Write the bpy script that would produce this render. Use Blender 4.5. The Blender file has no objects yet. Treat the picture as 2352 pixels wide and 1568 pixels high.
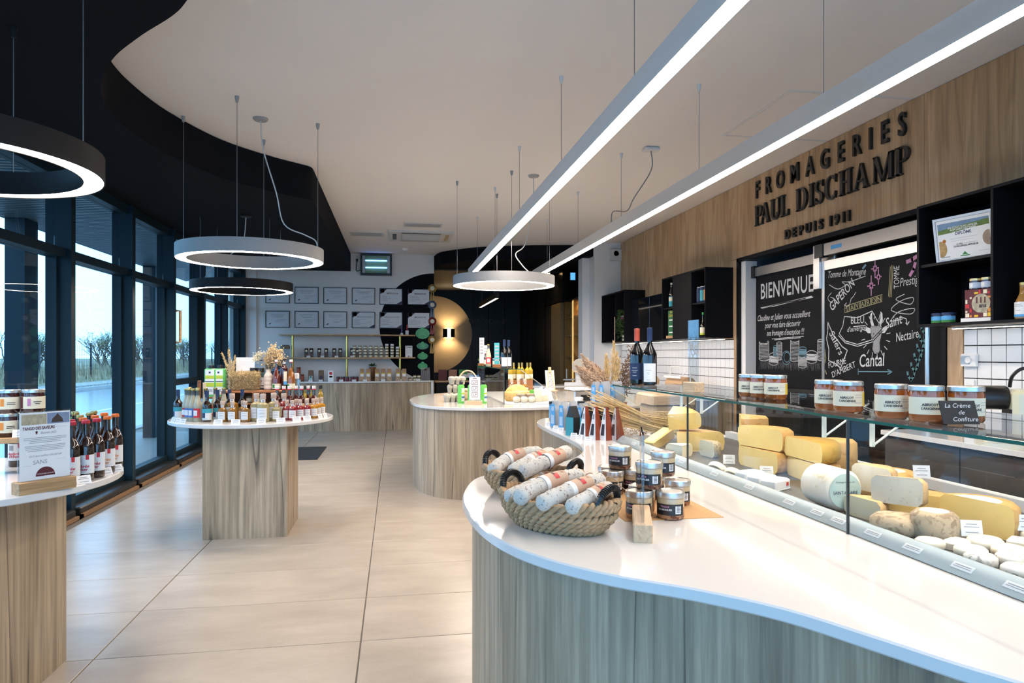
import bpy, math, random
from mathutils import Vector, Matrix
R = math.radians
ORD = ['first','second','third','fourth','fifth','sixth','seventh','eighth','ninth','tenth','eleventh','twelfth','thirteenth']
random.seed(7)
SC = bpy.context.scene
C = SC.collection

# ------------------------------------------------------------------ camera, world, exposure
cam_d = bpy.data.cameras.new('camera'); cam = bpy.data.objects.new('camera', cam_d); C.objects.link(cam)
cam_d.sensor_width = 36.0; cam_d.lens = 24.0; cam_d.shift_y = 29.0 / 2352.0
cam_d.clip_start = 0.05; cam_d.clip_end = 300
cam.location = (0, 0, 1.40); cam.rotation_euler = (R(90), 0, R(-9.699))
SC.camera = cam

world = bpy.data.worlds.new('overcast_sky'); SC.world = world; world.use_nodes = True
_bg = world.node_tree.nodes['Background']
_bg.inputs['Color'].default_value = (0.27, 0.60, 1.0, 1); _bg.inputs['Strength'].default_value = 4.9

SC.view_settings.view_transform = 'Standard'; SC.view_settings.look = 'None'
SC.view_settings.exposure = 0.0; SC.view_settings.gamma = 1.0
SC.view_settings.use_curve_mapping = False
SC.cycles.caustics_reflective = False; SC.cycles.caustics_refractive = False
SC.cycles.max_bounces = 6; SC.cycles.diffuse_bounces = 3; SC.cycles.glossy_bounces = 3; SC.cycles.transmission_bounces = 5; SC.cycles.transparent_max_bounces = 12
SC.cycles.sample_clamp_indirect = 5.0; SC.cycles.use_adaptive_sampling = True; SC.cycles.adaptive_threshold = 0.05; SC.cycles.use_light_tree = False
LAMP = 57.0            # radiance of the tube and ring lamps
WARM = (1.0, 0.865, 0.735)

# ------------------------------------------------------------------ mesh helpers
class MB:
    def __init__(s): s.v = []; s.f = []
    def add(s, vs, fs):
        o = len(s.v); s.v += [tuple(p) for p in vs]; s.f += [tuple(i + o for i in f) for f in fs]; return s
    def box(s, x0, x1, y0, y1, z0, z1):
        return s.add([(x0,y0,z0),(x1,y0,z0),(x1,y1,z0),(x0,y1,z0),(x0,y0,z1),(x1,y0,z1),(x1,y1,z1),(x0,y1,z1)],
                     [(0,3,2,1),(4,5,6,7),(0,1,5,4),(1,2,6,5),(2,3,7,6),(3,0,4,7)])
    def bbox(s, x0, x1, y0, y1, z0, z1, b=0.004):
        """box with chamfered vertical and top edges"""
        pl = [(x0+b,y0),(x1-b,y0),(x1,y0+b),(x1,y1-b),(x1-b,y1),(x0+b,y1),(x0,y1-b),(x0,y0+b)]
        cx, cy = (x0+x1)/2, (y0+y1)/2
        kx, ky = max(1-2*b/max(x1-x0,1e-6),.2), max(1-2*b/max(y1-y0,1e-6),.2)
        v = [(x,y,z0) for x,y in pl]+[(x,y,z1-b) for x,y in pl]+[(cx+(x-cx)*kx,cy+(y-cy)*ky,z1) for x,y in pl]
        f = [tuple(range(7,-1,-1)), tuple(range(16,24))]
        for k in (0,8):
            f += [(k+i, k+(i+1)%8, k+8+(i+1)%8, k+8+i) for i in range(8)]
        return s.add(v, f)
    def prism(s, pl, z0, z1, cap=True):
        n = len(pl)
        v = [(x,y,z0) for x,y in pl]+[(x,y,z1) for x,y in pl]
        f = [(i,(i+1)%n,n+(i+1)%n,n+i) for i in range(n)]
        if cap: f += [tuple(range(n-1,-1,-1)), tuple(range(n,2*n))]
        return s.add(v, f)
    def lathe(s, prof, n=16, a0=0.0, a1=2*math.pi, sx=1, sy=1, c=(0,0,0), caps=True):
        full = abs(a1-a0) > 6.28
        m = n if full else n+1
        v = []; f = []
        for r, z in prof:
            for i in range(m):
                a = a0+(a1-a0)*i/n; v.append((c[0]+r*sx*math.cos(a), c[1]+r*sy*math.sin(a), c[2]+z))
        for k in range(len(prof)-1):
            for i in range(n):
                j = (i+1) % m if full else i+1
                f.append((k*m+i, k*m+j, (k+1)*m+j, (k+1)*m+i))
        if caps and full:
            if prof[0][0] > 1e-5: f.append(tuple(range(m-1,-1,-1)))
            if prof[-1][0] > 1e-5: f.append(tuple((len(prof)-1)*m+i for i in range(m)))
        return s.add(v, f)
    def tube(s, path, rad, n=8, a0=0.0, a1=2*math.pi, cap=True, up=(0,0,1)):
        """tube along path; rad a number or a list"""
        P = [Vector(p) for p in path]; m = len(P)
        rr = rad if isinstance(rad, (list,tuple)) else [rad]*m
        full = abs(a1-a0) > 6.28; q = n if full else n+1
        v = []; f = []; up = Vector(up); prev = None
        for k in range(m):
            t = (P[min(k+1,m-1)]-P[max(k-1,0)])
            if t.length < 1e-9: t = Vector((0,0,1))
            t.normalize()
            if prev is None:
                e = up if abs(t.dot(up)) < .95 else Vector((1,0,0))
                a = t.cross(e).normalized()
            else:
                a = prev - t*prev.dot(t)
                a = a.normalized() if a.length > 1e-6 else t.cross(up).normalized()
            prev = a; b = a.cross(t)
            for i in range(q):
                w = a0+(a1-a0)*i/n; v.append(P[k]+a*(rr[k]*math.cos(w))+b*(rr[k]*math.sin(w)))
        for k in range(m-1):
            for i in range(n):
                j = (i+1) % q if full else i+1
                f.append((k*q+i,(k+1)*q+i,(k+1)*q+j,k*q+j))
        if cap and full:
            f.append(tuple(range(q))); f.append(tuple((m-1)*q+i for i in range(q-1,-1,-1)))
        return s.add(v, f)
    def quad(s, a, b, c, d): return s.add([a,b,c,d], [(0,1,2,3)])
    def ell(s, c, rx, ry, rz, n=8, m=5):
        pr = [(math.cos(-math.pi/2+math.pi*k/m)+1e-4, math.sin(-math.pi/2+math.pi*k/m)) for k in range(m+1)]
        return s.add([(c[0]+rx*r*math.cos(6.28318*i/n), c[1]+ry*r*math.sin(6.28318*i/n), c[2]+rz*z) for r,z in pr for i in range(n)],
                     [(k*n+i,k*n+(i+1)%n,(k+1)*n+(i+1)%n,(k+1)*n+i) for k in range(m) for i in range(n)])
    def xf(s, M, i0=0):
        s.v[i0:] = [tuple(M @ Vector(p)) for p in s.v[i0:]]; return s
    def mesh(s, name='m', ang=35):
        me = bpy.data.meshes.new(name); me.from_pydata(s.v, [], s.f); me.update()
        if ang:
            me.polygons.foreach_set('use_smooth', [True]*len(me.polygons)); me.set_sharp_from_angle(angle=R(ang))
        return me

def obj(name, geo, mat, parent=None, loc=(0,0,0), rot=(0,0,0), ang=35, sc=None, label=None):
    me = geo.mesh(name, ang) if isinstance(geo, MB) else geo
    if mat is not None and isinstance(me, bpy.types.Mesh) and not me.materials: me.materials.append(mat)
    o = bpy.data.objects.new(name, me); C.objects.link(o)
    if mat is not None and me.materials and me.materials[0] != mat:
        o.material_slots[0].link = 'OBJECT'; o.material_slots[0].material = mat
    o.location = loc; o.rotation_euler = rot
    if sc: o.scale = sc
    if parent is not None: o.parent = parent
    if label: o['label'] = label
    return o
def tag(o, label, cat, group=None):
    o['label'] = label; o['category'] = cat
    if group: o['group'] = group
    return o
def thing(name, label, cat, loc=(0,0,0), rotz=0.0, group=None, rot=None):
    o = bpy.data.objects.new(name, None); o.empty_display_size = 0.05; C.objects.link(o)
    o.location = loc; o.rotation_euler = rot if rot else (0,0,rotz)
    return tag(o, label, cat, group)
def struct(name, geo, mat, **k):
    o = obj(name, geo, mat, **k); o['kind'] = 'structure'; return o
def text(body, size, mat, parent=None, loc=(0,0,0), rot=(0,0,0), ex=0.0, off=0.0, shear=0.0, space=1.0, align='CENTER', sx=1.0, name='lettering', line=1.0, bev=0.0):
    cu = bpy.data.curves.new(name, 'FONT'); cu.body = body; cu.size = size; cu.extrude = ex; cu.offset = off
    cu.shear = shear; cu.space_character = space; cu.align_x = align; cu.align_y = 'CENTER'; cu.space_line = line
    cu.resolution_u = 3; cu.bevel_depth = bev
    cu.materials.append(mat)
    o = bpy.data.objects.new(name, cu); C.objects.link(o); o.location = loc; o.rotation_euler = rot; o.scale = (sx,1,1)
    if parent is not None: o.parent = parent
    return o
def strokes(name, polys, w, mat, parent=None, loc=(0,0,0), rot=(0,0,0), depth=0.001):
    """flat chalk or ink strokes: each poly a list of (x, y) in the local plane"""
    mb = MB()
    for pl in polys:
        ww = w
        if isinstance(pl, tuple): pl, ww = pl
        P = [Vector((p[0],p[1])) for p in pl]
        n = len(P)
        for k in range(n-1):
            d = P[k+1]-P[k]
            if d.length < 1e-7: continue
            d.normalize(); q = Vector((-d.y,d.x))*ww/2; e = d*ww*.35
            a, b = P[k]-e, P[k+1]+e
            mb.add([(a.x-q.x,a.y-q.y,depth),(b.x-q.x,b.y-q.y,depth),(b.x+q.x,b.y+q.y,depth),(a.x+q.x,a.y+q.y,depth)], [(0,1,2,3)])
    return obj(name, mb, mat, parent, loc, rot, ang=None)
def arc(cx, cy, rx, ry, a0, a1, n=14):
    return [(cx+rx*math.cos(R(a0+(a1-a0)*i/n)), cy+ry*math.sin(R(a0+(a1-a0)*i/n))) for i in range(n+1)]
def smooth_poly(pts, k=4, closed=True):
    n = len(pts); out = []
    for i in range(n if closed else n-1):
        p0, p1, p2, p3 = (Vector(pts[(i+j) % n]) if closed else Vector(pts[min(max(i+j,0),n-1)]) for j in (-1,0,1,2))
        for q in range(k):
            t = q/k
            out.append(tuple(.5*((2*p1)+(p2-p0)*t+(2*p0-5*p1+4*p2-p3)*t*t+(3*p1-p0-3*p2+p3)*t**3)))
    if not closed: out.append(tuple(pts[-1]))
    return out
def catmull(pts, k=6): return smooth_poly(pts, k, False)
def inset(pl, d):
    """move a counter-clockwise outline inwards by d"""
    n = len(pl); out = []
    for i in range(n):
        a, b, c = Vector(pl[i-1]), Vector(pl[i]), Vector(pl[(i+1) % n])
        t = (c-a)
        if t.length < 1e-9: out.append(tuple(b)); continue
        t.normalize(); out.append((b.x-t.y*d, b.y+t.x*d))
    return out

# ------------------------------------------------------------------ material helpers
MATS = {}
def nt(name):
    m = bpy.data.materials.new(name); m.use_nodes = True; MATS[name] = m
    t = m.node_tree; b = t.nodes['Principled BSDF']; return m, t, b
def N(t, kind, **k):
    n = t.nodes.new(kind)
    for a, v in k.items():
        if a in n.inputs.keys() if hasattr(n.inputs,'keys') else False: n.inputs[a].default_value = v
        else: setattr(n, a, v)
    return n
def col(c): return (c[0], c[1], c[2], 1.0)
def srgb(r, g, b):
    f = lambda c: (c/255)/12.92 if c <= 10 else (((c/255)+.055)/1.055)**2.4
    return (f(r), f(g), f(b))
def mat(name, c, rough=.5, metal=0.0, var=0.06, scale=30.0, spec=None, coat=0.0, bump=0.0, trans=0.0, ior=None, alpha=None, sub=0.0):
    """plain procedural material: colour with a little noise in tone and roughness"""
    if name in MATS: return MATS[name]
    m, t, b = nt(name)
    tc = N(t,'ShaderNodeTexCoord'); no = N(t,'ShaderNodeTexNoise'); no.inputs['Scale'].default_value = scale; no.inputs['Detail'].default_value = 3
    t.links.new(tc.outputs['Object'], no.inputs['Vector'])
    mx = N(t,'ShaderNodeMix', data_type='RGBA')
    mx.inputs[6].default_value = col([min(1,x*(1-var)) for x in c]); mx.inputs[7].default_value = col([min(1,x*(1+var)) for x in c])
    t.links.new(no.outputs['Fac'], mx.inputs[0]); t.links.new(mx.outputs[2], b.inputs['Base Color'])
    b.inputs['Roughness'].default_value = rough; b.inputs['Metallic'].default_value = metal
    if spec is not None: b.inputs['Specular IOR Level'].default_value = spec
    if coat: b.inputs['Coat Weight'].default_value = coat
    if trans: b.inputs['Transmission Weight'].default_value = trans
    if ior: b.inputs['IOR'].default_value = ior
    if alpha is not None: b.inputs['Alpha'].default_value = alpha
    if sub: b.inputs['Subsurface Weight'].default_value = sub; b.inputs['Subsurface Radius'].default_value = (.02,.012,.006)
    if bump:
        bp = N(t,'ShaderNodeBump'); bp.inputs['Strength'].default_value = bump; bp.inputs['Distance'].default_value = .01
        t.links.new(no.outputs['Fac'], bp.inputs['Height']); t.links.new(bp.outputs['Normal'], b.inputs['Normal'])
    return m
def emit(name, c, s):
    if name in MATS: return MATS[name]
    m, t, b = nt(name); b.inputs['Base Color'].default_value = col(c); b.inputs['Emission Color'].default_value = col(c); b.inputs['Emission Strength'].default_value = s
    return m
def wood(name, c1, c2, dark, scale=3.0, along='Z', crack=.5, rough=.5, src='Object', fine=.35, figure=.8):
    if name in MATS: return MATS[name]
    m, t, b = nt(name)
    if src == 'Object': vec = N(t,'ShaderNodeTexCoord').outputs['Object']
    else: vec = N(t,'ShaderNodeNewGeometry').outputs['Position']
    def mp(k, l):
        q = N(t,'ShaderNodeMapping'); s = {'X':(l,k,k),'Y':(k,l,k),'Z':(k,k,l)}[along]; q.inputs['Scale'].default_value = s
        t.links.new(vec, q.inputs['Vector']); return q.outputs['Vector']
    n1 = N(t,'ShaderNodeTexNoise'); n1.inputs['Scale'].default_value = scale; n1.inputs['Detail'].default_value = 5; n1.inputs['Distortion'].default_value = .8
    t.links.new(mp(1.0,.12), n1.inputs['Vector'])
    n2 = N(t,'ShaderNodeTexNoise'); n2.inputs['Scale'].default_value = scale*16; n2.inputs['Detail'].default_value = 8; n2.inputs['Roughness'].default_value = .72
    t.links.new(mp(1.0,.03), n2.inputs['Vector'])
    r1 = N(t,'ShaderNodeValToRGB'); r1.color_ramp.elements[0].position = .3; r1.color_ramp.elements[1].position = .7
    r1.color_ramp.elements[0].color = col(c1); r1.color_ramp.elements[1].color = col(c2)
    t.links.new(n1.outputs['Fac'], r1.inputs['Fac'])
    r2 = N(t,'ShaderNodeValToRGB'); r2.color_ramp.elements[0].position = .32; r2.color_ramp.elements[1].position = .62
    r2.color_ramp.elements[0].color = (1-fine,1-fine,1-fine,1); r2.color_ramp.elements[1].color = (1.06,1.06,1.06,1)
    t.links.new(n2.outputs['Fac'], r2.inputs['Fac'])
    mu = N(t,'ShaderNodeMix', data_type='RGBA', blend_type='MULTIPLY'); mu.inputs[0].default_value = 1
    t.links.new(r1.outputs['Color'], mu.inputs[6]); t.links.new(r2.outputs['Color'], mu.inputs[7])
    # cathedral figure: contour lines of a slow noise
    n6 = N(t,'ShaderNodeTexNoise'); n6.inputs['Scale'].default_value = scale*1.1; n6.inputs['Detail'].default_value = 2; n6.inputs['Distortion'].default_value = .2
    t.links.new(mp(1.0,.12), n6.inputs['Vector'])
    f1 = N(t,'ShaderNodeMath', operation='MULTIPLY'); f1.inputs[1].default_value = 48.0; t.links.new(n6.outputs['Fac'], f1.inputs[0])
    f2 = N(t,'ShaderNodeMath', operation='SINE'); t.links.new(f1.outputs[0], f2.inputs[0])
    r6 = N(t,'ShaderNodeValToRGB'); r6.color_ramp.elements[0].position = .0; r6.color_ramp.elements[0].color = (.80,.79,.78,1); r6.color_ramp.elements[1].position = .55; r6.color_ramp.elements[1].color = (1.03,1.03,1.03,1)
    f3 = N(t,'ShaderNodeMath', operation='MULTIPLY_ADD'); f3.inputs[1].default_value = .5; f3.inputs[2].default_value = .5; t.links.new(f2.outputs[0], f3.inputs[0]); t.links.new(f3.outputs[0], r6.inputs['Fac'])
    mu6 = N(t,'ShaderNodeMix', data_type='RGBA', blend_type='MULTIPLY'); mu6.inputs[0].default_value = figure
    t.links.new(mu.outputs[2], mu6.inputs[6]); t.links.new(r6.outputs['Color'], mu6.inputs[7]); mu = mu6
    # cracks: thin bands where a stretched noise crosses its middle
    n3 = N(t,'ShaderNodeTexNoise'); n3.inputs['Scale'].default_value = scale*1.5; n3.inputs['Detail'].default_value = 2.5; n3.inputs['Distortion'].default_value = .35
    t.links.new(mp(1.0,.035), n3.inputs['Vector'])
    n4 = N(t,'ShaderNodeTexNoise'); n4.inputs['Scale'].default_value = scale*.9; t.links.new(mp(1.0,.5), n4.inputs['Vector'])
    r3 = N(t,'ShaderNodeValToRGB'); e = r3.color_ramp.elements
    e[0].position = .490; e[0].color = (0,0,0,1); e[1].position = .5; e[1].color = (1,1,1,1); q = e.new(.506); q.color = (0,0,0,1)
    t.links.new(n3.outputs['Fac'], r3.inputs['Fac'])
    r4 = N(t,'ShaderNodeValToRGB'); r4.color_ramp.elements[0].position = .42; r4.color_ramp.elements[1].position = .55
    t.links.new(n4.outputs['Fac'], r4.inputs['Fac'])
    ma = N(t,'ShaderNodeMath', operation='MULTIPLY'); t.links.new(r3.outputs['Color'], ma.inputs[0]); t.links.new(r4.outputs['Color'], ma.inputs[1])
    mb_ = N(t,'ShaderNodeMath', operation='MULTIPLY'); t.links.new(ma.outputs[0], mb_.inputs[0]); mb_.inputs[1].default_value = crack
    mx = N(t,'ShaderNodeMix', data_type='RGBA'); mx.inputs[7].default_value = col(dark)
    t.links.new(mb_.outputs[0], mx.inputs[0]); t.links.new(mu.outputs[2], mx.inputs[6]); t.links.new(mx.outputs[2], b.inputs['Base Color'])
    b.inputs['Roughness'].default_value = rough
    bp = N(t,'ShaderNodeBump'); bp.inputs['Strength'].default_value = .12; bp.inputs['Distance'].default_value = .004
    t.links.new(n2.outputs['Fac'], bp.inputs['Height']); t.links.new(bp.outputs['Normal'], b.inputs['Normal'])
    return m
def glass_sheet(name, tint=(.96,.985,.975), refl=1.0, rough=0.0):
    """thin pane: clear with a Fresnel reflection"""
    if name in MATS: return MATS[name]
    m = bpy.data.materials.new(name); m.use_nodes = True; MATS[name] = m; t = m.node_tree; t.nodes.clear()
    o = N(t,'ShaderNodeOutputMaterial'); tr = N(t,'ShaderNodeBsdfTransparent'); gl = N(t,'ShaderNodeBsdfGlossy'); fr = N(t,'ShaderNodeLayerWeight')
    tr.inputs['Color'].default_value = col(tint); gl.inputs['Roughness'].default_value = rough
    pw = N(t,'ShaderNodeMath', operation='POWER'); pw.inputs[1].default_value = 5.0
    mu = N(t,'ShaderNodeMath', operation='MULTIPLY_ADD'); mu.inputs[1].default_value = .85*refl; mu.inputs[2].default_value = .032*refl; mu.use_clamp = True; mx = N(t,'ShaderNodeMixShader')
    t.links.new(fr.outputs['Facing'], pw.inputs[0]); t.links.new(pw.outputs[0], mu.inputs[0]); t.links.new(mu.outputs[0], mx.inputs[0])
    t.links.new(tr.outputs[0], mx.inputs[1]); t.links.new(gl.outputs[0], mx.inputs[2]); t.links.new(mx.outputs[0], o.inputs[0])
    return m
def speckle(name, base, spots, scale=60, thr=.55, rough=.6, bump=.4, base2=None):
    """base tone with clustered spots of another colour"""
    if name in MATS: return MATS[name]
    m, t, b = nt(name); tc = N(t,'ShaderNodeTexCoord')
    n1 = N(t,'ShaderNodeTexNoise'); n1.inputs['Scale'].default_value = scale; n1.inputs['Detail'].default_value = 4; n1.inputs['Distortion'].default_value = .5
    t.links.new(tc.outputs['Object'], n1.inputs['Vector'])
    r = N(t,'ShaderNodeValToRGB'); r.color_ramp.elements[0].position = thr; r.color_ramp.elements[1].position = thr+.1
    r.color_ramp.elements[0].color = col(base); r.color_ramp.elements[1].color = col(spots)
    t.links.new(n1.outputs['Fac'], r.inputs['Fac'])
    n2 = N(t,'ShaderNodeTexNoise'); n2.inputs['Scale'].default_value = scale*.22; t.links.new(tc.outputs['Object'], n2.inputs['Vector'])
    mx = N(t,'ShaderNodeMix', data_type='RGBA', blend_type='MULTIPLY')
    mx.inputs[7].default_value = col(base2 or (.85,.83,.8)); t.links.new(n2.outputs['Fac'], mx.inputs[0]); t.links.new(r.outputs['Color'], mx.inputs[6])
    t.links.new(mx.outputs[2], b.inputs['Base Color']); b.inputs['Roughness'].default_value = rough
    bp = N(t,'ShaderNodeBump'); bp.inputs['Strength'].default_value = bump; bp.inputs['Distance'].default_value = .004
    t.links.new(n1.outputs['Fac'], bp.inputs['Height']); t.links.new(bp.outputs['Normal'], b.inputs['Normal'])
    return m

# ------------------------------------------------------------------ materials
M_white = mat('white_plaster', (.78,.76,.745), .85, var=.02, scale=4)
M_ceil = mat('ceiling_paint', (.87,.815,.77), .9, var=.015, scale=3)
M_black = mat('black_paint', (.007,.008,.011), .8, var=.1, spec=.06)
M_blackwall = mat('black_gloss_panel', (.004,.004,.005), .3, var=.1, spec=.2)
M_blackshelf = mat('black_board', (.006,.006,.008), .45, var=.1, spec=.12)
M_frame = mat('navy_metal', (.004,.017,.027), .5, var=.06, spec=.25)
M_framedark = mat('dark_sill_metal', (.012,.011,.010), .45)
M_counter = mat('white_composite_top', (.74,.725,.71), .10, var=.015, scale=400, coat=.3)
M_edge = mat('white_edge', (.8,.8,.8), .3)
M_oak = wood('oak_laminate', srgb(146,128,105), srgb(200,181,154), srgb(44,36,29), 2.6, crack=.8, rough=.45, fine=.5)
M_oakp = wood('oak_wall_panel', srgb(170,137,102), srgb(204,173,137), srgb(96,70,48), 4.0, crack=.45, rough=.5, src='Position', fine=.25)
M_plank = wood('natural_oak', srgb(176,136,92), srgb(206,170,124), srgb(110,80,50), 9.0, along='X', crack=.2, rough=.5)
M_block = wood('beech_block', srgb(208,176,140), srgb(226,198,164), srgb(170,130,95), 14.0, along='X', crack=.1, rough=.5, fine=.12)
M_crate = wood('stained_crate', srgb(120,72,36), srgb(160,100,54), srgb(60,32,14), 9.0, along='X', crack=.3, rough=.5)
M_brass = mat('brass', (.62,.45,.13), .22, metal=1.0)
M_steel = mat('brushed_steel', (.62,.62,.62), .28, metal=1.0)
M_alu = mat('satin_aluminium', (.40,.37,.34), .35, metal=.9)
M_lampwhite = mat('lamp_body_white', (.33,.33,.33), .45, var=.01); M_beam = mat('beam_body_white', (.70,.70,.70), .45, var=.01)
M_lampblack = mat('lamp_body_black', (.014,.013,.014), .5, spec=.2)
M_wire = mat('steel_wire', (.25,.25,.26), .4, metal=.6)
M_cablew = mat('white_cable', (.6,.6,.6), .5)
M_light = emit('lamp_diffuser', WARM, LAMP)
M_led = emit('led_strip', (1.0,.86,.7), 12.0)
M_pane = glass_sheet('window_pane', (.93,.96,.97), 1.0)
M_case = glass_sheet('case_glass', (.985,.995,.99), .85)
M_acryl = glass_sheet('acrylic_sheet', (.86,.89,.92), 1.8)
M_gedge = mat('green_glass_edge', (.012,.13,.10), .15, trans=.3)
M_grey = mat('light_grey_plastic', (.62,.61,.60), .45)
M_blackplastic = mat('black_plastic', (.012,.012,.013), .35)
M_paper = mat('white_paper', (.82,.82,.82), .7, var=.015)
M_cream = mat('cream_paper', (.78,.72,.55), .7)
M_kraft = mat('kraft_paper', (.45,.28,.15), .75, var=.12, scale=120)
M_ink = mat('dark_ink', (.03,.025,.035), .6)
M_inkgrey = mat('grey_ink', (.32,.32,.35), .7)
M_red = mat('red_print', (.55,.02,.03), .5)
M_chalk = mat('white_chalk', (.62,.62,.63), .95, var=.3, scale=250)
M_chalkb = mat('blue_chalk', (.16,.30,.38), .95, var=.3, scale=250)
M_chalkp = mat('pink_chalk', (.5,.24,.4), .95, var=.3, scale=250)
M_chalky = mat('yellow_chalk', (.42,.38,.22), .95, var=.3, scale=250)
M_grout = mat('black_grout', (.012,.012,.013), .8)
M_tile = mat('white_glazed_tile', (.78,.78,.79), .12, var=.015, scale=20)
# ================================================================== THE SETTING
XL, XR, YB, ZC, ZS = -2.70, 3.82, 13.20, 3.30, 2.96
# ---- floor: slab with separate large tiles
M_slab = mat('joint_grout', (.16,.14,.12), .8)
def floor_mat():
    m, t, b = nt('beige_stone_tile'); g = N(t,'ShaderNodeNewGeometry'); oi = N(t,'ShaderNodeObjectInfo')
    ad = N(t,'ShaderNodeVectorMath', operation='MULTIPLY_ADD'); ad.inputs[1].default_value = (1,2.2,1); t.links.new(g.outputs['Position'], ad.inputs[0])
    cb = N(t,'ShaderNodeCombineXYZ'); mu = N(t,'ShaderNodeMath', operation='MULTIPLY'); mu.inputs[1].default_value = 40; t.links.new(oi.outputs['Random'], mu.inputs[0]); t.links.new(mu.outputs[0], cb.inputs[2]); t.links.new(cb.outputs[0], ad.inputs[2])
    n = N(t,'ShaderNodeTexNoise'); n.inputs['Scale'].default_value = 2.2; n.inputs['Detail'].default_value = 6; n.inputs['Roughness'].default_value = .65
    t.links.new(ad.outputs[0], n.inputs['Vector'])
    n2 = N(t,'ShaderNodeTexNoise'); n2.inputs['Scale'].default_value = 160; n2.inputs['Detail'].default_value = 2; t.links.new(ad.outputs[0], n2.inputs['Vector'])
    r = N(t,'ShaderNodeValToRGB'); r.color_ramp.elements[0].position = .35; r.color_ramp.elements[1].position = .68
    r.color_ramp.elements[0].color = col(srgb(170,158,144)); r.color_ramp.elements[1].color = col(srgb(190,178,164)); t.links.new(n.outputs['Fac'], r.inputs['Fac'])
    r2 = N(t,'ShaderNodeValToRGB'); r2.color_ramp.elements[0].position = .25; r2.color_ramp.elements[0].color = (.8,.78,.75,1); r2.color_ramp.elements[1].position = .4; r2.color_ramp.elements[1].color = (1,1,1,1)
    t.links.new(n2.outputs['Fac'], r2.inputs['Fac'])
    mx = N(t,'ShaderNodeMix', data_type='RGBA', blend_type='MULTIPLY'); mx.inputs[0].default_value = 1; t.links.new(r.outputs['Color'], mx.inputs[6]); t.links.new(r2.outputs['Color'], mx.inputs[7])
    t.links.new(mx.outputs[2], b.inputs['Base Color']); b.inputs['Roughness'].default_value = .30
    bp = N(t,'ShaderNodeBump'); bp.inputs['Strength'].default_value = .06; bp.inputs['Distance'].default_value = .003; t.links.new(n2.outputs['Fac'], bp.inputs['Height']); t.links.new(bp.outputs['Normal'], b.inputs['Normal'])
    return m
M_floor = floor_mat()
floor = struct('floor', MB().box(XL-.3, 4.2, -3.1, 17.7, -.12, -.006), M_slab)
tile_mesh = MB().bbox(-.5965,.5965,-.2975,.2975,-.012,0,.0015).mesh('tile', 30)
for i in range(-2, 3):
    for j in range(-10, 24):
        x, y = -.166+.6+1.2*i, 3.41+.3+.6*j
        if x > 2.0 and (y < 5.2 or y > 16): continue
        if x < -2.0:
            obj('tile', MB().bbox(XL+.02,-.166-1.2-.0035,y-.2975,y+.2975,-.012,0,.0015), M_floor, floor, ang=30); continue
        obj('tile', tile_mesh, M_floor, floor, (x, y, 0))
# ---- ceilings
ceiling = struct('ceiling', MB().box(XL-.4, 4.2, -3.2, 13.4, ZC, ZC+.15), M_ceil)
curve = [(-.5,-3.1),(-.5,1.2),(-.6,2.35),(-.75,2.92),(-.904,3.207),(-1.017,3.372),(-1.242,3.62),(-1.483,3.93),(-1.696,4.338),(-1.805,4.72),(-1.825,5.15),(-1.75,5.72),(-1.52,6.38),(-1.19,6.83),(-.88,7.12)]
edge = catmull(curve, 6)[:-1]+[(-.86,7.14),(-.835,7.2),(-.83,7.3),(-.83,YB-.005)]
struct('ceiling_soffit', MB().prism([(XL-.3,-3.1)]+edge+[(XL-.3,YB-.005)], ZS, ZC-.004), M_black, ang=30)
cb_ = catmull([(.74,13.32),(.80,12.85),(.96,12.535),(1.46,12.04),(2.187,11.716),(3.2,11.50)], 6)
M_darkceil = mat('dark_brown_ceiling', (.022,.015,.009), .55)
struct('ceiling_bulkhead', MB().prism(cb_+[(3.2,11.26),(3.9,11.26),(3.9,17.6),(-.6,17.6),(-.6,13.42),(.74,13.42)], 3.07, ZC-.004), M_black, ang=30)
struct('ceiling_backroom', MB().box(-.6,3.9,13.42,17.6,3.04,3.066), M_darkceil)
# ---- back wall with painted black half disc
wall_back = struct('wall_back', MB().box(XL-.3,.735,YB,YB+.2,0,ZC), M_white)
pl = [(math.cos(R(90+180*i/60))*1.03, math.sin(R(90+180*i/60))*1.03) for i in range(61)]
hd = MB(); hd.add([(.734+x, YB-.003, 1.92+z) for x,z in pl]+[(.734+x, YB+.0, 1.92+z) for x,z in pl], [tuple(range(61))]+[(i,i+61,i+62,i+1) for i in range(60)])
obj('painted_disc', hd, M_black, wall_back, ang=None)
# ---- dark back room
struct('wall_backroom', MB().box(-.6,3.9,17.5,17.65,0,3.04), M_blackwall)
struct('wall_backroom_left', MB().box(-.75,-.6,13.4,17.65,0,3.04), M_blackwall)
wbr = struct('wall_backroom_right', MB().box(3.62,3.9,11.78,17.5,0,3.04), M_blackwall)
M_gold = mat('gold_paint', (.72,.52,.31), .55, var=.08, scale=8)
gd = MB().lathe([(.975,0),(.975,.012)], 72); gd.xf(Matrix.Translation((.97,17.49,1.905)) @ Matrix.Rotation(R(90),4,'X'))
tag(obj('gold_disc', gd, M_gold), 'large gold round panel behind the wall lamp in the dark room', 'wall panel')
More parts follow.
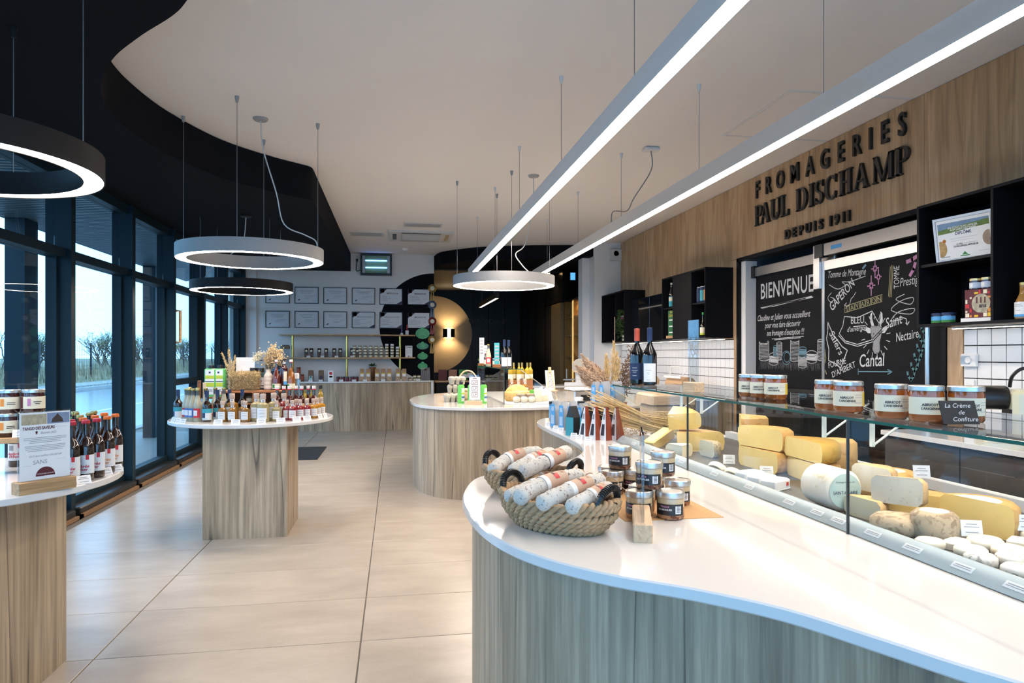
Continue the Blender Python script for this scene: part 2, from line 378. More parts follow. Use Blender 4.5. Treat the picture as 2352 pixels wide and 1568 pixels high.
# tall dark cabinet fronts along the right of the back room, each a panel
M_warm = mat('bronze_panel', (.20,.13,.055), .42, var=.08, scale=6)
for k, (y0, y1) in enumerate([(13.15,13.98),(14.02,14.5),(14.54,15.5),(15.54,16.5),(16.54,17.45)]):
    z1 = 2.42 if k in (0,1) else 3.03
    obj('panel', MB().bbox(3.22,3.62,y0,y1,.05,z1,.003), M_warm if k == 0 else M_blackwall, wbr)
obj('panel', MB().box(3.22,3.62,12.98,14.5,2.44,3.03), M_blackwall, wbr)
for k in range(3): obj('panel', MB().bbox(1.95+.42*k, 1.95+.42*k+.41, 17.44,17.5,.05,3.03,.003), M_blackwall, wbr)
# ---- pier at the end of the counter wall
struct('wall_pier', MB().box(3.333,XR+.08,11.2,11.76,0,ZC), M_white)
struct('trim_1', MB().box(3.205,3.333,11.50,11.76,0,ZC), M_white)
# ---- right wall
wall_right = struct('wall_right', MB().box(XR,4.0,7.16,11.78,0,ZC).box(XR,4.0,-3.1,4.19,0,ZC).box(XR,4.0,4.19,7.16,2.47,ZC), M_white)
def wpan(y0, y1, z0, z1):
    obj('panel', MB().bbox(XR-.02,XR,y0+.0015,y1-.0015,z0,z1,.001), M_oakp, wall_right)
for y0, y1 in [(9.95,11.195),(8.70,9.95),(7.45,8.70)]: wpan(y0,y1,1.575,ZC-.004)
wpan(7.16,7.24,0,2.47); wpan(7.24,7.45,1.575,2.47); wpan(7.16,7.45,2.472,ZC-.004); wpan(5.80,7.16,2.475,ZC-.004); wpan(4.40,5.80,2.475,ZC-.004); wpan(3.1,4.40,2.475,ZC-.004); wpan(1.7,3.1,2.475,ZC-.004)
wpan(4.055,4.19,0,2.47); wpan(3.1,4.055,1.575,2.47); wpan(1.7,3.1,1.575,2.47)
obj('grout', MB().box(XR-.006,XR,7.24,11.195,.90,1.575).box(XR-.006,XR,1.7,4.055,.90,1.575), M_grout, wall_right)
tm = MB().bbox(-.0515,.0515,-.0515,.0515,0,.010,.0015).xf(Matrix.Rotation(R(-90),4,'Y')).mesh('tile', 30)
for r_ in range(6):
    for q in range(36): obj('tile', tm, M_tile, wall_right, (XR-.005, 7.295+.1095*q, 1.512-.1095*r_))
    for q in range(8): obj('tile', tm, M_tile, wall_right, (XR-.005, 4.0-.1095*q, 1.512-.1095*r_))
# ---- doorway with two sliding chalkboard panels
trim = struct('trim_2', MB().box(XR-.03,XR+.16,4.19,4.235,0,2.47).box(XR-.03,XR+.16,7.115,7.16,0,2.47).box(XR-.03,XR+.16,4.19,7.16,2.435,2.475), M_blackshelf)
obj('white_reveal', MB().box(XR+.005,XR+.14,7.02,7.113,0,2.433), M_white, trim)
struct('wall_doorway_back', MB().box(4.06,4.1,4.1,7.25,0,2.6), M_black)
# ---- glazed facade on the left: one window per bay
ym = [-3.0,-1.68,-.32,1.04,2.40,3.72,5.04,6.36,7.73,9.08,10.44,11.80,13.12]
M_sillw = mat('oak_skirting', srgb(140,108,78), .5)
def bay(n, y0, y1, door=False):
    w = struct('window_%d' % n, MB().box(-2.90,-2.70,y1-.045,y1+.035,0,2.955), M_frame)
    obj('transom', MB().box(-2.88,-2.74,y0+.036,y1-.046,2.215,2.29), M_frame, w)
    obj('head_rail', MB().box(-2.88,-2.74,y0+.036,y1-.046,2.86,2.955), M_frame, w)
    obj('sill', MB().bbox(-2.90,-2.66,y0+.036,y1-.046,0,.085,.01), M_framedark, w)
    obj('bottom_rail', MB().box(-2.88,-2.78,y0+.036,y1-.046,.086,.15), M_frame, w)
    obj('bead', MB().box(-2.86,-2.80,y0+.036,y0+.07,.15,2.215).box(-2.86,-2.80,y1-.08,y1-.046,.15,2.215), M_frame, w)
    obj('pane', MB().box(-2.835,-2.825,y0+.036,y1-.046,.15,2.215), M_pane, w)
    obj('pane', MB().box(-2.835,-2.825,y0+.036,y1-.046,2.29,2.86), M_pane, w)
    obj('skirting', MB().box(-2.66,-2.635,y0-.045,y1+.035,0,.03), M_sillw, w)
    if door:
        obj('door_stile', MB().box(-2.87,-2.76,y0+.07,y0+.18,.15,2.215).box(-2.87,-2.76,y1-.19,y1-.08,.15,2.215).box(-2.87,-2.76,y0+.18,y1-.19,1.0,1.08), M_frame, w)
        h = MB().tube([(-2.755,y0+.2,1.55),(-2.70,y0+.2,1.55),(-2.70,y0+.2,1.95),(-2.755,y0+.2,1.95)], .018, 8); obj('handle', h, M_plank, w)
for k in range(len(ym)-1): bay(k+1, ym[k], ym[k+1], door=(k == 9))
# facade behind the camera, also glazed
wf = struct('window_20', MB().box(XL,4.0,-3.1,-3.0,2.8,3.3), M_frame)
for k in range(6): obj('mullion', MB().box(XL+1.3*k-.04, XL+1.3*k+.04, -3.1,-2.95,0,2.8), M_frame, wf)
for k in range(5): obj('pane', MB().box(XL+1.3*k+.04, XL+1.3*k+1.26, -3.03,-3.02,.1,2.8), M_pane, wf)
struct('wall_right_lining', MB().box(XR-.015,XR,-3.0,1.7,0,ZC-.005), M_white)
# corner post in pale paint at the end of the facade
struct('wall_corner', MB().box(-2.70,-2.52,13.155,YB,0,ZS), M_white)
# ================================================================== FURNITURE
ZT = .89
def circle(cx, cy, r, n=64): return [(cx+r*math.cos(6.283185*i/n), cy+r*math.sin(6.283185*i/n)) for i in range(n)]
def slab_top(pl, z0, z1, b=.004):
    """worktop with a small rounded edge, outline counter-clockwise"""
    n = len(pl); i1 = inset(pl, b); mb = MB()
    v = [(x,y,z0) for x,y in i1]+[(x,y,z0+b) for x,y in pl]+[(x,y,z1-b) for x,y in pl]+[(x,y,z1) for x,y in i1]
    f = [tuple(range(n-1,-1,-1)), tuple(range(3*n,4*n))]
    for k in range(3): f += [(k*n+i,k*n+(i+1)%n,(k+1)*n+(i+1)%n,(k+1)*n+i) for i in range(n)]
    return mb.add(v, f)
# ---- round display tables on square oak pedestals
def round_table(cx, cy, r, bx, by, hw, label):
    t = thing('display_table', label, 'table', (cx,cy,0), group='round display tables')
    obj('table_top', slab_top(circle(0,0,r), ZT-.028, ZT), M_counter, t, ang=28)
    x, y = bx-cx, by-cy
    for a, b, c, d in [(-hw,hw,-hw,-hw+.02),(-hw,hw,hw-.02,hw),(-hw,-hw+.02,-hw+.02,hw-.02),(hw-.02,hw,-hw+.02,hw-.02)]:
        obj('pedestal_panel', MB().box(x+a,x+b,y+c,y+d,0,ZT-.029), M_oak, t)
    return t
round_table(-1.13, 5.80, .625, -1.125, 5.76, .305, 'round white display table on oak pedestal crowded with bottles and a hay block')
round_table(-1.79, 3.12, .62, -1.79, 3.12, .305, 'round white display table by the window with beer bottles and a paper sign')
# ---- curved counters: oak front in vertical boards under a white top
def counter(name, label, out, joints, ztop=ZT, th=.03):
    t = thing(name, label, 'counter', (out[0][0], out[0][1], 0))
    ox, oy = out[0]
    loc = [(x-ox, y-oy) for x,y in out]
    obj('worktop', slab_top(loc, ztop-th, ztop), M_counter, t, ang=28)
    base = inset(loc, .035); n = len(base)
    cuts = sorted(joints); prev = 0
    for c in cuts+[n]:
        mb = MB(); ids = list(range(prev, c+1))
        P = [base[i % n] for i in ids]; Q = [inset(loc,.05)[i % n] for i in ids]
        v = [(x,y,0) for x,y in P]+[(x,y,ztop-th-.001) for x,y in P]+[(x,y,0) for x,y in Q]+[(x,y,ztop-th-.001) for x,y in Q]; m = len(P)
        f = []
        for i in range(m-1): f += [(i,i+1,m+i+1,m+i),(2*m+i+1,2*m+i,3*m+i,3*m+i+1)]
        f += [(0,m,3*m,2*m),(m-1,3*m-1,4*m-1,2*m-1)]
        if m > 1: obj('front_panel', mb.add(v, f), M_oak, t, ang=50)
        prev = c
    return t
main_pts = [(2.05,-.3),(2.05,1.2),(2.05,3.0),(2.05,4.9),(1.98,5.25),(1.75,5.42),(1.42,5.42),(1.18,5.32),(1.074,5.12),(1.038,4.92),(1.027,4.54),(1.036,4.16),(1.034,3.84),(1.005,3.60),(.935,3.39),(.804,3.174),(.60,3.02),(.43,2.90),(.33,2.80),(.265,2.60),(.231,2.368),(.24,2.083),(.285,1.851),(.368,1.674),(.49,1.523),(.645,1.395),(.769,1.26),(.851,1.112),(.915,.986),(.965,.90),(1.03,.74),(1.08,.5),(1.10,.1),(1.10,-.3)]
main_out = smooth_poly(main_pts, 4)
counter('sales_counter', 'long wavy sales counter with white top and grey oak front carrying the cheese case', main_out, [16,32,44,56,68,76,88,100,112,124])
rc = [(2.7,6.55),(3.05,6.75),(3.1,7.4),(3.0,8.3),(2.6,8.95),(2.0,9.25),(1.3,9.3),(.75,9.12),(.36,8.65),(.18,8.0),(.165,7.45),(.22,7.0),(.38,6.68),(.62,6.50),(.87,6.44),(1.2,6.43),(1.5,6.47),(2.1,6.52)]
counter('round_counter', 'rounded island counter with white top and oak front carrying a small glass case', smooth_poly(rc, 4), [8,20,32,40,48,56,62])
bc = [(-2.30,13.17),(-2.30,12.95),(-2.1,12.86),(-1.7,12.78),(-1.2,12.70),(-.8,12.68),(-.3,12.72),(.2,12.80),(.5,12.86),(.70,12.90),(.70,13.17)]
t = thing('back_counter', 'bowed oak counter with thin white top below the brass shelves', 'counter', (0,12.95,0))
obj('worktop', slab_top([(x,y-12.95) for x,y in bc], .875, .905), M_counter, t, ang=28)
bi = [(-2.28,.20),(-2.28,.03),(-2.08,-.06),(-1.68,-.14),(-1.2,-.22),(-.8,-.24),(-.3,-.20),(.2,-.12),(.5,-.06),(.66,-.02),(.66,.20)]
for a, b in [(1,3),(3,5),(5,7),(7,9)]:
    P = bi[a:b+1]; mb = MB()
    for p, q in zip(P, P[1:]): mb.add([(p[0],p[1],0),(q[0],q[1],0),(q[0],q[1],.874),(p[0],p[1],.874),(p[0],p[1]+.02,0),(q[0],q[1]+.02,0),(q[0],q[1]+.02,.874),(p[0],p[1]+.02,.874)],[(0,1,2,3),(5,4,7,6),(3,2,6,7),(0,4,5,1),(1,5,6,2),(0,3,7,4)])
    obj('front_panel', mb, M_oak, t)
obj('end_panel', MB().box(.665,.70,-.04,.22,0,.874), M_edge, t)
# ---- brass posts with two bowed wooden shelves
t = thing('brass_post_shelf', 'two bowed wooden shelves on three brass posts above the back counter', 'shelf', (0,12.95,.905))
def bow(z0, z1):
    fr = [(-2.08+2.45*i/16, -.03-.17*math.sin(math.pi*i/16)) for i in range(17)]
    return MB().prism([(.37,.24),(-2.08,.24)]+fr, z0, z1)
obj('shelf_board', bow(.415,.437), M_plank, t); obj('shelf_board', bow(.835,.857), M_plank, t)
for x in (-1.85,-.885,.088): obj('post', MB().lathe([(.022,0),(.022,.834)], 14), M_brass, t, (x,.02,0))
# ---- black shelf units on the right wall
def shelf_unit(name, label, x0, x1, y0, y1, z0, z1, divs, shelves, doors=(), backs=None):
    t = thing(name, label, 'wall cabinet', (x1, y0, z0)); L = y1-y0; D = x1-x0; Hh = z1-z0; w = .018
    obj('top_panel', MB().box(-D,0,0,L,Hh-w,Hh), M_blackshelf, t); obj('bottom_panel', MB().box(-D,0,0,L,0,w), M_blackshelf, t)
    for y in [0]+[d-y0 for d in divs]+[L-w]: obj('side_panel', MB().box(-D,-.002,y,y+w,w,Hh-w), M_blackshelf, t)
    for (a, b, z) in shelves: obj('shelf', MB().box(-D+.01,-.01,a-y0,b-y0,z-z0-w/2,z-z0+w/2), M_blackshelf, t)
    for (a, b) in doors: obj('door', MB().bbox(-D-.001,-D+.018,a-y0,b-y0,w,Hh-w,.001), M_blackshelf, t)
    for (a, b, c, d) in (backs or [(y0+w,y1-w,z0+w,z1-w)]): obj('back_panel', MB().box(-.012,-.003,a-y0,b-y0,c-z0,d-z0), M_black, t)
    return t
XF = 3.46; XW = XR-.022
shelf_unit('shelf_cabinet', 'black wall cabinet with open ends beside the chalkboard door, holding bottles and cans', XF, XW, 7.25, 8.53, 1.585, 2.388, [7.62,8.16], [(7.268,7.62,1.99),(8.178,8.51,1.99)], [(7.638,8.16)])
shelf_unit('shelf_cabinet', 'black wall cabinet by the white pier with trailing plant inside', XF, XW, 10.03, 11.19, 1.585, 2.388, [10.45], [(10.048,10.45,1.93)], [])
t = thing('shelf_cabinet', 'lower glossy black wall cabinet between the two open ones', 'wall cabinet', (XW, 8.55, 1.585))
obj('body', MB().box(-.20,0,0,1.46,0,.645), M_blackshelf, t); obj('door', MB().bbox(-.222,-.201,.003,.728,.003,.642,.002), mat('black_glass_front', (.006,.008,.012), .05), t); obj('door', MB().bbox(-.222,-.201,.732,1.457,.003,.642,.002), MATS['black_glass_front'], t)
shelf_unit('shelf_cabinet', 'black open shelf unit holding the framed diploma near the tiled corner', XF, XW, 2.2, 4.07, 1.58, 2.39, [2.9,3.475], [(3.493,4.05,1.985)], [], [(2.22,4.05,2.0,2.37),(3.72,4.05,1.6,2.0),(2.22,3.475,1.6,2.0)])
# led profiles under the cabinets
for y0, y1, lb in [(7.27,11.15,'long led strip under the far wall cabinets'),(2.2,4.03,'led strip under the open shelf unit above the coffee machine')]:
    t = thing('led_profile', lb, 'light', (3.70,y0,1.583)); obj('housing', MB().box(-.012,.012,0,y1-y0,-.012,0), M_alu, t); obj('diffuser', MB().box(-.010,.010,.004,y1-y0-.004,-.016,-.0125), M_led, t)
# ---- work counters along the right wall
for y0, y1, lb, mt in [(7.26,11.19,'white work counter with oak doors under the tiled wall by the pier', M_oak),(1.6,4.05,'white work counter with dark grey fronts under the coffee machine', mat('anthracite_front', (.05,.05,.055), .5))]:
    t = thing('work_counter', lb, 'counter', (3.2,y0,0)); L = y1-y0
    obj('worktop', MB().bbox(-.03,.60,0,L,.87,.90,.003), M_counter, t); obj('carcass', MB().box(.02,.595,.01,L-.01,.08,.869), mt, t)
    obj('plinth', MB().box(.06,.59,.01,L-.01,0,.079), M_black, t)
    k = max(2, round(L/.62))
    for q in range(k): obj('door', MB().bbox(0,.019,L*q/k+.004,L*(q+1)/k-.004,.09,.862,.002), mt, t)
# ---- chalkboard sliding doors
M_board = mat('chalkboard', (.008,.008,.010), .6, var=.25, scale=6, spec=.12); M_doorgloss = mat('black_glass_door', (.006,.007,.009), .04)
dA = thing('sliding_door', 'chalkboard sliding door lettered BIENVENUE with drawn cheeses', 'door', (3.94,5.60,.02))
obj('board', MB().box(0,.03,0,1.40,1.04,2.23), M_board, dA); obj('lower_panel', MB().box(0,.03,0,1.40,0,1.037), M_doorgloss, dA)
obj('rail', MB().bbox(-.035,-.002,-.02,1.42,2.235,2.335,.008), M_alu, dA); obj('rail_end', MB().box(-.05,.0,1.36,1.44,2.22,2.35), M_blackplastic, dA)
dB = thing('sliding_door', 'chalkboard sliding door covered with cheese names and a cow head', 'door', (3.85,4.24,.02))
obj('board', MB().box(.004,.03,0,1.40,1.0,2.14), M_board, dB); obj('lower_panel', MB().box(.004,.03,0,1.40,0,.997), M_doorgloss, dB)
obj('frame', MB().box(-.004,.035,1.40,1.44,0,2.225).box(-.004,.035,0,1.40,2.143,2.225), M_steel, dB)
obj('rail', MB().bbox(-.03,.03,-.02,1.42,2.27,2.385,.008), M_alu, dB); obj('rail_end', MB().box(-.04,.02,1.38,1.50,2.26,2.38), M_blackplastic, dB)
obj('bracket', MB().box(-.03,-.006,1.44,1.53,1.98,2.38), M_steel, dB); obj('sticker', MB().box(-.0315,-.0305,1.12,1.27,2.31,2.345), mat('blue_sticker', (.05,.3,.6), .4), dB)
h = MB().tube(catmull([(-.02,.10,.75),(-.06,.10,.9),(-.075,.10,1.3),(-.06,.10,1.72),(0,.10,1.9)],6), .017, 10); obj('handle', h, M_steel, dB)
# ================================================================== LAMPS
def wire_to(t, x, y, z0, z1, capmat, z1l):
    obj('wire', MB().lathe([(.0022,z0),(.0022,z1)], 5), M_wire, t, (x,y,0))
    obj('ceiling_cap', MB().lathe([(.003,z1l-.05),(.010,z1l-.045),(.016,z1l-.006),(.016,z1l)], 10), capmat, t, (x,y,0))
def ring_lamp(label, cx, cy, z0, zc, bm, wires, cable, canopy, group='round ring pendant lamps', ro=.565, ri=.478, h=.105):
    t = thing('ring_lamp', label, 'pendant lamp', (cx,cy,z0), group=group)
    obj('ring_body', MB().lathe([(ro-.006,.004),(ro-.006,0),(ro,0),(ro,h),(ri,h),(ri,0),(ri+.006,0),(ri+.006,.004)], 72, caps=False), bm, t, ang=40)
    obj('diffuser', MB().lathe([(ri+.006,.0035),(ro-.006,.0035)], 72, caps=False), M_light, t)
    for x, y in wires: wire_to(t, x, y, h, zc-z0-.03, bm, zc-z0)
    obj('canopy', MB().lathe([(.001,-.018),(.05,-.018),(.06,-.006),(.06,0)], 20), bm, t, (canopy[0],canopy[1],zc-z0))
    obj('cable', MB().tube(catmull(cable,6), .0055, 6), M_cablew, t)
def wr(k, a0=0, r=.52): return [(r*math.cos(R(a0+360*i/k)), r*math.sin(R(a0+360*i/k))) for i in range(k)]
D = ZC-2.155; DS = ZS-2.155
ring_lamp('black ring pendant lamp above the beer table, cut by the picture edge', -1.80, 3.10, 2.155, ZS, M_lampblack, wr(4,90), [(-.1,-.1,DS-.02),(-.12,-.1,.6),(-.3,-.15,.3),(-.5,-.1,.11)], (-.1,-.1))
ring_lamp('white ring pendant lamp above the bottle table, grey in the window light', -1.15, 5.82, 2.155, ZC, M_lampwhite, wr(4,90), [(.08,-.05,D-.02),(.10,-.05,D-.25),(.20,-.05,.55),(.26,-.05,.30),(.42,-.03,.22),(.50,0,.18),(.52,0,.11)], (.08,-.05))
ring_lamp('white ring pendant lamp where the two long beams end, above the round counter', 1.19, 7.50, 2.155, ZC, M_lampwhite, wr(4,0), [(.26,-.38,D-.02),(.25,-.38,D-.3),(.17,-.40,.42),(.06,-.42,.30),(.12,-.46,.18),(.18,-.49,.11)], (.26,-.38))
ring_lamp('black ring pendant lamp farther back by the windows, below the white one', -1.76, 8.39, 2.13, ZS, M_lampblack, wr(4,45), [(.1,-.3,DS-.0),(.05,-.3,.5),(-.2,-.42,.25),(-.3,-.43,.11)], (.1,-.3))
def beam_lamp(label, x, y0, y1, z0, z1, w, bm, zc, ws, cable=None, canopy=None, em=M_light):
    t = thing('linear_lamp', label, 'pendant lamp', (x,y0,z0)); L = y1-y0; h = z1-z0
    obj('housing', MB().box(-w/2,-w/2+.004,0,L,0,h).box(w/2-.004,w/2,0,L,0,h).box(-w/2+.004,w/2-.004,0,L,h-.004,h).box(-w/2+.004,w/2-.004,0,.004,0,h-.004).box(-w/2+.004,w/2-.004,L-.004,L,0,h-.004), bm, t)
    obj('diffuser', MB().box(-w/2+.005,w/2-.005,.005,L-.005,.003,.008), em, t)
    for y in ws: wire_to(t, 0, y-y0, h, zc-z0-.03, bm, zc-z0)
    if cable:
        obj('canopy', MB().bbox(-.07,.07,-.05,.05,-.03,0,.01), bm, t, (canopy[0]-x,canopy[1]-y0,zc-z0))
        obj('cable', MB().tube(catmull([(a-x,b-y0,c-z0) for a,b,c in cable],6), .0055, 6), M_wire, t)
beam_lamp('long white linear lamp hanging over the front of the sales counter', 1.12, .2, 10.25, 2.572, 2.680, .080, M_beam, ZC, [1.6,3.1,4.55,6.15,7.7,9.4])
beam_lamp('long white linear lamp hanging nearest to the oak wall', 2.11, .2, 10.25, 2.572, 2.680, .080, M_beam, ZC, [1.6,3.1,4.52,6.2,7.75,9.4], [(2.32,5.98,3.27),(2.33,6.0,3.1),(2.20,6.1,2.86),(2.20,6.3,2.78),(2.11,6.45,2.80),(2.11,6.5,2.68)], (2.32,5.98))
beam_lamp('short black linear lamp hanging in the dark back room', 1.80, 12.1, 14.6, 2.40, 2.50, .07, M_lampblack, 3.07, [12.5,14.3], em=emit('dim_diffuser', WARM, 3.0))
# wall lamp with waisted light opening on the gold disc
t = thing('sconce_lamp', 'small chrome wall lamp glowing up and down on the gold disc', 'wall lamp', (1.345,17.47,1.935))
obj('reflector', MB().lathe([(.10,-.10),(.045,-.04),(.035,0),(.045,.04),(.10,.10)], 24, caps=False), emit('lamp_bowl', (1,.8,.5), 14.0), t)
obj('shade', MB().lathe([(.16,-.11),(.16,.11)], 20, R(195), R(255), caps=False).lathe([(.16,-.11),(.16,.11)], 20, R(285), R(345), caps=False), M_blackplastic, t)
for s in (1,-1):
    ld = bpy.data.lights.new('wall_lamp_glow', 'SPOT'); ld.energy = 48; ld.color = (1,.78,.45); ld.spot_size = R(130); ld.spot_blend = .8; ld.shadow_soft_size = .05
    lo = bpy.data.objects.new('glow', ld); C.objects.link(lo); lo.parent = t; lo.location = (0,-.1,.06*s); lo.rotation_euler = (R(180) if s > 0 else 0, 0, 0)
# recessed downlight over the bronze panel and the wine shelf
for y, e in ((13.5,16),(12.35,14)):
    t = thing('ceiling_spot', 'small recessed spot over the %s in the dark room' % ('bronze panel' if y > 13 else 'lit wine shelf'), 'spotlight', (3.05 if y > 13 else 3.42,y,3.036 if y > 13 else 2.40))
    obj('bezel', MB().lathe([(.04,-.002),(.052,-.004),(.052,.002)], 16), M_alu, t); obj('lens', MB().lathe([(.001,-.003),(.038,-.003)], 16), emit('spot_lens', (1,.85,.6), 10.0), t)
    ld = bpy.data.lights.new('spot', 'SPOT'); ld.energy = e; ld.color = (1,.72,.38); ld.spot_size = R(100); ld.spot_blend = .7; ld.shadow_soft_size = .03
    lo = bpy.data.objects.new('spot_light', ld); C.objects.link(lo); lo.parent = t; lo.location = (0,0,-.02)
# ---- ceiling fittings
t = thing('air_conditioner', 'white square ceiling air conditioner with centre grille', 'air conditioner', (.40,11.0,ZC))
obj('frame', MB().prism([(-.50,-.42),(.50,-.42),(.54,-.46),(.54,.46),(.50,.46),(-.54,.46),(-.54,-.46)][0:2]+[(.50,.46),(-.50,.46)], -.035, 0), M_grey, t)
obj('grille', MB().box(-.30,.30,-.25,.25,-.05,-.036), mat('grille_white', (.5,.5,.49), .6), t)
for k in range(13): obj('slat', MB().box(-.29,.29,-.24+.037*k,-.225+.037*k,-.056,-.051), M_grey, t)
for x0, x1, y0, y1 in [(-.30,.30,-.36,-.31),(-.30,.30,.31,.36),(-.44,-.38,-.25,.25),(.38,.44,-.25,.25)]: obj('outlet', MB().box(x0,x1,y0,y1,-.0385,-.0355), M_blackplastic, t)
for x, y, w, d, lb in [(-.44,11.0,.26,.18,'pale slotted ceiling vent left of the air conditioner'),(.40,10.1,.28,.14,'pale slotted ceiling vent in front of the air conditioner')]:
    t = thing('ceiling_vent', lb, 'vent', (x,y,ZC)); obj('frame', MB().box(-w,w,-d,d,-.012,0), M_grey, t)
    for k in range(7): obj('slat', MB().box(-w+.03,w-.03,-d+.02+k*(2*d-.06)/7,-d+.035+k*(2*d-.06)/7,-.018,-.0125), mat('vent_slat', (.4,.4,.39), .6), t)
t = thing('ceiling_hatch', 'flush white access hatch in the ceiling beside the oak wall', 'hatch', (3.30,5.02,ZC))
obj('frame', MB().box(-.50,.49,-.52,-.50,-.006,0).box(-.50,.49,.50,.52,-.006,0).box(-.50,-.48,-.5,.5,-.006,0), M_white, t); obj('panel', MB().box(-.47,.48,-.49,.49,-.003,0), M_ceil, t)
t = thing('smoke_detector', 'tiny round white smoke detector on the ceiling before the back wall', 'smoke detector', (.17,12.45,ZC)); obj('body', MB().lathe([(.001,-.04),(.03,-.04),(.05,-.02),(.055,0)], 18), M_paper, t); obj('led', MB().lathe([(.001,-.043),(.006,-.043),(.006,-.04)], 8), M_red, t)
t = thing('alarm_box', 'square white alarm box high on the pier beside the oak wall', 'alarm box', (3.70,11.2,3.09)); obj('cover', MB().bbox(-.10,.10,-.07,0,-.10,.10,.01), M_grey, t); obj('grille', MB().lathe([(.001,0),(.045,0)], 18).xf(Matrix.Translation((0,-.071,.02)) @ Matrix.Rotation(R(90),4,'X')), mat('grille_grey', (.3,.3,.3), .6), t)
# ================================================================== KINDS OF GOODS (one of each; copies share its meshes)
G_brown = mat('brown_glass', (.018,.007,.004), .06, coat=.5)
G_black = mat('near_black_glass', (.006,.006,.007), .06, coat=.5)
G_clear = mat('clear_glass', (.80,.84,.86), .03, trans=.92, ior=1.3)
G_amber = mat('amber_liquor', (.42,.19,.03), .05, trans=.45, ior=1.3, coat=.4)
G_pale = mat('pale_liquor', (.62,.52,.26), .05, trans=.5, ior=1.3, coat=.4)
G_lemon = mat('cloudy_lemonade', (.62,.58,.42), .08, trans=.35, ior=1.3, coat=.4)
G_redl = mat('red_liquor', (.22,.008,.012), .05, coat=.6)
G_orange = mat('orange_liquor', (.60,.27,.02), .05, trans=.3, ior=1.3, coat=.4)
G_gold = mat('golden_oil', (.50,.33,.04), .05, trans=.35, ior=1.3, coat=.4)
G_dred = mat('dark_red_syrup', (.05,.008,.008), .05, coat=.6)
G_juice = mat('apple_juice', (.42,.22,.06), .06, trans=.3, ior=1.3, coat=.3)
M_capw = mat('wooden_stopper', (.55,.42,.34), .6); M_capgold = mat('gold_crown_cap', (.55,.40,.14), .3, metal=.9); M_capred = mat('red_cap', (.5,.02,.04), .35); M_caporange = mat('orange_cap', (.75,.16,.02), .35); M_capgreen = mat('green_cap', (.05,.35,.08), .35)
M_capwhite = mat('white_cap', (.75,.74,.73), .4); M_capblack = mat('black_cap', (.012,.012,.013), .35); M_lid = mat('tin_lid', (.62,.60,.57), .28, metal=.85); M_lidgold = mat('gold_lid', (.62,.5,.26), .3, metal=.85)
M_teal = mat('teal_print', (.04,.33,.40), .6); M_navy = mat('navy_print', (.01,.03,.10), .6); M_blue = mat('blue_print', (.06,.16,.42), .6); M_sky = mat('sky_blue_print', (.10,.38,.72), .55); M_green = mat('green_print', (.03,.22,.05), .6); M_lime = mat('lime_bottle', (.16,.62,.10), .3, trans=.15); M_limey = mat('lime_yellow_print', (.5,.58,.04), .5); M_orangep = mat('orange_print', (.7,.25,.04), .6); M_yellow = mat('yellow_print', (.75,.5,.02), .6); M_brownp = mat('brown_print', (.14,.05,.025), .6); M_maroon = mat('maroon_print', (.10,.012,.02), .6); M_jam = mat('apricot_jam', (.30,.075,.012), .08, coat=.6); M_jamd = mat('dark_jam', (.045,.012,.012), .08, coat=.6)
NOPE = []
def patch(r, z0, z1, mid=-90, span=120, n=10): return MB().lathe([(r,z0),(r,z1)], n, R(mid-span/2), R(mid+span/2), caps=False).mesh('label', 60)
def lines(r, rows, mid=-90, span=60, h=.0022):
    mb = MB()
    for z, k in rows: mb.lathe([(r,z),(r,z+h)], 5, R(mid-span*k/2), R(mid+span*k/2), caps=False)
    return mb.mesh('print', 60)
def wrap_text(body, size, r, z, mid=-90, off=0.0, shear=0.0, fit=None):
    """lettering bent round a jar or bottle of radius r"""
    cu = bpy.data.curves.new('t','FONT'); cu.body = body; cu.size = size; cu.align_x = 'CENTER'; cu.align_y = 'CENTER'; cu.offset = off; cu.shear = shear; cu.resolution_u = 2
    o = bpy.data.objects.new('t', cu); C.objects.link(o); dg_ = bpy.context.evaluated_depsgraph_get(); me = bpy.data.meshes.new_from_object(o.evaluated_get(dg_))
    xs = [v.co.x for v in me.vertices]; k = fit/(max(xs)-min(xs)) if fit else 1.0
    for v in me.vertices:
        a = R(mid)+v.co.x*k/r; v.co = (r*math.cos(a), r*math.sin(a), z+v.co.y)
    bpy.data.objects.remove(o, do_unlink=True); me.name = 'print'; return me
def LM(prof, n=16): return MB().lathe(prof, n).mesh('body', 40)
def kind(name, cat, *parts): return dict(name=name, cat=cat, parts=parts)
def place(k, loc, rotz, label, group=None, sc=1.0, rot=None):
    t = thing(k['name'], label, k['cat'], loc, rotz, group, rot)
    if sc != 1.0: t.scale = (sc,sc,sc)
    for p in k['parts']:
        o = obj(p[0], p[1], p[2], t)
        for s in (p[3] if len(p) > 3 else NOPE): obj(s[0], s[1], s[2], o)
    return t
def bprof(r, h, neck_r, sh0, sh1, lip=.0):
    """bottle outline: straight body to sh0, shoulder to sh1, neck to h"""
    P = [(r*.86,0),(r,.006),(r,sh0)]
    for i in range(1,7):
        t = i/6; P.append((r+(neck_r-r)*(t*t*(3-2*t)), sh0+(sh1-sh0)*t))
    return P+[(neck_r,h)]
def cap(r, z0, z1): return LM([(r,z0),(r,z1-.002),(r-.002,z1),(.001,z1)], 12)
